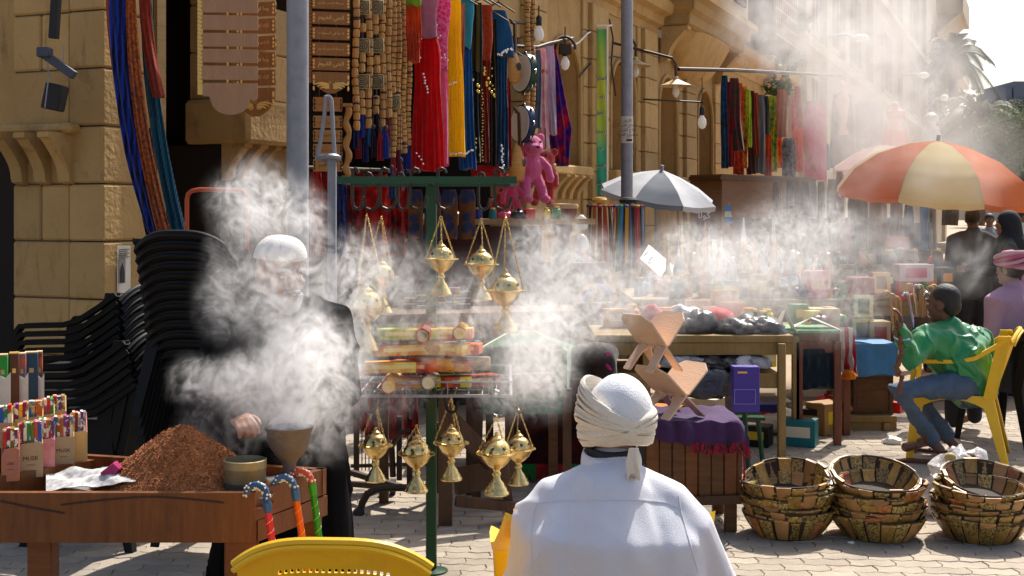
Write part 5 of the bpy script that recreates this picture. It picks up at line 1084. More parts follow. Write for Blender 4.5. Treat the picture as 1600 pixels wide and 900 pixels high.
def pack(label, px, py0, py1, wpx, Z, body, front, packs, seed, txt=None):
    r = random.Random(seed); k = Z/FP; w_ = wpx*k; h = (py1-py0)*k; t = thing('incense_pack', label, 'incense carton', at(px, py1, Z), radians(20+r.uniform(-3, 3)), 'incense cartons on the step box'); dp = .06
    b = MB()                                        # open carton: low front, sloping sides, full back
    fh = h*.62; th = .003
    b.prism([(-w_/2, 0), (w_/2, 0), (w_/2, fh), (-w_/2, fh)] if r.random() < .5 else [(-w_/2, 0), (w_/2, 0), (w_/2, fh), (w_/2-.01, fh+.006), (-w_/2+.008, fh+.002), (-w_/2, fh-.02)], th, Matrix.Rotation(pi/2, 4, 'X')); f = b.build('front_panel', front, t, 20, world=False)
    for s_ in (-1, 1):
        b = MB(); b.prism([(0, 0), (dp, 0), (dp, h*.97), (0, fh)], th, Matrix.Translation((s_*w_/2-(th if s_ > 0 else 0), 0, 0)) @ Matrix((V((0, 1, 0)), V((0, 0, 1)), V((1, 0, 0)))).transposed().to_4x4()); b.build('side_panel', body, t, 20, world=False)
    b = MB(); b.box((0, dp+.002, h*.47), (w_, .003, h*.94)); b.build('back_panel', body, t, world=False)
    n = packs; pw = (w_-.008)/n
    for i in range(n):
        c1 = PAL[(seed*3+i*r.choice((1, 3)))% 10]; b = MB(); b.box((-w_/2+.004+pw*(i+.5), .004+dp*.45, h*.5+r.uniform(0, .006)), (pw*.92, dp*.8, h*.98)); p = b.build('packet', pm('pk_'+c1, c1, PAL[(seed+i*2+1) % 10], kind='noise', scale=30, contrast=.04, c3='f0e4c0', rough=.45, rv=.1), t, 20, world=False)
    if txt:
        b = MB(); s_ = min(.03, w_*.75/3); b.text(txt, s_, Matrix.Translation((0, -.0035, fh*.52)) @ Matrix.Rotation(pi/2, 4, 'X')); b.text('INCENSE', s_*.33, Matrix.Translation((0, -.0035, fh*.36)) @ Matrix.Rotation(pi/2, 4, 'X')); b.build('lettering', M_ink, f, 0, world=False)
    return t
M_pinkc = pm('pink_carton', (.55, .10, .14), (.70, .38, .34), scale=18, rough=.5); M_orc = pm('orange_carton', (.62, .26, .04), (.30, .08, .16), scale=12, rough=.5); M_beige = pm('beige_carton', (.72, .48, .18), (.60, .37, .11), scale=14, rough=.6)
pack('orange and violet carton lettered USK at the photo edge, bottom row', 16, 672, 752, 26, 3.96, M_orc, M_orc, 4, 1, 'USK')
pack('beige MUSK carton with sloping side, bottom row beside the orange carton', 48, 662, 746, 36, 4.03, M_beige, M_card, 6, 2, 'MUSK')
pack('pink carton in the middle of the bottom row', 72, 657, 738, 26, 4.08, M_pinkc, M_pinkc, 6, 3)
pack('beige MUSK carton with blue packets, bottom row right of the pink carton', 99, 652, 732, 32, 4.13, M_beige, M_card, 6, 4, 'MUSK')
pack('plain cream carton at the end of the bottom row', 124, 646, 724, 24, 4.18, M_pinkc, M_beige, 5, 5)
for i, (px, w_, lab) in enumerate(((8, 22, 'leaf printed carton at the photo edge, middle row'), (32, 22, 'green carton with torn flap, middle row'), (55, 24, 'carton with a white leaf print, middle row'), (76, 18, 'orange carton with a torn front, middle row'), (92, 22, 'carton with a yellow edge at the end of the middle row'))):
    pack(lab, px, 636-i*4, 700-i*5, w_, 4.06+.05*i, M_beige, M_card, 3 if i != 2 else 2, 7+i)
for i, (px, y0, w_, lab) in enumerate(((4, 556, 16, 'green packet carton at the photo edge, top row'), (22, 553, 15, 'brown tall carton with round print, top row'), (34, 554, 13, 'blue and red tall carton, top row'), (49, 552, 20, 'dark teal widest carton, top row'), (62, 551, 9, 'slim black and orange carton at the end of the top row'))):
    c1 = ['1a8a2a', '5a2a14', '24507a', '0c3a52', '2a1a14'][i]
    Z = 4.22+.04*i; k = Z/FP; t = thing('tall_carton', lab, 'incense carton', at(px, 640, Z), radians(20), 'incense cartons on the step box')
    b = MB(); b.bbox((0, .02, (640-y0)*k*.5), (w_*k, .045, (640-y0)*k), None, .002); b.build('carton', pm('tc_'+c1, c1, kind='noise', c2='c06030' if i in (2, 4) else None, scale=14, contrast=.1, rough=.4), t, world=False)
    b = MB(); b.box((0, .02, (640-y0)*k+.002), (w_*k*.96, .04, .004)); b.box((0, -.004, (640-y0)*k*.7), (w_*k*.35, .003, .015)); b.build('printed_patch', M_card if i != 1 else M_gold, t, world=False)
    if i in (0, 2, 4):
        b = MB(); w2 = w_*k*1.5; b.obox((-w2/2, -.02, 0), (w2, 0, 0), (0, .004, 0), (0, 0, (640-595)*k)); b.prism([(-w2/2, 0), (w2/2, .0), (w2/2, .03), (w2*.2, .01), (-w2*.2, .022)], .004, Matrix.Translation((0, -.016, (640-595.2)*k)) @ Matrix.Rotation(pi/2, 4, 'X')); b.build('torn_sleeve', M_paper, t, 20, world=False)
# ---------------------------------------------------------------- frames and low stalls in the middle
bf = thing('bench_frame', 'dark old wooden bench frame lying on its trestle behind the lower censers', 'bench frame', V((at(697, 820, 6.68).x, 6.68, 0)))
q = lambda px, py, Z: at(px, py, Z)
for a, c_, w_, h_, nm in ((q(696, 822, 6.68), q(696, 600, 6.68), .07, .07, 'leg'), (q(744, 788, 7.2), q(748, 640, 7.2), .05, .05, 'leg'), (q(797, 803, 6.75), q(786, 722, 6.75), .05, .05, 'leg'), (q(700, 652, 6.72), q(770, 724, 6.9), .05, .09, 'brace'), (q(712, 783, 6.66), q(812, 792, 6.72), .05, .05, 'rail'), (q(712, 752, 6.9), q(812, 734, 7.1), .04, .14, 'plank'), (q(690, 606, 6.7), q(860, 596, 7.0), .06, .10, 'rail')):
    b = MB(); b.beam(a, c_, w_, h_); b.build(nm, M_brown, bf)
tr_ = thing('trolley', 'black metal trolley with a curved pipe leg and small caster behind the lower censers', 'trolley', V((at(562, 806, 6.9).x, 6.9, 0)))
b = MB(); b.tube([q(668, 762, 6.95), q(606, 762, 6.92), q(588, 764, 6.9), q(574, 772, 6.9), q(566, 786, 6.9), q(563, 800, 6.9)], .02, 8); b.build('pipe_leg', M_iron, tr_)
b = MB(); b.ball(q(561, 803, 6.9), (.035, .03, .038), 12, 8); b.build('caster', M_ink, tr_)
b = MB(); b.tube([q(612, 700, 7.3), q(616, 690, 7.2), q(626, 676, 7.1), q(640, 672, 7.1)], .014, 7); b.tube([q(614, 745, 7.3), q(612, 700, 7.3)], .018, 7); b.build('handle', M_iron, tr_)
for a, c_, w_ in ((q(548, 756, 7.2), q(690, 766, 7.0), .03), (q(548, 738, 7.3), q(636, 764, 7.0), .03), (q(548, 728, 7.6), q(690, 724, 7.6), .02)): b = MB(); b.beam(a, c_, w_, w_); b.build('base_bar', M_iron, tr_)
for px, y0, y1, Z in ((557, 640, 745, 7.4), (624, 650, 750, 7.3), (640, 680, 770, 7.1), (684, 660, 764, 7.3)):
    b = MB(); b.beam(q(px, y1, Z), q(px, y0, Z), .03, .03); b.build('upright', M_iron, tr_)
b = MB()
for i in range(12): b.tube([q(560+i*5.5, 735, 7.5), q(560+i*5.5, 668, 7.5)], .004, 4)
b.build('wire_side', M_iron, tr_, kind='stuff')
for px in (614, 604):
    b = MB(); b.lathe([(.001, -.015), (.045, -.015), (.045, .015), (.001, .015)], 16, Matrix.Translation(V((q(px, 0, 7.4).x, 7.4, .048))) @ Matrix.Rotation(pi/2, 4, 'Y')); b.build('wheel', M_ink, tr_)
M_gcl = cloth('green_cloth', (.01, .15, .07), (.006, .08, .04), trans=.15)
gt = thing('covered_stall', 'small stall under a peaked green cloth with a pale trim behind the smoke', 'stall', V((q(815, 0, 7.7).x, 7.7, 0)))
b = MB(); hip = [q(745, 548, 7.5), q(886, 548, 7.5), q(898, 540, 8.3), q(765, 538, 8.3)]; rg = [q(800, 517, 7.9), q(835, 517, 7.9)]
b.add(hip+rg, [(0, 1, 5, 4), (1, 2, 5), (2, 3, 4, 5), (3, 0, 4)]); lo = [V((p.x, p.y, .45)) for p in hip]; b.add(hip+lo, [(i, (i+1) % 4, 4+(i+1) % 4, 4+i) for i in range(4)])
b.build('cover', M_gcl, gt, 10)
b = MB()
for a, c_ in ((hip[0], rg[0]), (rg[0], rg[1]), (rg[1], hip[1])): b.tube([a, c_], .008, 5)
b.build('trim', pm('pale_trim', (.62, .66, .45)), gt)
for p in hip: b = MB(); b.beam(V((p.x, p.y, 0)), V((p.x*1.0, p.y, .6)), .05, .05); b.build('leg', M_brown, gt)
rt = thing('rug_table', 'low table under a dark red rug with red and green fringe', 'table', V((q(864, 0, 7.75).x, 7.75, 0)))
M_rug = cloth('dark_rug', '4a0d10', '14060a', kind='noise', scale=8, contrast=.15, c3='1a2a40', trans=0)
b = MB(); x0, x1 = q(790, 0, 7.75).x, q(925, 0, 7.75).x; b.obox((x0, 7.75, .10), (x1-x0, 0, 0), (0, .6, 0), (0, 0, .52)); b.build('rug', M_rug, rt)
b = MB(); bg2 = MB(); r = random.Random(2)
for i in range(90):
    x = x0+(x1-x0)*i/89; m_ = b if (i//16) % 3 != 1 else bg2; m_.tube([(x, 7.745, .11), (x+r.uniform(-.01, .01), 7.74, .06), (x+r.uniform(-.015, .015), 7.735, .02)], .004, 4)
b.build('red_fringe', cloth('red_fringe', 'b81828', '801020', trans=.1), rt, kind='stuff'); bg2.build('green_fringe', cloth('green_fringe', '1c8a3a', '10602a', trans=.1), rt, kind='stuff')
for px, Z in ((864, 7.70), (796, 7.72), (918, 7.72)):
    b = MB(); b.beam((q(px, 0, Z).x, Z, 0), (q(px, 0, Z).x, Z, .64), .055, .055); b.build('leg', M_brown_v, rt)
t = thing('cloth_bundle', 'dark cloth bundle heaped on the rug table behind the turban', 'bundle', q(928, 600, 7.9))
b = MB(); b.grid(lambda u, v: q(928, 600, 7.95)+V((.16*cos(2*pi*u)*sin(pi*v)**.7*(1+.25*noise.noise(V((cos(2*pi*u)*2, sin(2*pi*u)*2, v*3)))), .14*sin(2*pi*u)*sin(pi*v)**.7, .26*(1-cos(pi*v))/2)), 24, 14, cu=True); b.build('cloth', cloth('black_cloth', '16100e', '2a1210', trans=0), t)
b = MB(); b.hang(q(940, 550, 7.85), .10, [(0, .05), (1, .07)], (1, 0, 0), .02, 4); b.build('pink_ruffle', cloth('magenta_ruffle', 'd01880', 'a01060', trans=.3), t)
# box stall with velvet cloth and two book stands
bs_ = thing('wooden_box_stall', 'amber plank box on legs under a purple velvet cloth, right of the turban', 'box stall', V((q(1085, 0, 6.7).x, 6.7, 0)))
Zb = 6.52; xl, xr_ = q(1010, 0, Zb).x, q(1152, 0, Zb).x; ztp = H-(662-HY)*Zb/FP; zbt = H-(788-HY)*Zb/FP
n = 7
for i in range(n):
    w_ = (xr_-xl)/n; b = MB(); b.bbox((xl+w_*(i+.5), Zb+.012+.006*(i % 2), (ztp+zbt)/2), (w_*.97, .024, ztp-zbt), None, .004); b.build('plank', M_brown_v if i % 3 else M_tbl_v, bs_)
for i in range(5):
    b = MB(); b.bbox((xr_+.012, Zb+.04+.09*i, (ztp+zbt)/2), (.024, .085, ztp-zbt), None, .004); b.build('side_plank', M_brown_v, bs_)
b = MB(); b.beam((xl, Zb-.01, zbt+.012), (xr_+.02, Zb-.012, zbt+.03), .03, .045); b.build('bottom_rail', M_brown, bs_)
b = MB(); b.obox((xl, Zb+.03, zbt), (xr_-xl, 0, 0), (0, .42, 0), (0, 0, ztp-zbt-.004)); b.build('box_core', M_dark, bs_)
for x, y in ((xr_-.03, Zb+.03), (xl+.04, Zb+.03), (xr_-.03, Zb+.43), (xl+.04, Zb+.43)):
    b = MB(); b.bbox((x, y, zbt/2), (.06, .05, zbt), None, .004); b.build('leg', M_brown_v, bs_)
vel = thing('velvet_cloth', 'purple velvet cloth with red and green fringe over the plank box', 'cloth', V(((xl+xr_)/2, Zb, ztp)))
M_vel = pm('purple_velvet', (.035, .012, .055), (.06, .02, .09), scale=7, rough=.95, sheen=.1, bump=.5, bscale=60)
def velf(u, v):
    x = xl-.06+(xr_-xl+.11)*u; e = max(0, (u-.94)/.06)
    if v < .65: y, z = Zb+.50-.53*(v/.65), ztp+.012
    else: y, z = Zb-.035-.01*sin(u*30), ztp+.012-(.075+.035*sin(u*2.6))*((v-.65)/.35)
    z += .018*noise.noise(V((u*8, v*5, 2)))+.012*(v < .6)*sin(u*9)*.5
    return V((x+.01*sin(v*9), y+.012*sin(u*40)*(v > .6), z-.04*e))
b = MB(); b.grid(velf, 46, 18); solid(b, 'cover', M_vel, None, .006).parent = vel
vel.children[0].data.transform(vel.matrix_basis.inverted())
b = MB(); bg2 = MB(); r = random.Random(5)
for i in range(170):
    p = velf(.5+.5*i/169, 1); m_ = b if r.random() < .65 else bg2
    m_.tube([p, p+V((r.uniform(-.012, .012), -.012, -.02)), p+V((r.uniform(-.015, .015), -.016, -.045))], .004, 4)
for i in range(12): b.tube([(xr_+.035, Zb+.0, ztp-.02-.035*i), (xr_+.04+r.uniform(-.01, .01), Zb, ztp-.06-.035*i)], .006, 4)
b.build('red_fringe', cloth('velvet_red', 'b0143a', '80102a', trans=.1), vel, kind='stuff'); bg2.build('green_fringe', cloth('velvet_green', '12301a', '0a2012', trans=.1), vel, kind='stuff')
def rehal(label, c_, h, wd, yaw, opn=42, tilt=0):
    t = thing('book_stand', label, 'book stand', c_, radians(yaw), 'folding wooden book stands'); a = radians(opn); th = .008
    zx = h*.42
    for s_ in (-1, 1):
        M = Matrix.Translation((0, 0, zx)) @ Matrix.Rotation(s_*a, 4, 'Y'); Lu, Ld = (h-zx)/cos(a), zx/cos(a)
        Mb_ = M @ Matrix((V((0, 1, 0)), V((0, 0, 1)), V((1, 0, 0)))).transposed().to_4x4() @ Matrix.Translation((0, 0, -th/2))
        up = [(-wd*.32, 0), (-wd/2, .05*h), (-wd/2, Lu*.78), (-wd*.3, Lu*.98), (wd*.3, Lu*.98), (wd/2, Lu*.78), (wd/2, .05*h), (wd*.32, 0)]
        b = MB(); b.prism(up, th, Mb_)
        pn = b.build('leaf_panel', M_ply, t, 20, world=False)
        for q_ in (-1, 1):
            lg = [(q_*wd*.46, .012), (q_*wd*.10, .012), (q_*wd*.12, -Ld*.16), (q_*wd*.20, -Ld*.30), (q_*wd*.23, -Ld*.5), (q_*wd*.23, -Ld*.97), (q_*wd*.26, -Ld), (q_*wd*.47, -Ld), (q_*wd*.49, -Ld*.95)]
            b = MB(); b.prism(lg if q_ < 0 else lg[::-1], th, Mb_); b.build('leg', M_ply, t, 20, world=False)
    b = MB()
    for q_ in (-.24, 0, .24): b.tube([(0, wd*(q_-.10), zx), (0, wd*(q_+.10), zx)], .013, 9)
    b.build('hinge', M_ply, t, world=False)
    b = MB()
    for y in (-wd*.1, wd*.12): b.ball((.012, y, zx+.03), (.008, .014, .016), 8, 6)
    b.build('hinge_hole', M_white, t, world=False); return t
rehal('pale plywood book stand standing open on the purple velvet cloth', V((q(1050, 0, 6.62).x, 6.66, ztp+.02)), .27, .26, 34, 48)
rehal('upper plywood book stand wedged into the one on the velvet cloth', V((q(1022, 0, 6.6).x, 6.66, H-(578-HY)*6.66/FP)), .30, .26, 30, 38)
# trestle tables
def trestle(label, x0, x1, ytop, Z0, Z1, legs, mat, thick=.05, shelf=None, name='trestle_table'):
    z = H-(ytop-HY)*Z0/FP; a, c_ = q(x0, 0, Z0).x, q(x1, 0, Z0).x; t = thing(name, label, 'table', V(((a+c_)/2, Z0, 0)))
    n = 4
    for i in range(n):
        b = MB(); b.bbox(((a+c_)/2, Z0+(Z1-Z0)*(i+.5)/n, z-thick/2), (c_-a, (Z1-Z0)/n*.97, thick), None, .005); b.build('plank', mat, t)
    b = MB(); b.beam((a, Z0+.03, z-thick-.045), (c_, Z0+.03, z-thick-.04), .03, .08); b.build('apron_board', mat, t); b = MB(); b.beam((a, Z1-.03, z-thick-.045), (c_, Z1-.03, z-thick-.04), .03, .08); b.build('apron_board', mat, t)
    for px, Z in legs:
        b = MB(); x = q(px, 0, Z).x; b.bbox((x, Z, (z-thick)/2), (.05, .05, z-thick), None, .004); b.build('leg', mat, t)
    if shelf:
        zs_ = H-(shelf-HY)*Z0/FP; b = MB(); b.box(((a+c_)/2-.05, (Z0+Z1)/2, zs_), (c_-a-.1, Z1-Z0, .03)); b.box(((a+c_)/2-.05, Z0-.01, zs_-.035), (c_-a-.1, .02, .1)); b.build('shelf_board', mat, t)
    return t, z
M_yw = wood('yellowed_wood', (.30, .19, .06), (.20, .12, .035), st=(6, 1, 1)); M_ywv = wood('yellowed_wood_up', (.30, .19, .06), (.20, .12, .035))
t1, z1 = trestle('long wooden trestle table with black bags and white papers on top', 930, 1240, 524, 8.5, 9.3, ((1221, 8.47), (1243, 9.0), (1010, 8.5), (940, 9.0)), M_yw, .05, 586)
t2, z2 = trestle('reddish table with a dark blue cloth at the end of the long trestle', 1238, 1312, 520, 9.0, 9.9, ((1308, 9.0), (1322, 9.4), (1248, 9.0)), wood('red_table', (.22, .07, .04), (.14, .04, .02), st=(6, 1, 1)), .06)
hung('table_cloth', 'dark blue green cloth hanging below the reddish table', 'cloth', cloth('dark_blue_cloth', '0e2230', '081420', trans=0), 1278, 545, 1278, 606, 9.02, 32, seed=81, amp=.02, folds=8)
# stool with purple box
st2 = thing('metal_stool', 'green metal stool legs below the purple box', 'stool', V((q(1172, 0, 8.2).x, 8.2, 0)))
b = MB(); b.tube([q(1160, 600, 8.05), q(1170, 737, 8.05)], .017, 7); b.build('leg', M_green, st2)
b = MB(); b.tube([q(1178, 600, 8.3), q(1192, 722, 8.3)], .017, 7); b.build('leg', M_green, st2)
b = MB(); b.box(q(1168, 650, 8.2), (.18, .25, .02)); b.build('seat', M_green, st2)
pb_ = thing('purple_box', 'upright purple blue carton with a hand slot and framed label on the green stool', 'box', q(1164, 642, 8.0))
b = MB(); b.bbox(q(1164, 607, 8.06), (.165, .11, .285), None, .003); b.build('carton', pm('purple_card', (.06, .035, .30), (.05, .03, .24), scale=10, rough=.5), pb_)
b = MB(); b.box(q(1160, 582, 8.0), (.06, .004, .012)); b.build('hand_slot', M_gold, pb_)
b = MB(); c_ = q(1164, 620, 8.0)
for dx, dz, w_, h_ in ((0, .045, .13, .003), (0, -.045, .13, .003), (-.065, 0, .003, .09), (.065, 0, .003, .09)): b.box(c_+V((dx, 0, dz)), (w_, .004, h_))
b.build('label_border', pm('lilac_ink', (.35, .28, .6)), pb_)
# goods on the trestle: bags, papers, caps, boxes
M_bagb = pm('black_bag', (.02, .02, .022), (.035, .035, .04), scale=8, rough=.3, bump=1.5, bscale=18, spec=.7); M_bagw = pm('white_bag', (.62, .62, .62), (.5, .5, .52), scale=8, rough=.35, bump=1.5, bscale=18, trans=.25)
M_bagg = pm('grey_bag', (.16, .16, .17), (.3, .3, .32), scale=6, rough=.3, bump=1.5, bscale=18)
def lump(name, label, cat, c_, d, mat, seed, group=None, rough=.3):
    o3 = V((seed*3.1, seed*1.7, 0))
    def f(u, v):
        n_ = V((sin(pi*v)*cos(2*pi*u), sin(pi*v)*sin(2*pi*u), cos(pi*v))); k_ = 1+rough*noise.noise(n_*2+o3)+rough*.5*noise.noise(n_*5+o3)
        return V((n_.x*d[0]*k_, n_.y*d[1]*k_, max(-.35, n_.z)*d[2]*k_+d[2]*.35))
    t = thing(name, label, cat, c_, 0, group); b = MB(); b.grid(f, 22, 13, cu=True); b.build('body', mat, t, 60, world=False); return t
LB = ['by the book stand', 'next along', 'in front of the red cap', 'third from the book stand', 'half under the papers', 'at the far end']
for i, (px, w_, h_, Z, m_) in enumerate(((1066, .16, .13, 8.75, M_bagg), (1090, .14, .12, 8.7, M_bagb), (1150, .14, .08, 8.65, M_bagb), (1176, .13, .09, 8.7, M_bagb), (1200, .12, .08, 8.66, M_bagb))):
    lump('plastic_bag', ('grey' if i == 0 else 'black')+' crumpled plastic bag on the trestle '+LB[i], 'bag', V((q(px, 0, Z).x, Z, z1)), (w_, .12, h_), m_, i, 'crumpled bags on the long trestle')
for i, (px, w_, m_) in enumerate(((1088, .15, M_bagg), (1115, .12, M_bagb), (1060, .14, M_bagw), (1160, .12, M_bagw), (1182, .10, M_bagg), (1140, .09, M_bagb))):
    lump('folded_bag', ['grey', 'black', 'white', 'white', 'grey', 'black'][i]+' flattened bag on the lower shelf '+['behind the book stand legs', 'left of the purple box', 'nearest the book stand', 'above the purple box', 'at the shelf end', 'beside the purple box edge'][i], 'bag', V((q(px, 0, 8.55).x, 8.56, H-(572-HY)*8.5/FP-.012)), (w_, .12, .06), m_, 20+i, 'flattened bags on the lower shelf')
lump('black_bag', 'large black bag hanging slack under the lower shelf', 'bag', V((q(1102, 0, 8.5).x, 8.46, H-(618-HY)*8.5/FP)), (.16, .08, .15), M_bagb, 40)
lump('red_hat', 'red cap lying on the trestle beside the framed boards', 'cap', V((q(1122, 0, 8.9).x, 8.9, z1+.02)), (.12, .12, .10), cloth('red_cap', 'c01420', 'd84848', trans=0), 41, None, .12)
lump('cloth_bag', 'faded red bag behind the book stands', 'bag', V((q(1018, 0, 9.0).x, 9.0, z1)), (.09, .09, .13), cloth('faded_red', 'b03038', 'c85050', trans=.1), 42, None, .12)
def tent(label, px, w_, h_, Z, z, seed, mat=M_paper):
    r = random.Random(seed); t = thing('folded_paper', label, 'paper', V((q(px, 0, Z).x, Z, z)), 0, 'folded papers on the tables'); b = MB(); y = r.uniform(-.3, .3)
    b.add([(-w_, -.08, 0), (-w_*.1, -.06, h_), (w_*.2, .14, h_*.9), (-w_*.9, .14, 0), (w_, -.10, .01), (w_*1.1, .12, .01)], [(0, 1, 2, 3), (1, 4, 5, 2)]); o = solid(b, 'sheet', mat, t, .003); return t
tent('white folded paper standing tent-like at the trestle end', 1268, .20, .10, 9.1, z2, 1); tent('white upright folded sheet beside the tent-like paper', 1226, .07, .16, 9.0, z2, 2); tent('cream folded paper in front of the upright sheet', 1212, .10, .08, 8.9, z2, 3); tent('white sheet spread over the grey bag on the trestle', 1082, .16, .10, 9.0, z1+.06, 4); tent('white paper lying beside the red cap', 1060, .14, .06, 9.15, z1+.1, 5)
b = MB(); b.box((q(1262, 0, 8.98).x, 9.2, z2+.012), (.42, .5, .02)); tag(b.build('green_board', pm('green_board', (.08, .28, .10), rough=.6)), 'green board under the white folded papers', 'board')
def slabbox(name, label, cat, px, py, Z, w_, h_, d, mat, frame=None, rz=0, inner=None):
    t = thing(name, label, cat, q(px, py, Z), radians(rz)); b = MB(); b.bbox((0, d/2, h_/2), (w_, d, h_), None, .004); b.build('body', mat, t, 30, world=False)
    if frame:
        b = MB()
        for dx, dz, ww, hh in ((0, h_-.015, w_, .03), (0, .015, w_, .03), (-w_/2+.015, h_/2, .03, h_-.062), (w_/2-.015, h_/2, .03, h_-.062)): b.box((dx, -.008, dz), (ww, .014, hh))
        b.build('frame', frame, t, 30, world=False)
    if inner:
        b = MB(); b.box((0, -.004, h_/2), (w_*.6, .006, h_*.55)); b.build('label_panel', inner, t, 30, world=False)
    return t
slabbox('framed_board', 'pale framed board leaning behind the red cap', 'board', 1132, 488, 9.2, .20, .16, .02, M_ply, M_raw); slabbox('framed_board', 'pinkish board leaning over the red cap, the nearer one', 'board', 1146, 505, 9.05, .18, .15, .02, M_ply, M_ply); slabbox('framed_board', 'low pale board left of the framed board', 'board', 1094, 488, 9.25, .22, .09, .02, M_ply)
slabbox('cardboard_box', 'cardboard box with rubbed lettering on the lower shelf of the trestle', 'box', 1150, 566, 8.95, .55, .17, .2, M_card)
# ---------------------------------------------------------------- belts, drums and clutter in the smoke
def belt_stand(label, px, py0, py1, Z, cols, rw, seed, hub):
    r = random.Random(seed); c_ = q(px, py0, Z); k = Z/FP; L_ = (py1-py0)*k; t = thing('belt_stand', label, 'belt stand', V((c_.x, Z, H-(py1+30-HY)*k)))
    b = MB(); b.tube([c_+V((0, 0, .03)), V((c_.x, Z, 0))], .02, 8); b.build('post', M_brown_v, t)
    b = MB(); b.lathe([(.001, .02), (rw*k*.7, .03), (rw*k*.75, .06), (rw*k*.6, .08), (.001, .085)], 18, Matrix.Translation(c_)); b.build('cap', hub, t)
    b = MB(); b.tube([c_+V((rw*k*cos(a), rw*k*sin(a), 0)) for a in [2*pi*i/20 for i in range(20)]], .008, 6, closed=True); b.build('ring', M_iron, t)
    n = len(cols)
    for i, cc in enumerate(cols):
        a = 2*pi*i/n+.2; p = c_+V((rw*k*cos(a), rw*k*sin(a), 0)); ll = L_*r.uniform(.75, 1.0); tg = V((-sin(a), cos(a), 0)); od = V((cos(a), sin(a), 0)); w_ = .016
        b = MB(); b.grid(lambda u, v: p+tg*((u-.5)*2*w_*(1-.1*v))+od*(.012+.05*v+.008*sin(v*5+i))-V((0, 0, ll*v-.015)), 3, 12); o = b.build('belt', cloth('belt_'+cc, cc, trans=.05, bump=.4), t)
        b = MB(); e = p+od*.062-V((0, 0, ll-.01)); b.ball(p+od*.016-V((0, 0, .0)), (.018, .018, .014), 8, 5); b.build('knot', cloth('belt_'+cols[(i*2+1) % n], cols[(i*2+1) % n], trans=.05), o)
    return t
belt_stand('stand hung with red, brown and black belts left of the grey pole', 937, 322, 432, 12.3, ['8a1c0c', '2a0c08', 'a8280c', '14100e', '7a3a18', '8a1010', '3a1a10', 'b04018', '1a0a0a', '9a5a28', '701010', 'a83010', '201010', '8a2c14'], 16, 1, pm('orange_cap', (.62, .34, .05), rough=.6))
belt_stand('stand hung with blue, red and multicoloured belts in front of the grey pole', 982, 322, 436, 12.2, ['1a6ab0', '101018', 'b02830', '2a7ac0', '18182a', '1a8a3a', 'c83a20', '2060a0', '120e14', '7a2a20', '3a86c8', 'd09a18', '14142a', 'a02028', '1c5a90', '101014'], 20, 2, M_ink)
belt_hats = [('arched bundle of sky blue and pink cords below the drum', 902, 425, 11.8, ['3aa0d8', '1a78b8', 'd03a78', 'e09a78', '1c3a6a'], .16), ('arched bundle of violet blue and orange cords below the sky blue ones', 930, 478, 11.0, ['d89a40', '3048b0', '4a60c8', '6a78c8', 'd8a060'], .17)]
for lab, px, py, Z, cols, rr in belt_hats:
    t = thing('cord_bundle', lab, 'cord bundle', q(px, py, Z))
    for i, cc in enumerate(cols):
        b = MB(); off = (i-2)*.03; b.tube([V((rr*.75*(1-cos(a))-rr*.6+off, -.02*sin(a)+off*.2, rr*1.0*sin(a))) for a in [pi*.05+pi*.75*j/12 for j in range(13)]], [.012+.008*sin(pi*j/12) for j in range(13)], 7); b.build('cord', cloth('cord_'+cc, cc, trans=.1), t, world=False)
    b = MB(); b.box((0, .12, -.08), (.34, .2, .2)); b.build('box', M_brown, t, world=False)
lump('clear_globe', 'clear round plastic globe behind the drum', 'globe', q(909, 358, 12.0), (.06, .06, .10), M_glassy, 61, None, .05); lump('clear_globe', 'clear round plastic globe beneath the other one', 'globe', q(908, 390, 11.9), (.075, .07, .11), M_glassy, 62, None, .05)
t = thing('magazine', 'tilted white printed sheet leaning right of the belts', 'magazine', q(1036, 420, 11.5), 0)
b = MB(); b.obox(q(1000, 404, 11.5), q(1066, 462, 11.1)-q(1000, 404, 11.5), q(1014, 382, 11.7)-q(1000, 404, 11.5), V((0, .012, 0))); b.build('sheet', M_white, t)
b = MB(); b.tube([q(1035, 428, 11.45), V((q(1035, 0, 11.5).x, 11.5, z3 if 'z3' in globals() else .8))], .01, 5); b.build('stand', M_raw, t)
b = MB()
for i in range(5): b.tube([q(1006+i*8, 400+i*7.4, 11.47), q(1012+i*8, 394+i*7.2, 11.5)], .006, 4)
b.build('printing', M_ink, t)
# shop counter rows up the middle, with metalware
t3, z3 = trestle('wide low stall table loaded with metalware behind the long trestle', 990, 1310, 468, 10.5, 12.2, ((1000, 10.5), (1300, 10.5), (1300, 12), (1000, 12)), M_yw, .05)
PJ = [[(.0, 0), (.04, 0), (.05, .02), (.02, .05), (.06, .10), (.075, .16), (.05, .22), (.02, .27), (.018, .36), (.03, .38)], [(.0, 0), (.05, 0), (.055, .03), (.03, .06), (.03, .08), (.05, .10), (.055, .15), (.02, .2), (.012, .3), (.02, .34), (.01, .42), (.004, .5)], [(.0, 0), (.06, 0), (.09, .05), (.10, .1), (.08, .15), (.085, .16), (.07, .165), (.06, .06)], [(.0, 0), (.035, 0), (.04, .1), (.045, .2), (.03, .24), (.015, .28), (.02, .3), (.0, .31)]]
M_silver = pm('silverware', (.62, .62, .60), (.42, .42, .42), scale=20, rough=.22, metal=1); M_copper = pm('copperware', (.55, .28, .14), rough=.3, metal=1)
KN = ['jug', 'water pipe', 'bowl', 'bottle']; r = random.Random(21); PLC = ['near the white sheet', 'a little right of the white sheet', 'left of the little flag', 'below the little flag', 'right of the little flag', 'above the red cap', 'above the framed board', 'over the black bags', 'left of the upright sheet', 'above the upright sheet', 'above the tent-like paper', 'at the stall end']
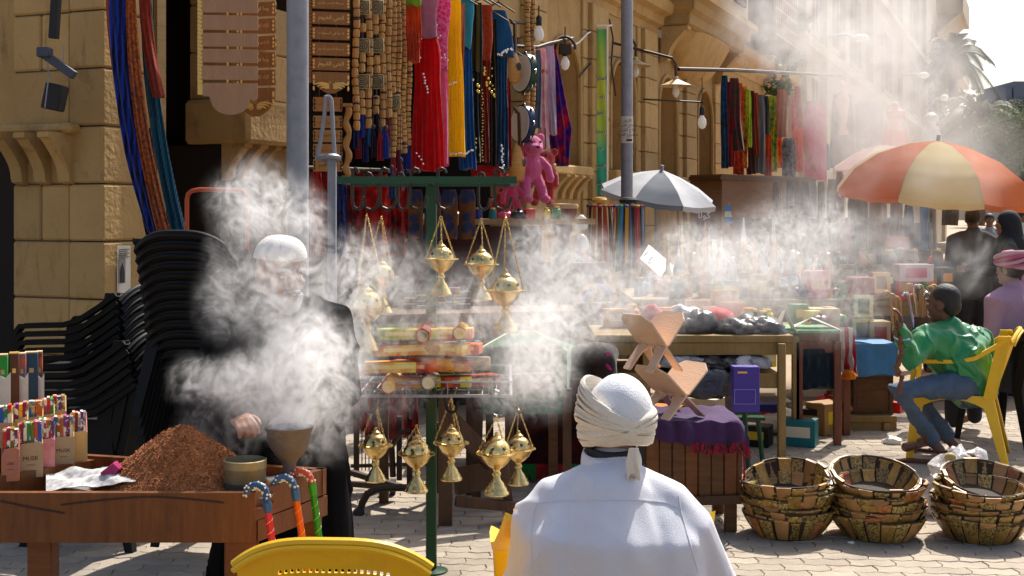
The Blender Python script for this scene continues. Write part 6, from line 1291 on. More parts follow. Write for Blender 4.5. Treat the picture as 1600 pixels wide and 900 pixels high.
for i in range(34):
    kd = r.randrange(4); fi = i/33; px = 1045+fi*255+r.uniform(-8, 8); Z = r.choice((10.8, 11.2, 11.7)); c_ = V((q(px, 0, Z).x, Z, z3)); mt = r.choice((M_silver, M_silver, M_brass, M_copper, M_glassy)); nm = {M_silver: 'silver', M_brass: 'brass', M_copper: 'copper', M_glassy: 'clear glass'}[mt]
    sz = ['small', 'tall', 'slim', 'squat', 'bright', 'dull'][i % 6]
    t = thing(KN[kd].replace(' ', '_'), '%s %s %s on the metalware stall %s, %s row' % (sz, nm, KN[kd], PLC[min(11, int(fi*12))], {10.8: 'front', 11.2: 'middle', 11.7: 'back'}[Z]), KN[kd], c_, 0, 'metalware on the stall in the smoke')
    s_ = r.uniform(.8, 1.35); b = MB(); b.lathe([(p_*s_, z_*s_) for p_, z_ in PJ[kd]], 14); b.build('body', mt, t, world=False)
    if kd in (0, 1):
        b = MB(); b.tube([(.06*s_*(.4+sin(a)), 0, (.1+.11*(1-cos(a)))*s_) for a in [pi*j/8 for j in range(9)]], .006, 5); b.build('handle' if kd == 0 else 'hose', mt, t, world=False)
sf = thing('small_flag', 'little blue white and yellow pennant on a stick', 'flag', q(1139, 352, 12.0))
for nm, m_, poly in (('blue_top', pm('flag_blue', (.02, .22, .55)), [(1134, 322), (1139, 318), (1142, 330), (1133, 330)]), ('white_yellow_band', pm('flag_pale', (.66, .6, .36)), [(1133, 330.2), (1142, 330.2), (1144, 339), (1132, 339)]), ('blue_bottom', pm('flag_blue', (.02, .22, .55)), [(1132, 339.2), (1144, 339.2), (1146, 347), (1140, 350), (1134, 345)])):
    b = MB(); p = [q(x, y, 12.0) for x, y in poly]; n = len(p); b.add(p+[v_+V((0, .006, 0)) for v_ in p], [tuple(range(n))[::-1], tuple(range(n, 2*n))]+[(i, (i+1) % n, n+(i+1) % n, n+i) for i in range(n)]); b.build(nm, m_, sf, 20)
b = MB(); b.tube([q(1139, 316, 12.01), V((q(1140, 0, 12.01).x, 12.01, z3))], .006, 5); b.build('stick', M_raw, sf)
t = thing('shop_sign', 'maroon shop sign with white Arabic writing below the white parasol', 'sign', q(1101, 360, 16.5))
b = MB(); b.obox(q(1089, 358, 16.5), (.19, 0, 0), (0, .03, 0), (0, 0, .40)); b.build('board', pm('maroon', (.10, .02, .025), rough=.6), t)
b = MB(); b.text('كولا', .11, fr(q(1100, 341, 16.48), (1, 0, 0), (0, 0, 1)))
for i in range(4): b.obox(q(1090.5+i*6, 330, 16.49), (.022, 0, 0), (0, .006, 0), (.006, 0, .13))
b.build('lettering', M_white, t, 0)
t = thing('wood_cabinet', 'brown wooden stall cabinet under the colourful scarves up the street', 'cabinet', q(1165, 380, 18.8))
b = MB(); b.obox(q(1128, 440, 18.8), (1.7, 1.6, 0), (-.4, .5, 0), (0, 0, 1.58)); b.build('carcass', wood('cabinet_wood', (.20, .09, .03), (.12, .05, .018)), t)
b = MB(); b.obox(q(1126, 280, 18.7), (1.8, 1.7, 0), (-.4, .5, 0), (0, 0, .05)); b.build('top_board', M_brown, t)
# clothes hanging up the street
UG = 'clothes and scarves hanging up the street'
def uz(px): tt = tq(px, 1.2); return P(tt, 1.2, 0).y
GL = [(1132, 118, 262, 4, '0a4a78', '06283a', 'long teal blue scarf at the near end of the street clothes'), (1140, 128, 260, 4, 'a01018', '6a0a10', 'crimson scarf next to the teal blue one'), (1147, 122, 235, 6, '0c3a22', '7a1830', 'dark green scarf with pink flowers slanting down'), (1153, 130, 272, 6, 'd05a10', 'a01010', 'orange and red print cloth'), (1161, 135, 262, 5, '8a1010', 'd8a018', 'red and gold beaded cloth'), (1168, 140, 230, 4, 'b8c020', '7a9a10', 'lime yellow narrow scarf'), (1173, 142, 272, 5, '181818', '6a2a10', 'black and rust striped robe'), (1180, 145, 245, 4, 'b84a10', '802a08', 'burnt orange scarf left of the silver striped robe'), (1187, 148, 270, 6, '181a20', '8a8c90', 'black and silver striped robe'), (1207, 150, 268, 5, '1a7a3a', 'c8c020', 'leaf green and lemon scarf beyond the charcoal robe'), (1215, 150, 262, 5, 'd83a18', 'e88a20', 'vermilion and orange scarf beyond the leaf green one'), (1244, 150, 255, 5, 'c81858', 'e85a8a', 'bright rose scarf near the orange sash'), (1195, 150, 272, 5, '1c1c1c', '3a3a3a', 'charcoal ribbed robe at the far end of the scarves'), (1200, 210, 285, 4, 'd05010', 'a83808', 'short orange cloth peeping below the charcoal robe')]
for i, (px, y0, y1, hw, c1, c2, lab) in enumerate(GL):
    hung('hanging_cloth', lab, 'garment', cloth('up_%s_%s' % (c1, c2), c1, c2, kind='stripe' if 'striped' in lab else 'noise', scale=12 if 'striped' not in lab else 30, contrast=.15, trans=.35), px, y0, px+(8 if i == 2 else 1), y1, uz(px)-.3*(i % 3), hw*1.5, UG, 4, .02, .05, seed=90+i)
for i, (px, y0, y1, hw, c1, c2, lab) in enumerate(((1222, 140, 215, 9, '9a8a80', 'd07840', 'sheer orange grey blouse in the smoke'), (1232, 216, 276, 11, '1a1a1e', '90949a', 'black skirt with silver sequins'), (1256, 135, 270, 5, 'd8581a', 'b04010', 'bright orange sash slanting through the smoke'), (1248, 200, 268, 7, 'e06a28', 'c05018', 'orange red gown beside the slanting sash'), (1274, 158, 282, 18, 'd05888', 'b84470', 'pink gown fading into the smoke'), (1292, 225, 265, 4, '2a7ab8', '1a5a90', 'small blue cloth behind the pink gown'), (1358, 158, 232, 22, '6a7884', '56646e', 'grey blue cloth deep in the smoke'))):
    hung('hanging_cloth', lab, 'garment', cloth('up_%s_%s' % (c1, c2), c1, c2, kind='noise', scale=16, contrast=.2, trans=.4), px-(10 if i == 2 else 0), y0, px+(16 if i == 2 else 0), y1, uz(min(px, 1285))-1.0-.3*i if px < 1300 else 22, hw, UG, 5, .03, .06, seed=110+i)
def mannequin(label, px, ytop, ybot, Z, cdress, cskin, hw, head=True, coat=False):
    k = Z/FP; t = thing('mannequin', label, 'mannequin', q(px, ybot, Z)); hd = 13*k
    b = MB(); cx_ = q(px, 0, Z).x; zt_ = H-(ytop-HY)*k; zb_ = H-(ybot-HY)*k; Lz = zt_-zb_
    tz = lambda f: zt_-Lz*f
    b.tube([(cx_, Z, tz(.10)), (cx_, Z, tz(.2)), (cx_, Z, tz(.32)), (cx_, Z, tz(.5)), (cx_, Z, tz(.62))], [hw*k*.25, hw*k*.75, hw*k*.62, hw*k*.55, hw*k*.75], 16)
    if head: b.ball((cx_, Z, tz(.045)), (hw*k*.36, hw*k*.42, Lz*.06), 12, 9)
    b.build('torso', pm('mann_'+cskin, cskin, rough=.4), t)
    b = MB(); b.hang((cx_, Z, tz(.15 if coat else .52)), Lz*(.85 if coat else .48), [(0, hw*k*.8), (.15, hw*k*1.05), (1, hw*k*1.25)], (1, 0, 0), hw*k*.75, 5, .015); b.build('dress', cloth('mdress_'+cdress, cdress, trans=.3), t)
    if not coat:
        b = MB(); b.hang((cx_, Z-.02, tz(.2)), Lz*.16, [(0, hw*k*.9), (1, hw*k*.8)], (1, 0, 0), hw*k*.72, 3, .006); b.build('top', cloth('mdress_'+cdress, cdress, trans=.3), t)
    b = MB(); b.tube([(cx_, Z, zb_), (cx_, Z, 1.4)], .03, 6); b.build('stand', M_iron, t)
mannequin('mannequin in a black coat with a pale pink face in the smoke', 1316, 128, 262, 21, '1e2226', 'd8a090', 16, True, True)
mannequin('mannequin bust in coral pink gown above the patterned parasol', 1399, 160, 232, 17, 'e0484e', 'e0a088', 17, True)
mannequin('white silver costume bust hanging beside the dark tree', 1455, 170, 222, 20, 'c8ccd0', 'b8b8b8', 13, False)
# parasols
def parasol(label, c_, r_, prof, mats, tilt=(0, 0), n=8, rz=0, ph=1.9, valance=.06, ribs=True):
    t = thing('parasol', label, 'parasol', c_); Mt = Matrix.Translation(c_) @ Matrix.Rotation(radians(tilt[0]), 4, 'X') @ Matrix.Rotation(radians(tilt[1]), 4, 'Y') @ Matrix.Rotation(rz, 4, 'Z')
    for i in range(n):
        a0, a1 = 2*pi*i/n, 2*pi*(i+1)/n
        def f(u, v):
            s_ = v*(len(prof)-1); j = min(int(s_), len(prof)-2); fr_ = s_-j; rr = (prof[j][0]+(prof[j+1][0]-prof[j][0])*fr_)*r_; zz = (prof[j][1]+(prof[j+1][1]-prof[j][1])*fr_)*r_
            A, B_ = V((cos(a0), sin(a0), 0)), V((cos(a1), sin(a1), 0)); sg = 1-.05*sin(pi*u)*v
            p = A.lerp(B_, u)*rr*sg; return Mt@V((p.x, p.y, zz-.03*r_*sin(pi*u)*v))
        b = MB(); b.grid(f, 7, 3*(len(prof)-1)+1); e = [f(j/6, 1) for j in range(7)]
        b.add(e+[p+(Mt.to_3x3()@V((0, 0, -valance)))+(Mt.to_3x3()@V((0, 0, -.012*(j % 2)))) for j, p in enumerate(e)], [(j, j+1, 8+j, 7+j) for j in range(6)])
        b.build('canopy_panel', mats[i % len(mats)], t, 50)
    b = MB()
    for i in range(n):
        a0 = 2*pi*i/n; b.tube([Mt@V((cos(a0)*x*r_*.99, sin(a0)*x*r_*.99, z*r_-.012)) for x, z in prof], .007, 5)
    b.build('ribs', M_steel, t, kind='stuff')
    b = MB(); b.tube([Mt@V((0, 0, .05)), Mt@V((0, 0, -.5)), Mt@V((0, 0, -.5))-V((0, 0, 2))] if c_[2] > 2.4 else [Mt@V((0, 0, .05)), Mt@V((0, 0, -.4)), V((*(Mt@V((0, 0, -.4))).xy, 0))], .02, 8); b.build('pole', M_steel, t)
    return t
M_cv1 = cloth('parasol_white', (.50, .51, .53), (.42, .44, .47), scale=5, trans=.12, bump=.3, bscale=25)
M_cv_shade = cloth('parasol_white_shaded', (.16, .18, .21), (.12, .14, .17), scale=5, trans=.1)  # canopy cloth darkened in its colour to stand for the shaded underside
w1 = parasol('grey white parasol tilted beside the grey pole', q(1034, 265, 14.3), .69, [(0, 0), (.35, -.10), (.7, -.24), (1, -.42)], [M_cv1, M_cv1, M_cv1, M_cv1, M_cv1, M_cv_shade, M_cv1, M_cv1], (9, 8), 8, .3, valance=.05)
M_or = cloth('parasol_orange', (.75, .22, .08), (.70, .19, .06), scale=4, trans=.45); M_cr = cloth('parasol_cream', (.80, .67, .33), (.75, .61, .28), scale=4, trans=.45)
parasol('large orange red and cream parasol over the right hand stalls', q(1466, 219, 12.5), .98, [(0, 0), (.3, -.05), (.62, -.17), (.85, -.33), (1, -.55)], [M_or, M_cr], (5, 4), 8, pi/8*.4, valance=.05)
parasol('pale pink patterned parasol half behind the orange and cream one', q(1372, 226, 16), .62, [(0, 0), (.5, -.12), (1, -.36)], [cloth('pink_print_canopy', 'e0b0b0', 'c86a70', kind='voro', scale=30, contrast=.2, trans=.4), cloth('cream_canopy', 'd8c8a0', trans=.4)], (4, -8), 8, .1)
# ---------------------------------------------------------------- right-hand stalls
t4, z4 = trestle('low yellow painted table under the blue tarpaulin crate', 1275, 1402, 650, 9.6, 10.4, ((1290, 9.6), (1385, 9.6), (1290, 10.3), (1385, 10.3)), M_yw, .05)
slabbox('wooden_crate', 'wooden crate with its side open on the low yellow table', 'crate', 1364, 648, 9.7, .30, .30, .3, M_brown_v, M_brown); slabbox('dark_crate', 'small dark crate of yellow bottles beside the wooden crate', 'crate', 1333, 648, 9.75, .10, .26, .3, M_dark, M_iron, 0, pm('mustard', (.4, .28, .04)))
tp = thing('blue_tarpaulin', 'faded blue tarpaulin crate cover behind the raised hand', 'tarpaulin', q(1362, 585, 9.6))
b = MB(); b.grid(lambda u, v: q(1326+76*u, 537+50*v, 9.6)+V((0, .35*(1-v)*.2+.012*sin(u*11), .01*sin(u*7+v*3))), 24, 8); b.obox(q(1326, 587, 9.65), (.37, 0, 0), (0, .6, 0), (0, 0, .24)); b.build('sheet', pm('blue_tarp', (.05, .19, .36), (.04, .14, .28), scale=6, rough=.6, bump=.6, bscale=30), tp)
hung('folded_flag', 'red and white striped flag cloth hanging at the table corner', 'flag', cloth('red_white_stripe', 'b81820', 'd8d4d0', kind='stripe', scale=5, contrast=.05, trans=.2), 1322, 512, 1328, 585, 9.3, 13, seed=130, amp=.025)
lump('orange_rag', 'orange rag at the foot of the striped flag cloth', 'rag', q(1327, 592, 9.25), (.05, .05, .05), cloth('orange_rag', 'e04808', 'f0a010', trans=.2), 65)
fs_ = slabbox('glass_cabinet', 'upper glass fronted small display case with a pale frame', 'display case', 1349, 496, 10.2, .15, .18, .12, pm('case_dark', (.10, .085, .08), rough=.15, spec=.8), M_silver); slabbox('glass_cabinet', 'lower glass fronted small display case below the upper one', 'display case', 1348, 537, 10.15, .17, .20, .12, pm('case_dark', (.10, .085, .08)), M_silver)
slabbox('red_box', 'dark red box on top of the display cases', 'box', 1349, 460, 10.6, .19, .14, .2, pm('red_card', (.30, .03, .03), rough=.5)); slabbox('gold_framed_box', 'gold framed wooden box beside the wrapped pink packet', 'box', 1377, 457, 10.9, .15, .17, .15, M_amber, M_gold); slabbox('wrapped_packet', 'plastic wrapped pink and white packet behind the man in green', 'packet', 1432, 440, 10.8, .29, .145, .2, pm('pink_wrap', (.62, .40, .38), (.7, .62, .58), scale=12, contrast=.2, rough=.25), None, 0, pm('pink_red', (.6, .12, .18)))
slabbox('drawer_chest', 'cream and red chest with small drawers behind the raised hand', 'chest', 1376, 540, 10.1, .16, .19, .2, M_card, None, 0, pm('red_card', (.3, .03, .03))); slabbox('striped_carton', 'pale box of goods at the end of the folded papers', 'box', 1290, 520, 9.6, .22, .18, .2, M_card)
t5, z5 = trestle('cluttered stall table behind the display cases', 1290, 1480, 470, 11.2, 12.4, ((1300, 11.2), (1470, 11.2), (1300, 12.3), (1470, 12.3)), M_yw)
cs = thing('cane_bundle_stand', 'dark umbrella stand full of pale hooked canes beside the man in green', 'cane stand', q(1440, 545, 9.9))
b = MB(); b.lathe([(.06, 0), (.07, 0), (.075, .25), (.06, .25), (.055, .02)], 14, Matrix.Translation(q(1440, 545, 9.9))); b.build('pot', M_brown, cs)
for i in range(9):
    r = random.Random(i); x0 = 1420+i*5.5; yt = 452+r.uniform(-6, 14); k = 9.9/FP; rr = 5*k
    tt = thing('hooked_cane', 'pale hooked cane, %s in the stand beside the man in green' % (['first', 'second', 'third', 'fourth', 'fifth', 'sixth', 'seventh', 'eighth', 'last'][i]), 'cane', q(1440, 540, 9.9), 0, 'canes in the stand')
    tp_ = q(x0, yt, 9.85+.03*(i % 3)); b = MB(); b.tube([tp_+V((-rr*2*(i % 2)+rr*(1-cos(a))*(1 if i % 2 else -1)+ (0 if i % 2 else 0), 0, rr*sin(a))) for a in [pi*j/8 for j in range(8, -1, -1)]]+[q(1434+i*1.5, 540, 9.9)], .010, 6); b.build('shaft', M_raw if i % 3 else M_silver, tt)
for i, (x0, x1) in enumerate(((1385, 1392), (1393, 1398), (1400, 1404))):
    tt = thing('hooked_cane', ['left', 'middle', 'right'][i]+'most of the three amber canes by the raised hand', 'cane', q(x1, 505, 10.3), 0, 'amber canes'); k = 10.3/FP; rr = 6*k; tp_ = q(x0+6, 462+i*4, 10.3)
    b = MB(); b.tube([tp_+V((-rr+rr*cos(a), 0, rr*sin(a))) for a in [pi*j/8 for j in range(8, -1, -1)]]+[q(x1+4, 520, 10.3)], .012, 6); b.build('shaft', M_honey, tt)
PR = random.Random(77); CN = ['carton', 'jar', 'doll', 'tin', 'toy']
WH = ['by the display cases', 'in front of the red cloth', 'next to the gold framed box', 'behind the wrapped packet', 'by the seated figure', 'nearest the man in green']
for i in range(40):
    px = 1288+i*4.9+PR.uniform(-3, 3); Z = PR.choice((11.4, 11.8, 12.2)); zz = z5+PR.choice((0, 0, .14, .28)); cc = PR.choice(['9a3a20', 'b88a4a', '6a5a4a', '2a4a6a', 'c0a890', '8a2a2a', '4a6a4a', 'd0c8b8', '705038', '3a3a40']); kd = i % 5
    t = thing(CN[kd], '%s %s on the cluttered stall %s, %s' % ({'9a3a20': 'rust red', 'b88a4a': 'sand', '6a5a4a': 'grey brown', '2a4a6a': 'slate blue', 'c0a890': 'beige', '8a2a2a': 'wine red', '4a6a4a': 'sage green', 'd0c8b8': 'off white', '705038': 'brown', '3a3a40': 'charcoal'}[cc], CN[kd], WH[min(5, i//7)], ['low in front', 'at the back', 'stacked halfway', 'on the top', 'half hidden', 'lit', 'leaning'][i % 7]), CN[kd], V((q(px, 0, Z).x, Z, zz)), PR.uniform(-.6, .6), 'goods on the cluttered stall'); m_ = pm('clut_'+cc, cc, rough=.5)
    s_ = PR.uniform(.07, .13); b = MB()
    if kd in (0, 3): b.bbox((0, 0, s_*.7), (s_*1.3, s_, s_*1.4), None, .005); b.build('body', m_, t, world=False); b = MB(); b.box((0, -s_*.51, s_*.8), (s_*.9, .004, s_*.5)); b.build('label_panel', M_card, t, world=False)
    elif kd == 1: b.lathe([(.001, 0), (s_*.5, 0), (s_*.6, s_*.3), (s_*.55, s_*1.1), (s_*.3, s_*1.3)], 12); b.build('body', m_, t, world=False); b = MB(); b.lathe([(s_*.32, s_*1.3), (s_*.36, s_*1.31), (s_*.36, s_*1.5), (.001, s_*1.52)], 12); b.build('lid', M_gold, t, world=False)
    else:
        b.ball((0, 0, s_*.5), (s_*.5, s_*.4, s_*.55), 10, 7); b.ball((0, 0, s_*1.3), s_*.38, 10, 7); b.tube([(-s_*.7, 0, s_*.3), (0, 0, s_*.9), (s_*.7, 0, s_*.3)], s_*.14, 6); o = b.build('body', m_, t, world=False); md = o.modifiers.new('r', 'REMESH'); md.mode = 'VOXEL'; md.voxel_size = .012; bake(o); o.data.shade_smooth()
        b = MB(); b.ball((0, .03*s_, s_*1.42), (s_*.36, s_*.36, s_*.3), 9, 6); b.build('hair' if kd == 2 else 'hat', M_hair if kd == 2 else M_gold, t, world=False)
# more small goods that fill the tables and the ground under them
CL = {'scarlet': 'c01810', 'amber': 'c8780c', 'teal': '0c6a70', 'ivory': 'd8ccb0', 'indigo': '1c2468', 'rose': 'c84a6a', 'chestnut': '5a2410', 'lemon': 'e0c020', 'black': '101010', 'sky blue': '3a8ac0', 'leaf green': '2a7a24', 'tan': 'a07848'}
used = set(); GR = random.Random(404)
PW = ('near the left end of', 'left of the middle of', 'in the middle of', 'right of the middle of', 'near the right end of')
def goods(n, x0, x1, Zs, zb, place, group, kinds=('carton', 'tin', 'pouch', 'jar', 'booklet'), smin=.06, smax=.11):
    for i in range(n):
        px = x0+(x1-x0)*(i+.5)/n+GR.uniform(-4, 4); Z = GR.choice(Zs); cn = GR.choice(list(CL)); kd = GR.choice(kinds); s_ = GR.uniform(smin, smax); m_ = pm('g_'+cn, CL[cn], rough=.45)
        lab = next(L_ for L_ in ('%s %s %s %s %s' % (sz, cn, kd, PW[min(4, 5*i//n)], place) for sz in ('small', 'larger', 'flat', 'narrow', 'worn', 'bright', 'dusty', 'plain', 'glossy', 'tilted')) if L_ not in used)
        used.add(lab); zz = zb if not isinstance(zb, tuple) else GR.choice(zb)
        t = thing(kd, lab, kd, V((q(px, 0, Z).x, Z, zz)), GR.uniform(-.7, .7), group); b = MB()
        if kd in ('carton', 'tin', 'box', 'crate'):
            h = s_*GR.uniform(.7, 1.9); b.bbox((0, 0, h/2), (s_*1.4, s_, h), None, .003); b.build('body', m_, t, world=False)
            b = MB(); b.box((0, -s_*.505, h*.55), (s_, .004, h*.4)); c2 = GR.choice(('ivory', 'lemon', 'scarlet', 'amber')); b.build('label_panel', pm('g_'+c2, CL[c2], rough=.45), t, world=False)
        elif kd == 'jar':
            b.lathe([(.001, 0), (s_*.5, 0), (s_*.55, s_*.3), (s_*.5, s_*1.1), (s_*.3, s_*1.3)], 12); b.build('body', m_, t, world=False); b = MB(); b.lathe([(s_*.32, s_*1.3), (s_*.36, s_*1.31), (s_*.36, s_*1.5), (.001, s_*1.52)], 12); b.build('lid', M_gold, t, world=False)
        elif kd == 'pouch':
            o3 = V((i*2.1, i, 0)); b.grid(lambda u, v: V((cos(2*pi*u)*s_*(1.1*sin(pi*v)**.6)*(1+.3*noise.noise(V((cos(2*pi*u), sin(2*pi*u), v*2))+o3)), sin(2*pi*u)*s_*.7*sin(pi*v)**.6, s_*.9*(1-cos(pi*v))/2*(1+.25*noise.noise(V((cos(2*pi*u)*2, sin(2*pi*u)*2, 3))+o3)))), 16, 9, cu=True); b.build('body', pm('gb_'+cn, CL[cn], rough=.3, bump=1.2, bscale=25), t, 60, world=False)
            b = MB(); b.tube([(0, 0, s_*.8), (s_*.1, 0, s_*1.05)], [s_*.16, s_*.3], 8); b.build('tied_neck', pm('gb_'+cn, CL[cn]), t, world=False)
        else:
            b.bbox((0, 0, s_*.85), (s_*1.1, .02, s_*1.5), rot('X', -14), .002); b.build('cover', m_, t, world=False); b = MB(); b.box((0, -.013, s_*.95), (s_*.7, .003, s_*.5), rot('X', -14)); b.build('title_patch', M_card, t, world=False)
goods(26, 945, 1205, (8.9, 9.1, 9.25), z1+.002, 'the long trestle', 'goods behind the bags on the long trestle')
goods(10, 1245, 1305, (9.5, 9.7), z2+.002, 'the reddish table', 'goods on the reddish table')
goods(16, 1000, 1200, (8.75, 8.95), H-(580-HY)*8.5/FP, 'the lower shelf', 'goods on the lower trestle shelf', smin=.07, smax=.12)
goods(30, 1000, 1305, (10.65, 10.95, 11.45), z3+.002, 'the metalware stall', 'coloured goods among the metalware', smin=.07, smax=.14)
goods(30, 1285, 1480, (11.25, 11.5, 11.9), (z5+.002, z5+.10), 'the back stall heap', 'coloured goods on the cluttered stall', smin=.06, smax=.12)
goods(14, 1030, 1300, (9.0, 9.5), .0, 'the ground under the tables', 'goods stored under the tables', kinds=('crate', 'box', 'pouch'), smin=.12, smax=.2)
goods(10, 1280, 1405, (9.75, 10.1), z4+.002, 'the low yellow table', 'goods on the low yellow table', smin=.06, smax=.1)
goods(12, 640, 880, (10.5, 10.7), H-(352-HY)*10.4/FP+.05, 'the counter plank', 'goods on the shop counter', smin=.05, smax=.09)
goods(16, 700, 905, (8.4, 8.7), .60, 'the board behind the green stall', 'goods behind the green cloth')
b = MB(); b.obox((q(690, 0, 8.5).x, 8.3, .55), (q(910, 0, 8.5).x-q(690, 0, 8.5).x, 0, 0), (0, .6, 0), (0, 0, .05)); o = b.build('goods_table', M_brown); tag(o, 'dark board on legs behind the green cloth stall', 'table')
for px in (700, 900):
    b = MB(); x = q(px, 0, 8.5).x; b.beam((x, 8.6, 0), (x, 8.6, .55), .05, .05); b.build('leg', M_brown, o, world=False)
# hanging stuff behind
for i, (px, y0, y1, hw, c1, lab) in enumerate(((1312, 268, 400, 6, '7a2a2a', 'dull red cloth strip hanging by the parasol pole'), (1324, 340, 470, 4, 'b03a3a', 'red ribbon hanging in front of the dark stall'), (1340, 300, 420, 16, '504a44', 'grey brown cloth hanging under the parasol'), (1372, 305, 420, 14, '7a6048', 'tan cloth hanging under the parasol'), (1400, 300, 410, 10, '6a4a3a', 'brown cloth behind the red cushion'), (1420, 320, 440, 8, '3a3a5a', 'dusky blue violet cloth under the parasol'), (1444, 305, 390, 7, '3a6a9a', 'light blue cloth beside the seated figure'), (1300, 280, 420, 8, '5a5048', 'khaki cloth at the left under the parasol'), (1352, 370, 430, 12, '8a7a5a', 'sand coloured sack shape under the parasol'))):
    hung('hanging_cloth', lab, 'cloth', cloth('rs_'+c1, c1, trans=.2), px, y0, px, y1, 13.2+.15*i, hw, 'cloths hanging under the parasols', seed=140+i, amp=.02)
slabbox('red_cushion', 'red printed cushion propped up under the parasol', 'cushion', 1406, 405, 12.6, .2, .22, .08, cloth('cushion_red', 'a8382a', 'c87858', kind='noise', scale=12, trans=0), None, 8)
# a back wall of dim stall goods
b = MB(); b.obox(q(1200, 560, 16.0), (2.2, 1.2, 0), (-.3, .5, 0), (0, 0, 1.75)); tag(b.build('market_stall', pm('dim_stall', (.10, .085, .075), (.05, .04, .04), scale=4, rough=.9)), 'dim wooden stall back hung with dark goods below the black skirt', 'stall')
b = MB(); b.obox(q(1320, 600, 15.5), (1.15, .3, 0), (-.1, .4, 0), (0, 0, 1.95)); tag(b.build('market_stall', pm('dim_stall2', (.12, .10, .085), (.06, .05, .045), scale=5, rough=.9)), 'dim stall back under the large parasol', 'stall')
for i, (px, y0, y1, hw, c1) in enumerate(((1212, 285, 350, 5, '5a3a2a'), (1222, 285, 345, 5, '8a6a4a'), (1234, 282, 350, 6, '3a3a40'), (1246, 284, 340, 5, '6a5a50'), (1258, 284, 350, 6, '4a4a54'), (1270, 285, 338, 6, '7a7a80'), (1283, 284, 345, 6, '504840'))):
    hung('hanging_cloth', ['brown', 'tan', 'charcoal', 'taupe', 'slate', 'light grey', 'umber'][i]+' dress in the dim row below the hanging gowns', 'garment', cloth('dim_'+c1, c1, trans=.2), px, y0, px, y1, 15.7+.12*i, hw, 'dim dresses below the gowns', seed=160+i)
# ---------------------------------------------------------------- baskets
M_bk = pm('basket_dark', (.025, .017, .010), (.05, .03, .014), scale=20, rough=.8, bump=.6)
M_strip = [pm('foil_gold', (.40, .24, .06), (.26, .14, .03), kind='noise', scale=40, contrast=.12, c3=(.58, .42, .12), rough=.38, rv=.3, metal=.15), pm('foil_brown', (.30, .15, .05), (.36, .20, .07), scale=16, rough=.45, rv=.3), pm('foil_dark', (.10, .06, .018), (.38, .26, .07), kind='noise', scale=95, contrast=.07, rough=.4, rv=.35), pm('foil_red', (.30, .07, .025), (.42, .20, .05), kind='noise', scale=45, contrast=.1, rough=.4, rv=.3)]
NB, BRM, BB, BH = 18, .216, .150, .108
def bw(a, v, off=0): rr = BB+(BRM-BB)*(.55*v+.45*sin(v*pi/2))+off; return V((rr*cos(a), rr*sin(a), BH*v))
bkb = MB(); bkb.grid(lambda u, v: bw(2*pi*u, v) if v <= 1 else 0, 45, 7, cu=True); bkb.grid(lambda u, v: V((bw(2*pi*u, 0).x*v, bw(2*pi*u, 0).y*v, .004)), 45, 3, cu=True)
bkm = bkb.mesh('basket_body', M_bk)
rmb = MB(); rmb.tube([bw(2*pi*i/45, .985) for i in range(45)], .006, 7, closed=True); rmm = rmb.mesh('rim', M_bk)
pnm = []
for m_ in M_strip:
    for tl in (0, 1):
        b = MB(); hw_ = pi/NB*.90
        for off, fl_ in ((.005, 0), (-.004, 1)):
            o = len(b.v); b.grid(lambda u, v: bw((u-.5)*2*hw_*(1-.04*tl), .03+.95*v, off+.005*sin(pi*u)*(1 if not fl_ else -1)), 5, 6)
        b.add([bw(-hw_, 1, -.006)+V((0, 0, .004)), bw(hw_, 1, -.006)+V((0, 0, .004)), bw(hw_, 1, .009)+V((0, 0, .003)), bw(-hw_, 1, .009)+V((0, 0, .003)), bw(hw_, .94, .012), bw(-hw_, .94, .012), bw(hw_, .94, -.01), bw(-hw_, .94, -.01)], [(0, 1, 2, 3), (3, 2, 4, 5), (1, 0, 7, 6)])
        pnm.append(b.mesh('panel', m_, 50))
def basket(label, c_, tilt, az, rz, seed, grp, s_=1):
    r = random.Random(seed); t = thing('basket', label, 'basket', c_, 0, grp); Mx = Matrix.Translation(c_) @ Matrix.Rotation(radians(az), 4, 'Z') @ Matrix.Rotation(radians(tilt), 4, 'X') @ Matrix.Rotation(rz, 4, 'Z') @ Matrix.Diagonal((s_, s_, 1, 1))
    t.matrix_basis = Mx
    link('body', bkm, t); link('rim', rmm, t)
    for i in range(NB):
        p = link('panel', pnm[r.choice((0, 1, 2, 3, 2, 4, 5, 4, 5, 6, 0))], t); p.rotation_euler = (r.uniform(-.03, .03), r.uniform(-.03, .03), 2*pi*i/NB+r.uniform(-.02, .02)); p.scale = (r.uniform(.98, 1.03),)*2+(r.uniform(.93, 1.04),)
    return t
SN = [('left', 1231, 6.50, 10, 'near the plank box'), ('middle', 1371, 6.46, 9, 'between the other two'), ('right', 1534, 6.42, 8, 'in front of the plastic bags')]
NT = ['bottom', 'second from the bottom', 'third from the bottom', 'fourth from the bottom', 'fifth from the bottom', 'sixth from the bottom', 'seventh from the bottom', 'eighth from the bottom', 'ninth from the bottom', 'top']
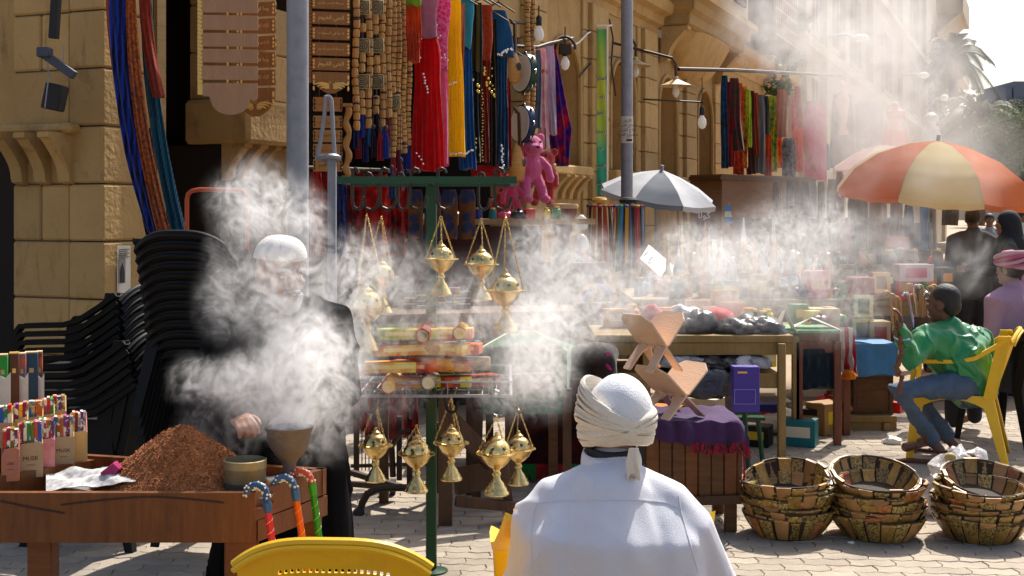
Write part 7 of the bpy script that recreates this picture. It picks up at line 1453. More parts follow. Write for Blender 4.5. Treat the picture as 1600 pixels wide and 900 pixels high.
for nm, px, Z, n, wh in SN:
    r = random.Random(px); x = q(px, 0, Z).x
    for i in range(n):
        top = i == n-1; zz = i*.0205+r.uniform(-.003, .003)
        tilt = r.uniform(0, 4.5) if i else 0; az = r.uniform(0, 360); dx = r.uniform(-.022, .022); dy = r.uniform(-.01, .01)
        if nm == 'left' and top: tilt, az, zz, dx, dy = 20, -22, i*.0195-.005, .01, .045
        if nm == 'middle' and i == n-2: tilt, az, zz = 3, 0, i*.0195+.035
        if nm == 'middle' and top: tilt, az, zz, dy = 15, 6, i*.0195+.045, .05
        if nm == 'right': zz = i*.023
        if nm == 'right' and i >= n-2: tilt, az, zz, dx, dy = (3, 10, i*.023+.02, -.01, 0) if i == n-2 else (15, 14, i*.023+.025, .04, .05)
        basket('%s basket of the basket stack %s' % ('topmost tilted' if top else NT[i], wh), V((x+dx, Z+dy, zz)), tilt, az, r.uniform(0, 6), px+i, 'baskets woven from packaging', 1 if nm != 'right' else 1.04)
for i, (px, py, Z, d) in enumerate(((1500, 752, 7.25, (.16, .14, .13)), (1478, 795, 6.95, (.15, .12, .13)))):
    t = lump('clear_bag', ['clear plastic bag of orange things behind the basket stacks, the upper one', 'clear plastic bag of mixed things behind the basket stacks, the lower one'][i], 'bag', V((q(px, 0, Z).x, Z, .0 if i else .12)), d, pm('clear_film', (.75, .74, .72), rough=.12, spec=1, trans=.35, bump=2, bscale=22, c2=(.42, .36, .33), scale=9, contrast=.12), 70+i, None, .45)
    for j in range(7):
        r = random.Random(j+i*9); b = MB(); b.ball((r.uniform(-.11, .11), -.09+r.uniform(-.03, .02), .06+r.uniform(0, .10)), (.035, .03, .03), 8, 6); b.build('content', pm('bagcont%d' % (j % 3), [(.5, .09, .02), (.35, .25, .08), (.12, .07, .04)][j % 3], rough=.6), t, world=False)
b = MB(); b.obox((q(1500, 0, 7.3).x-.14, 7.2, 0), (.28, 0, 0), (0, .2, 0), (0, 0, .12)); tag(b.build('carton', M_card), 'flat carton under the clear bag of orange things', 'box')
lump('crumpled_paper', 'white crumpled paper on the ground by the sandalled feet', 'litter', V((q(1398, 0, 9.0).x, 9.05, 0)), (.06, .04, .04), M_white, 66, None, .6)
for i, (px, Z) in enumerate(((1012, 7.6), (560, 7.4), (742, 7.9), (866, 8.4), (88, 6.0), (1330, 6.3), (1210, 7.4))):
    lump('paper_scrap', 'tiny pale paper scrap on the paving '+['by the plank box', 'under the trolley', 'behind the bench frame', 'by the fringe', 'under the stall table', 'in front of the middle baskets', 'behind the left baskets'][i], 'litter', V((q(px, 0, Z).x, Z, 0)), (.018, .014, .008), M_white, 80+i, 'paper scraps on the paving', .5)
# ---------------------------------------------------------------- people
def rm(name, mat, parent, segs, balls, voxel=.011, it=5, fold=None):
    b = MB()
    for pts, rr in segs:
        b.tube(pts, rr, 12); P_ = [V(p) for p in pts]
        r0, r1 = (rr[0], rr[-1]) if isinstance(rr, (list, tuple)) else (rr, rr)
        b.ball(P_[0], r0, 12, 8); b.ball(P_[-1], r1, 12, 8)
    for x in balls: b.ball(x[0], x[1], 18, 12, x[2] if len(x) > 2 else None)
    o = b.build(name, mat, parent)
    md = o.modifiers.new('r', 'REMESH'); md.mode = 'VOXEL'; md.voxel_size = voxel
    sm = o.modifiers.new('s', 'SMOOTH'); sm.iterations = it; sm.factor = .5
    me = bake(o)
    if fold:
        me.update(); nn = [v.normal.copy() for v in me.vertices]
        for v, n_ in zip(me.vertices, nn): v.co += n_*fold(v.co, n_)
    me.shade_smooth(); return o
def head_balls(c, f, s=1):
    f = V(f).normalized(); x = f.cross(V((0, 0, 1))).normalized(); u = x.cross(f); M = Matrix((x, f, u)).transposed()
    L = lambda a, b_, c_: V(c)+M@(V((a, b_, c_))*s)
    e = lambda r_: tuple(q_*s for q_ in r_)
    balls = [(L(0, -.012, .03), e((.074, .092, .088)), M), (L(0, .022, -.045), e((.056, .062, .066)), M), (L(0, .088, -.012), e((.014, .020, .024)), M), (L(0, .074, .028), e((.052, .02, .014)), M), (L(0, .074, -.05), e((.026, .016, .012)), M), (L(0, .062, -.088), e((.026, .024, .018)), M)]
    for q_ in (-1, 1): balls += [(L(q_*.076, -.012, -.006), e((.010, .020, .032)), M), (L(q_*.042, .055, -.018), e((.024, .022, .022)), M)]
    return balls, L, M
def face_parts(L, M, parent, s=1, brow=None):
    b = MB()
    for q_ in (-1, 1): b.ball(L(q_*.031, .0745, .008), tuple(z*s for z in (.012, .007, .005)), 10, 7, M)
    b.build('eye', M_white, parent); b = MB()
    for q_ in (-1, 1): b.ball(L(q_*.031, .0785, .007), .0042*s, 8, 6)
    b.build('pupil', M_ink, parent)
    b = MB()
    for q_ in (-1, 1): b.tube([L(q_*.014, .090, .030), L(q_*.032, .090, .037), L(q_*.052, .078, .030)], .005*s, 6)
    b.build('eyebrow', brow or M_hair, parent)
    b = MB(); b.tube([L(-.024, .083, -.055), L(0, .092, -.053), L(.024, .083, -.055)], .0045*s, 6); b.build('mouth', pm('lips', (.22, .08, .06), rough=.5), parent)
def hand(wr, d, nrm, side=1, curl=.5, s=1):
    """palm, four unequal fingers and a thumb from wrist wr along d; nrm = palm normal"""
    d = V(d).normalized(); nrm = V(nrm); nrm = (nrm-d*nrm.dot(d)).normalized(); x = d.cross(nrm)*side; wr = V(wr)
    pt = lambda a, b_, c_: wr+x*a*s+d*b_*s+nrm*c_*s
    segs = [([pt(-.022, .01, 0), pt(-.026, .085, 0)], .013*s), ([pt(-.007, .01, 0), pt(-.009, .09, .0)], .014*s), ([pt(.009, .01, 0), pt(.010, .09, 0)], .014*s), ([pt(.022, .012, 0), pt(.026, .085, 0)], .013*s)]
    for a, ln in ((-.028, .062), (-.009, .075), (.010, .080), (.028, .072)):
        p = pt(a, .088, 0); pts = [p]; ang = .15
        for q_, f_ in enumerate((.45, .32, .23)):
            ang += curl*(.5+.5*q_); p = p+(d*cos(ang)+nrm*sin(ang))*ln*f_*s+x*a*.06; pts.append(p)
        segs.append((pts, [.0092*s, .0088*s, .008*s, .007*s]))
    segs.append(([pt(.024, .02, .004), pt(.046, .045, .014), pt(.056, .07, .022), pt(.054, .092, .03)], [.013*s, .011*s, .0095*s, .008*s]))
    return segs
# --- the man in the white robe, seen from behind, seated
Zw = 3.5; m1 = thing('person', 'man in white robe and white turban seated with his back to us in the middle', 'person', V((.275, Zw, 0)))
cw = lambda px, py, dz=0: at(px, py, Zw+dz)
hc_ = cw(961, 668, .05); hb, Lh, Mh = head_balls(hc_, (.08, 1, -.12), .94)
SL, SR = V((.075, Zw-.0, .80)), V((.475, Zw-.0, .785)); EL, ER = V((.05, Zw+.09, .55)), V((.575, Zw+.09, .53)); WL, WR = V((.16, Zw+.36, .58)), V((.42, Zw+.38, .57))
sp = [V((.27, Zw-.02, .46)), V((.27, Zw-.03, .62)), V((.272, Zw-.02, .76)), V((.275, Zw+.02, .86)), V((.278, Zw+.04, .95)), hc_-V((0, 0, .05))]
segs = [(sp, [.13, .12, .13, .09, .058, .056]), ([SL, EL, WL], [.052, .042, .028]), ([SR, ER, WR], [.052, .042, .028]), ([sp[3], SL], .05), ([sp[3], SR], .05)]
for s_ in (-1, 1): segs.append(([V((.27+s_*.10, Zw, .48)), V((.27+s_*.16, Zw+.44, .50)), V((.27+s_*.14, Zw+.46, .08)), V((.27+s_*.15, Zw+.60, .04))], [.08, .065, .042, .035]))
segs += hand(WL, (.45, .8, -.25), (.2, 0, -1), -1, .5)+hand(WR, (-.45, .8, -.25), (-.2, 0, -1), 1, .5)
rm('body', M_skin, m1, segs, hb, .009, 3)
face_parts(Lh, Mh, m1)
M_robe = pm('white_robe', (.68, .68, .72), (.62, .62, .67), scale=5, rough=.85, bump=.35, bscale=420, spec=.2, sheen=.2)
def fw(p, n_):
    x, y, z = p.x, p.y, p.z; a = 0
    a += .010*noise.noise(V((x*5, y*5, z*2.2+4)))+.005*noise.noise(V((x*12+z*6, y*8, z*5)))
    a += .006*max(0, sin((x*.8+z)*26+3*noise.noise(V((x*4, z*4, 0)))))**3*max(0, min(1, (.80-z)*4))*(.3+abs(x)*3)
    a += .0035*sin(x*34+z*22+4*noise.noise(V((x*3, z*3, 5))))*max(0, min(1, (.72-z)*5))
    a += .011*(max(0, .16-abs(noise.noise(V((x*4.5+z*2.5, y*4, z*3.2-x*1.5)))))/.16)**1.5*max(.12, min(1, (.80-z)*3.2+abs(x-.27)*2.2-.35))
    return a
rsegs = [([V((.27, Zw+.0, .40)), V((.27, Zw-.035, .60)), V((.268, Zw-.04, .74)), V((.27, Zw-.01, .83))], [.19, .165, .165, .12]),
         ([V((.155, Zw-.02, .60)), V((.145, Zw-.03, .75)), V((.17, Zw, .83))], [.13, .125, .07]), ([V((.40, Zw-.02, .58)), V((.40, Zw-.03, .73)), V((.37, Zw, .82))], [.135, .125, .07]),
         ([V((.20, Zw+.02, .875)), V((.125, Zw+.01, .842)), SL+V((.01, 0, -.02)), EL, WL], [.055, .066, .085, .080, .055]), ([V((.345, Zw+.02, .875)), V((.43, Zw+.01, .832)), SR+V((-.005, 0, -.02)), ER, WR], [.055, .066, .088, .084, .055]),
         ([V((.272, Zw+.02, .84)), V((.276, Zw+.03, .925))], [.11, .074])]
for s_ in (-1, 1): rsegs.append(([V((.27+s_*.10, Zw+.02, .46)), V((.27+s_*.16, Zw+.44, .52)), V((.27+s_*.14, Zw+.47, .12))], [.13, .10, .10]))
robe = rm('robe', M_robe, m1, rsegs, [], .010, 10, fw)
from mathutils.bvhtree import BVHTree
bvh = BVHTree.FromPolygons([v.co+m1.location for v in robe.data.vertices], [tuple(p.vertices) for p in robe.data.polygons])
def on_robe(px, py):
    d = (at(px, py, 1)-V((0, 0, H))).normalized(); h = bvh.ray_cast(V((0, 0, H)), d); return h[0]
def seam(pts, name, r_=.0022, mat=M_robe):
    out = []
    for (x0, y0), (x1, y1) in zip(pts, pts[1:]):
        for j in range(7):
            h = on_robe(x0+(x1-x0)*j/7, y0+(y1-y0)*j/7)
            if h is not None: out.append(h)
    if len(out) > 3: b = MB(); b.tube(out, r_, 5); b.build(name, mat, m1)
seam([(838, 786), (880, 782), (940, 781), (1000, 781), (1040, 786), (1068, 796)], 'yoke_seam'); seam([(1060, 775), (1064, 800), (1072, 830), (1084, 870), (1092, 898)], 'sleeve_seam'); seam([(842, 778), (834, 800), (830, 840), (832, 896)], 'sleeve_seam')
def ringz(cx_, cy_, z, rx, ry, tilt=0): return lambda a: V((cx_+rx*cos(a), cy_+ry*sin(a), z+tilt*sin(a)))
b = MB(); c_ = V((.276, Zw+.035, .0)); n = 40
def colf(u, v): a = 2*pi*u; rr = .080-.006*v+.0025*sin(pi*v); return V((.274+(rr+.004)*cos(a), Zw+.035+(rr*.98)*sin(a), .925+.042*v+.012*sin(a)))
b.grid(colf, 40, 6, cu=True); o = b.build('collar', M_robe, m1); md = o.modifiers.new('s', 'SOLIDIFY'); md.thickness = .005; bake(o); o.data.shade_smooth()
b = MB(); b.grid(lambda u, v: V((.276+(.071-.004*v)*cos(2*pi*u), Zw+.037+(.07-.004*v)*sin(2*pi*u), .938+.045*v+.008*sin(2*pi*u))), 30, 5, cu=True); o = b.build('undershirt_collar', M_ink, m1); md = o.modifiers.new('s', 'SOLIDIFY'); md.thickness = .004; bake(o)
# turban: cap and wound cloth
M_tur = pm('turban_cloth', (.78, .71, .59), (.70, .62, .49), scale=9, rough=.9, bump=.5, bscale=300, sheen=.3); M_tcap = pm('turban_cap', (.80, .80, .80), (.74, .74, .76), scale=20, rough=.9, bump=.5, bscale=260)
tc_ = cw(962, 645, .05)
b = MB()
def capf(u, v): a = 2*pi*u; e = pi/2*v; k_ = 1+.02*noise.noise(V((cos(a)*3, sin(a)*3, v*3))); return tc_+V((.012+.094*cos(e)*cos(a)*k_, .105*cos(e)*sin(a)*k_, -.01+.118*sin(e)*k_))
b.grid(capf, 36, 14, cu=True); b.build('turban_cap', M_tcap, m1)
r = random.Random(12)
WR_ = [(-.066, .090, .022, 2, -8, 0), (-.052, .098, .024, 4, -6, 0), (-.040, .103, .022, -14, -3, .004), (-.022, .105, .021, 12, 2, -.003), (-.004, .104, .020, 20, 4, -.004), (.012, .103, .017, 25, 8, -.007), (.024, .100, .014, 29, 10, -.009), (-.034, .105, .018, -20, 0, .008), (-.058, .096, .020, -6, -4, .004), (.034, .096, .011, 33, 12, -.012), (-.014, .106, .016, 14, 3, -.004)]
for i, (z, rr, tr2, ty, tx, ox) in enumerate(WR_):
    M = Matrix.Translation(tc_+V((ox, 0, z))) @ Matrix.Rotation(radians(ty), 4, 'Y') @ Matrix.Rotation(radians(tx), 4, 'X'); n = 64
    b = MB()
    def wf(u, v):
        a = 2*pi*u; q_ = 2*pi*v; w_ = tr2*(1+.15*sin(2*a+i)+.1*noise.noise(V((cos(a)*2, sin(a)*2, i)))); pl = 1+.09*sin(q_*5+i+2*sin(a))
        rad = rr*1.0+w_*.42*cos(q_)*pl; return M@V((rad*cos(a), (rad+.006)*sin(a), w_*sin(q_)*pl))
    b.grid(lambda u, v: wf(u, v*17/18*18/18), n, 20, cu=True); b.build('turban_wrap', M_tur, m1, 60)
b = MB(); b.hang(cw(990, 700, -.085), .075, [(0, .014), (.5, .020), (1, .019)], (1, .2, 0), .012, 4, .004, 24, 10, 1); b.build('turban_tail', M_tur, m1)
# --- the man in black robe and white skullcap
Zb_ = 4.72; m2 = thing('person', 'man in black robe and white skullcap standing behind the stall table in the smoke', 'person', V((-.85, Zb_, 0)))
hc2 = at(438, 428, Zb_); hb, L2, M2 = head_balls(hc2, (.62, -.74, -.20), 1.08)
S1, S2 = V((-1.03, Zb_+.02, 1.23)), V((-.68, Zb_+.06, 1.23)); E1, E2 = V((-1.10, Zb_-.10, .98)), V((-.62, Zb_-.05, .97)); W1, W2 = V((-.96, Zb_-.30, .93)), V((-.74, Zb_-.27, .92))
segs = [([V((-.85, Zb_+.08, .85)), V((-.85, Zb_+.07, 1.05)), V((-.85, Zb_+.06, 1.22)), V((-.85, Zb_+.04, 1.30)), hc2-V((.01, -.02, .06))], [.13, .14, .11, .06, .058]), ([S1, E1, W1], [.05, .042, .03]), ([S2, E2, W2], [.05, .042, .03])]
for s_ in (-1, 1): segs.append(([V((-.85+s_*.1, Zb_+.08, .82)), V((-.85+s_*.11, Zb_+.06, .46)), V((-.85+s_*.11, Zb_+.1, .07)), V((-.85+s_*.13, Zb_-.06, .04))], [.085, .06, .042, .036]))
segs += hand(W1, (.5, -.8, -.1), (.3, 0, -1), 1, .55)+hand(W2, (-.4, -.85, -.1), (-.3, 0, -1), -1, .55)
rm('body', M_skin, m2, segs, hb, .006, 3); M_greyh = pm('grey_hair', (.42, .40, .38), (.3, .28, .27), scale=60, rough=.9, bump=.6)
face_parts(L2, M2, m2, 1.08, M_greyh)
rm('beard', M_greyh, m2, [([L2(-.05, .05, -.07), L2(-.02, .08, -.10), L2(.02, .08, -.10), L2(.05, .05, -.07)], .022), ([L2(-.03, .088, -.042), L2(0, .096, -.038), L2(.03, .088, -.042)], .008)], [(L2(0, .075, -.105), (.03, .03, .035))], .007, 3)
M_brobe = pm('black_robe', (.003, .003, .0035), (.005, .005, .006), scale=6, rough=.95, spec=.06, bump=.25, bscale=300)
fb_ = lambda p, n_: .012*noise.noise(V((p.x*6, p.y*6, p.z*1.6)))+.006*sin(p.x*38+3*noise.noise(V((p.x*3, p.y*3, p.z))))*max(0, min(1, (1.0-p.z)*2))+.014*(max(0, .15-abs(noise.noise(V((p.x*5+p.z*2, p.y*5, p.z*3)))))/.15)**1.5
rm('robe', M_brobe, m2, [([V((-.85, Zb_+.06, .14)), V((-.85, Zb_+.06, .5)), V((-.85, Zb_+.07, .9)), V((-.85, Zb_+.07, 1.12)), V((-.85, Zb_+.05, 1.22))], [.24, .225, .19, .185, .13]), ([V((-.93, Zb_+.06, .14)), V((-.92, Zb_+.06, .9))], [.20, .15]), ([V((-.77, Zb_+.06, .14)), V((-.78, Zb_+.06, .9))], [.20, .15]),
    ([V((-.85, Zb_+.05, 1.2)), V((-.85, Zb_+.04, 1.29))], [.12, .07]), ([V((-.90, Zb_+.05, 1.26)), S1, E1, W1], [.06, .085, .085, .075]), ([V((-.80, Zb_+.05, 1.26)), S2, E2, W2], [.06, .085, .085, .075])], [], .013, 8, fb_)
b = MB()
def skf(u, v): a = 2*pi*u; e = pi/2*v; p = L2(.086*cos(e)**.75*cos(a), -.012+.104*cos(e)**.75*sin(a), .052+.080*sin(e)+.012*sin(a)*cos(e)); return p
b.grid(skf, 32, 12, cu=True); o = b.build('skullcap', pm('knit_white', (.80, .78, .74), (.7, .68, .64), scale=90, rough=.95, bump=.8, bscale=260), m2); md = o.modifiers.new('s', 'SOLIDIFY'); md.thickness = .006; bake(o); o.data.shade_smooth()
# --- the man in the green jacket
m3 = thing('person', 'man in green jacket and blue jeans seated on the yellow chair with one arm raised', 'person', V((at(1500, 0, 8.5).x, 8.5, 0)))
p3 = lambda px, py, Z: at(px, py, Z)
hd = p3(1473, 476, 8.45); hb, L3, M3 = head_balls(hd, (-.72, .68, -.05), 1.12)
pel, che, nek = p3(1514, 598, 8.5), p3(1494, 545, 8.48), p3(1480, 508, 8.46)
LS, LE, LW = p3(1449, 528, 8.32), p3(1424, 562, 8.20), p3(1409, 520, 8.14); RS, RE, RW = p3(1530, 530, 8.70), p3(1549, 572, 8.72), p3(1512, 590, 8.7)
LH, LK, LA = p3(1500, 602, 8.38), p3(1404, 611, 8.16), p3(1456, 690, 8.34); RH, RK, RA = p3(1518, 602, 8.62), p3(1424, 604, 8.62), p3(1478, 682, 8.72)
ft = V((-.75, .25, 0)).normalized()
LT, RT = LA+ft*.16-V((0, 0, .045)), RA+ft*.16-V((0, 0, .045))
segs = [([pel, che, nek, hd-V((0, 0, .06))], [.12, .13, .06, .056]), ([che, LS, LE, LW], [.07, .05, .04, .03]), ([che, RS, RE, RW], [.07, .05, .04, .03]), ([LH, LK, LA, LT], [.08, .06, .042, .034]), ([RH, RK, RA, RT], [.08, .06, .042, .034]), ([LA, LA-ft*.05-V((0, 0, .05))], .035), ([RA, RA-ft*.05-V((0, 0, .05))], .035)]
segs += hand(LW, (-.1, -.1, 1), (-.9, .2, 0), 1, .35, 1.1)+hand(RW, (-.8, -.2, -.2), (0, 0, -1), 1, .5, 1.05)
rm('body', M_skin2, m3, segs, hb, .010, 3); face_parts(L3, M3, m3, 1.1)
rm('hair', M_hair, m3, [], [(L3(0, -.022, .042), (.088, .100, .094), M3), (L3(0, -.055, -.005), (.074, .062, .07), M3)], .010, 3)
M_gj = pm('green_satin', (.003, .26, .075), (.002, .17, .045), scale=6, rough=.36, spec=.55, bump=.5, bscale=22, sheen=.3)
fg = lambda p, n_: .012*noise.noise(V((p.x*6, p.y*6, p.z*9)))+.009*sin((p.z*1.0+p.x*.5)*52+4*noise.noise(V((p.x*5, p.y*5, p.z*5))))*max(0, noise.noise(V((p.x*4, 3, p.z*4)))+.35)+.016*(max(0, .15-abs(noise.noise(V((p.x*7+p.z*5, p.y*7, p.z*6-p.x*4)))))/.15)**1.4
rm('jacket', M_gj, m3, [([pel+V((0, 0, .02)), che, nek-V((0, 0, .045))], [.185, .20, .11]), ([che+(LS-che)*.55, LS, LE, LW-V((0, 0, .0))], [.125, .090, .068, .055]), ([che+(RS-che)*.6, RS, RE, RW], [.13, .090, .068, .055]), ([nek-V((0, 0, .03)), nek], [.075, .068]), ([LS+(che-LS)*.2, nek-V((0, 0, .04)), RS+(che-RS)*.2], [.085, .10, .085])], [], .009, 14, fg)
M_jean = pm('blue_denim', (.045, .075, .13), (.09, .13, .19), scale=9, rough=.9, bump=.5, bscale=120, contrast=.35)
fj = lambda p, n_: .008*noise.noise(V((p.x*12, p.y*12, p.z*8)))+.010*(max(0, .15-abs(noise.noise(V((p.x*8, p.y*8, p.z*12)))))/.15)**1.5
rm('jeans', M_jean, m3, [([pel-V((0, 0, .02)), LH, LK, LA+V((0, 0, .02))], [.15, .10, .078, .058]), ([pel-V((0, 0, .02)), RH, RK, RA+V((0, 0, .02))], [.15, .10, .078, .058])], [], .011, 5, fj)
for T_, A_ in ((LT, LA), (RT, RA)):
    b = MB(); c_ = (A_+T_)/2; b.prism([(.14*cos(a)*(1.1 if cos(a) > 0 else 1)*.95, .048*sin(a)) for a in [2*pi*i/20 for i in range(20)]], .014, fr(V((c_.x, c_.y, .002)), ft, V((0, 0, 1)).cross(ft))); b.tube([c_+V((0, 0, -.05))+ft*.02+V((0, 0, 1)).cross(ft)*.045*cos(a)+V((0, 0, .05*sin(a))) for a in [pi*i/8 for i in range(9)]], .010, 6); b.build('sandal', pm('sandal_brown', (.10, .03, .02), rough=.6), m3)
b = MB(); b.tube([LW-V((0, 0, .03))+V((.045*cos(a), .045*sin(a), .012*sin(a))) for a in [2*pi*i/16 for i in range(16)]], .008, 5, closed=True); b.build('bracelet', M_silver, m3)
tt = thing('prayer_chain', 'brown string of small things hanging from the raised hand of the man in green', 'string', LW)
b = MB(); r = random.Random(3)
for i in range(26): b.ball(LW+V((-.03-.012*sin(i*.5)+r.uniform(-.015, .015), -.04, .06-.017*i)), r.uniform(.012, .02), 7, 5)
b.build('beads', pm('chain_bead', (.22, .09, .04), (.12, .05, .025), scale=30), tt, kind='stuff')
b = MB(); b.tube([LW+V((-.03-.012*sin(i*.5), -.04, .07-.017*i)) for i in range(27)], .005, 5); b.build('cord', M_ink, tt)
# --- generic figures
def figure(label, px, Z, hgt, f, coat, trou, skin=M_skin2, hair=M_hair, seated=False, cover=None, robe=False, yhead=None, vox=.016, arm=None):
    x = at(px, 0, Z).x; f = V((*f, 0)).normalized(); s_ = V((f.y, -f.x, 0)); k = hgt/1.72; t = thing('person', label, 'person', V((x, Z, 0))); o = V((x, Z, 0)); hz_ = 1.60*k if not seated else 1.60*k-.42
    dz = 0 if not seated else -.42
    J = lambda a, b_, c_: o+s_*a*k+f*b_*k+V((0, 0, c_*k+dz))
    hd = J(0, .03, 1.585); hb, L_, M_ = head_balls(hd, f, k)
    sp = [J(0, 0, .92), J(0, 0, 1.15), J(0, 0, 1.36), J(0, .01, 1.46), hd-V((0, 0, .06))]
    arms = []
    for q_ in (-1, 1):
        A = [J(q_*.185, 0, 1.37), J(q_*.23, .02, 1.10), J(q_*.20, .14, .90)] if not (arm and q_ == arm) else [J(q_*.185, 0, 1.37), J(q_*.25, .10, 1.14), J(q_*.18, .34, 1.16)]
        arms.append((A, q_))
    legs = []
    for q_ in (-1, 1):
        legs.append([J(q_*.09, 0, .90), J(q_*.12, .42, .92), J(q_*.12, .40, .5), J(q_*.12, .52, .46)] if seated else [J(q_*.09, 0, .9), J(q_*.10, .03, .5), J(q_*.10, 0, .08), J(q_*.11, .14, .035)])
    segs = [(sp, [.12*k, .12*k, .11*k, .055*k, .055*k])]+[(A, [.05*k, .04*k, .03*k]) for A, q_ in arms]+[(l, [.08*k, .055*k, .04*k, .035*k]) for l in legs]
    for A, q_ in arms: segs += hand(A[2], (A[2]-A[1]), s_*-q_, q_, .45, k)
    rm('body', skin, t, segs, hb, vox*.8, 3); face_parts(L_, M_, t, k)
    rs = [(sp[:4], [.165*k, .165*k, .15*k, .07*k])]+[([J(q_*.10, 0, 1.40)]+A, [.07*k, .085*k, .065*k, .05*k]) for A, q_ in arms]+[([J(q_*.08, 0, .92), J(q_*.08, 0, 1.3)], .12*k) for q_ in (-1, 1)]
    fo = lambda p, n_: .014*noise.noise(V((p.x*7+px, p.y*7, p.z*4)))
    if robe: rs += [([J(0, 0, .12), J(0, 0, .95)], [.24*k, .17*k])]
    else: rm('trousers', trou, t, [(l[:3], [.11*k, .085*k, .06*k]) for l in legs], [], vox, 4, fo)
    rm('robe' if robe else 'jacket', coat, t, rs, [], vox, 6, fo)
    if cover is None: rm('hair', hair, t, [], [(L_(0, -.02, .04), (.085*k, .10*k, .09*k), M_)], vox*.8, 3)
    elif cover[0] == 'hood': rm('headscarf', cover[1], t, [([L_(0, -.03, .02), L_(0, -.05, -.08), L_(0, -.04, -.2)], [.105*k, .10*k, .15*k])], [(L_(0, -.02, .04), (.095*k, .105*k, .098*k), M_)], vox*.8, 4)
    elif cover[0] == 'cap':
        rm('hair', hair, t, [], [(L_(0, -.025, .02), (.083*k, .097*k, .085*k), M_)], vox*.8, 3)
        b = MB(); b.lathe([(.092*k, 0), (.090*k, .04*k), (.06*k, .075*k), (.001, .085*k)], 18, Matrix.Translation(L_(0, -.012, .055)) @ M_.to_4x4()); b.build('cap', cover[1], t)
    return t, L_, M_, k
M_bkc = pm('black_coat', (.014, .014, .016), (.02, .02, .022), scale=6, rough=.85); M_dkt = pm('dark_trousers', (.02, .02, .025), rough=.9)
figure('person in black with dark hair standing with back turned beyond the man in green', 1521, 13, 1.70, (.2, 1), M_bkc, M_dkt)
figure('woman in black robe and headscarf standing at the photo edge below the parasol', 1578, 11.6, 1.66, (-.8, .35), M_bkc, M_dkt, M_skin, cover=('hood', M_bkc), robe=True, arm=-1)
figure('seated figure in slate jacket and red cap beyond the wrapped packet', 1462, 13.6, 1.6, (-.2, -1), pm('slate_jacket', (.05, .06, .08), rough=.9), M_dkt, seated=True, cover=('cap', pm('red_cap_far', (.5, .05, .06))))
figure('small distant person in a grey shirt under the edge of the parasol', 1546, 21, 1.65, (-.3, -1), pm('grey_shirt', (.25, .25, .26)), M_dkt)
figure('small distant person in a white shirt seen past the black robe', 1597, 24, 1.7, (.3, -1), pm('white_shirt', (.6, .6, .58)), M_dkt)
figure('person in a brown shirt standing deep in the smoke under the parasol', 1385, 14.5, 1.62, (-.9, -.2), pm('brown_shirt', (.22, .15, .09), (.16, .10, .06)), M_dkt)
# pink shirt on the black chair
M_pk = pm('mauve_shirt', (.42, .26, .34), (.34, .20, .28), scale=7, rough=.9, bump=.4, bscale=60)
tpk, Lp, Mp, kp = figure('person in mauve pink shirt with a pink and black headwrap seated at the photo edge', 1584, 9.25, 1.78, (-.55, .8), M_pk, M_dkt, M_skin, seated=True, cover=('cap', pm('pink_wrap_cloth', (.45, .10, .17))), vox=.013)
for i in range(5):
    b = MB(); a0 = i*.9; b.tube([Lp((.095+.006*i)*cos(a)*.9, -.012+.105*sin(a), .045+.012*i+.03*sin(a+a0)) for a in [2*pi*j/20 for j in range(20)]], .018, 7, closed=True, flat=.8); b.build('headwrap', pm('pink_wrap_cloth', (.45, .10, .17)) if i % 2 else pm('mauve_wrap', (.5, .28, .36)), tpk)
b = MB(); b.hang(Lp(.07, -.06, .05), .16, [(0, .02), (1, .03)], (.6, .5, 0), .012, 3, .004); b.build('headwrap_tail', pm('mauve_wrap', (.5, .28, .36)), tpk)
rmj = thing('black_jacket', 'black jacket slung over the black chair at the photo edge', 'jacket', at(1585, 600, 8.95))
b = MB(); b.hang(at(1588, 520, 8.98), .42, [(0, .06), (.3, .12), (1, .15)], (1, -.2, 0), .05, 4, .02, 30, 12, 2, (-.03, 0, 0)); b.build('cloth', M_bkc, rmj)
clone(cb, V((at(1580, 0, 9.2).x, 9.2, 0)), radians(35), 'black plastic armchair under the person in mauve pink', 'black plastic armchairs in use')
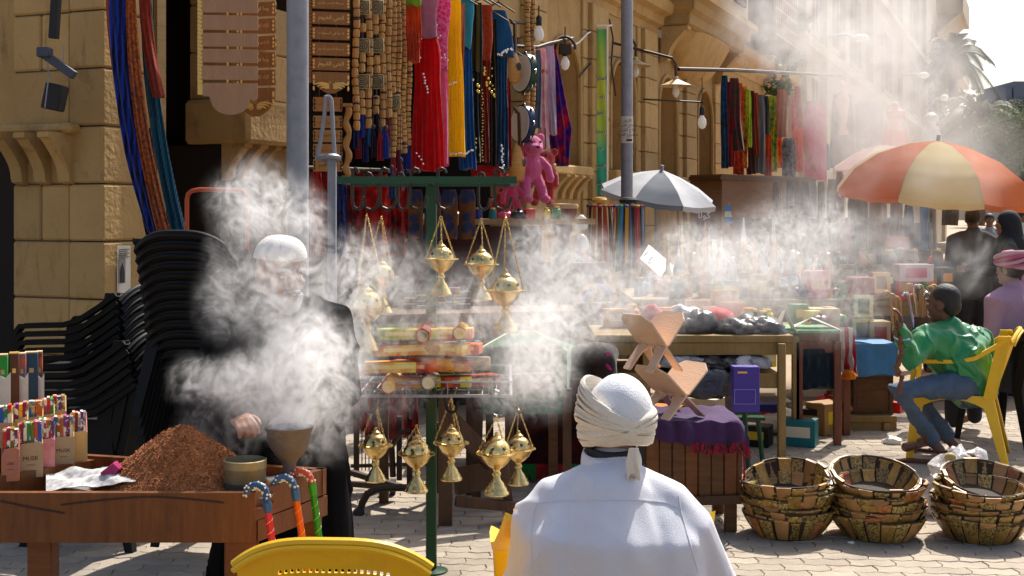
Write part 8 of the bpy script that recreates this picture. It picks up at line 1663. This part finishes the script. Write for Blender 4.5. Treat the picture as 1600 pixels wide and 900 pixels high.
# ---------------------------------------------------------------- smoke: real volumes drifting from the burner up the street
def smoke_mat(name, ns, lo, hi, dist=1.6, aniso=.25, edge=.9, zs=.9, ridge=.09):
    m = bpy.data.materials.new(name); m.use_nodes = True; t = m.node_tree; N = t.nodes; K = t.links.new; N.remove(N['Principled BSDF'])
    pv = N.new('ShaderNodeVolumePrincipled'); K(pv.outputs[0], N['Material Output'].inputs['Volume']); pv.inputs['Color'].default_value = (.97, .97, .97, 1); pv.inputs['Anisotropy'].default_value = aniso
    tc = N.new('ShaderNodeTexCoord'); ge = N.new('ShaderNodeNewGeometry'); oi = N.new('ShaderNodeObjectInfo')
    ln = N.new('ShaderNodeVectorMath'); ln.operation = 'LENGTH'; K(tc.outputs['Object'], ln.inputs[0])
    mp = N.new('ShaderNodeMapping'); mp.inputs['Scale'].default_value = (1, 1, zs); K(ge.outputs['Position'], mp.inputs[0])
    big = N.new('ShaderNodeTexNoise'); big.inputs['Scale'].default_value = ns*.38; big.inputs['Detail'].default_value = 3; big.inputs['Distortion'].default_value = .6; K(mp.outputs[0], big.inputs['Vector'])
    fi = N.new('ShaderNodeTexNoise'); fi.inputs['Scale'].default_value = ns; fi.inputs['Detail'].default_value = 5; fi.inputs['Roughness'].default_value = .57; fi.inputs['Distortion'].default_value = dist; K(mp.outputs[0], fi.inputs['Vector'])
    a = N.new('ShaderNodeMath'); a.operation = 'MULTIPLY_ADD'; K(big.outputs['Fac'], a.inputs[0]); a.inputs[1].default_value = -1.9*edge; K(ln.outputs['Value'], a.inputs[2])
    env = N.new('ShaderNodeMapRange'); env.interpolation_type = 'SMOOTHSTEP'; K(a.outputs[0], env.inputs[0]); env.inputs[1].default_value = -.75*edge; env.inputs[2].default_value = .92-.80*edge; env.inputs[3].default_value = 1; env.inputs[4].default_value = 0
    hard = N.new('ShaderNodeMapRange'); hard.interpolation_type = 'SMOOTHSTEP'; K(ln.outputs['Value'], hard.inputs[0]); hard.inputs[1].default_value = .55; hard.inputs[2].default_value = .99; hard.inputs[3].default_value = 1; hard.inputs[4].default_value = 0
    rg = N.new('ShaderNodeMapRange'); rg.interpolation_type = 'SMOOTHSTEP'; K(fi.outputs['Fac'], rg.inputs[0]); rg.inputs[1].default_value = lo; rg.inputs[2].default_value = hi; rg.inputs[3].default_value = .03; rg.inputs[4].default_value = 1
    def mul(x, y):
        n = N.new('ShaderNodeMath'); n.operation = 'MULTIPLY'; K(x, n.inputs[0]); K(y, n.inputs[1]); return n.outputs[0]
    sp = N.new('ShaderNodeSeparateColor'); K(oi.outputs['Color'], sp.inputs[0])
    s = N.new('ShaderNodeMath'); s.operation = 'MULTIPLY'; s.inputs[1].default_value = 40; K(sp.outputs[0], s.inputs[0])
    rn = N.new('ShaderNodeTexNoise'); rn.inputs['Scale'].default_value = ns*.55; rn.inputs['Detail'].default_value = 3.5; rn.inputs['Roughness'].default_value = .55; rn.inputs['Distortion'].default_value = dist*1.2; K(mp.outputs[0], rn.inputs['Vector'])
    s1 = N.new('ShaderNodeMath'); s1.operation = 'SUBTRACT'; K(rn.outputs['Fac'], s1.inputs[0]); s1.inputs[1].default_value = .5
    s2 = N.new('ShaderNodeMath'); s2.operation = 'ABSOLUTE'; K(s1.outputs[0], s2.inputs[0])
    rd = N.new('ShaderNodeMapRange'); rd.interpolation_type = 'SMOOTHSTEP'; K(s2.outputs[0], rd.inputs[0]); rd.inputs[1].default_value = 0; rd.inputs[2].default_value = ridge; rd.inputs[3].default_value = 1.3; rd.inputs[4].default_value = .28
    K(mul(mul(mul(mul(env.outputs[0], hard.outputs[0]), rg.outputs[0]), rd.outputs[0]), s.outputs[0]), pv.inputs['Density']); return m
SM1 = smoke_mat('smoke_dense', 11, .38, .60, 2.6, ridge=.11); SM2 = smoke_mat('smoke_wisps', 8.5, .42, .62, 3.0, ridge=.08); SM3 = smoke_mat('smoke_drift', 3.0, .34, .70, 2.2, aniso=0, ridge=.16); SM4 = smoke_mat('smoke_column', 1.2, .30, .70, 1.4, aniso=0, ridge=.3)
sm_ = MB(); sm_.ball((0, 0, 0), 1, 24, 14); sme = {m.name: sm_.mesh('smoke', m) for m in (SM1, SM2, SM3, SM4)}
def puff(px, py, Z, rx, ry, rd, dens, m, tilt=0):
    o = link('smoke', sme[m.name], None, kind='stuff'); k = Z/FP; o.location = at(px, py, Z); o.rotation_euler = (0, radians(tilt), 0); o.scale = (rx*k, rd, ry*k); o.color = (dens/40, 0, 0, 1); return o
# from the burner
puff(450, 662, 4.12, 50, 42, .10, 30, SM1); puff(430, 610, 4.2, 120, 90, .18, 14, SM1, 8); puff(350, 590, 4.22, 110, 55, .14, 11, SM2, -14); puff(455, 555, 4.25, 110, 80, .2, 10, SM1, -12); puff(300, 580, 4.24, 50, 42, .09, 9, SM2); puff(440, 500, 4.3, 110, 60, .16, 8, SM2, 8); puff(420, 450, 4.38, 150, 180, .14, .9, SM4); puff(350, 470, 4.6, 60, 90, .16, 5, SM2)
puff(510, 580, 4.25, 100, 140, .2, 9, SM2); puff(385, 410, 4.42, 80, 160, .18, 4.2, SM2, 10); puff(410, 320, 4.9, 110, 95, .3, 7, SM2, 20); puff(470, 340, 4.9, 60, 90, .25, 5, SM2, -10)
puff(455, 440, 4.40, 85, 90, .14, 8.5, SM2); puff(490, 660, 4.3, 110, 110, .15, 5.5, SM2); puff(345, 670, 4.35, 90, 90, .15, 3.5, SM2)
puff(565, 450, 5.0, 100, 120, .22, 9, SM2, 15); puff(560, 540, 5.1, 110, 90, .2, 7, SM2, -10); puff(640, 430, 5.4, 130, 80, .28, 3.5, SM2, 10); puff(590, 610, 5.2, 100, 70, .2, 4, SM2); puff(720, 500, 5.5, 170, 110, .3, 4.5, SM2, -8); puff(845, 550, 5.3, 105, 140, .24, 7.5, SM1, 12); puff(800, 600, 5.3, 110, 80, .2, 6, SM2)
puff(890, 460, 6.2, 150, 125, .35, 5.5, SM2, -15); puff(870, 390, 6.8, 110, 80, .3, 4, SM2, 10)
puff(1150, 430, 8.9, 360, 170, .9, .35, SM4); puff(820, 470, 6.4, 260, 140, .5, .45, SM4); puff(1000, 460, 7.4, 150, 100, .4, 3.6, SM2, 15); puff(1080, 400, 7.6, 130, 80, .4, 4, SM2, -20); puff(1160, 430, 7.9, 120, 110, .4, 3.8, SM2, 20); puff(1240, 380, 8.2, 150, 110, .5, 3.4, SM2, -25); puff(1300, 470, 8.4, 120, 90, .35, 2.2, SM2, 10)
puff(1380, 390, 9.5, 160, 110, .6, 1.7, SM3); puff(1510, 415, 9.0, 100, 70, .35, 1.8, SM3)
puff(1370, 150, 12.5, 180, 220, 1.1, 1.25, SM3, 8); puff(1385, 130, 13.5, 190, 270, 1.3, .9, SM4); puff(1210, 40, 12.2, 120, 110, .8, .9, SM3); puff(1340, 280, 12, 190, 90, .8, .9, SM4); puff(1480, 260, 11.4, 130, 90, .6, .7, SM4); puff(1510, 230, 14, 140, 120, .8, .3, SM4); puff(1270, 30, 13, 190, 130, 1.0, 1.0, SM3); puff(1260, 190, 11.8, 60, 110, .5, .5, SM3)
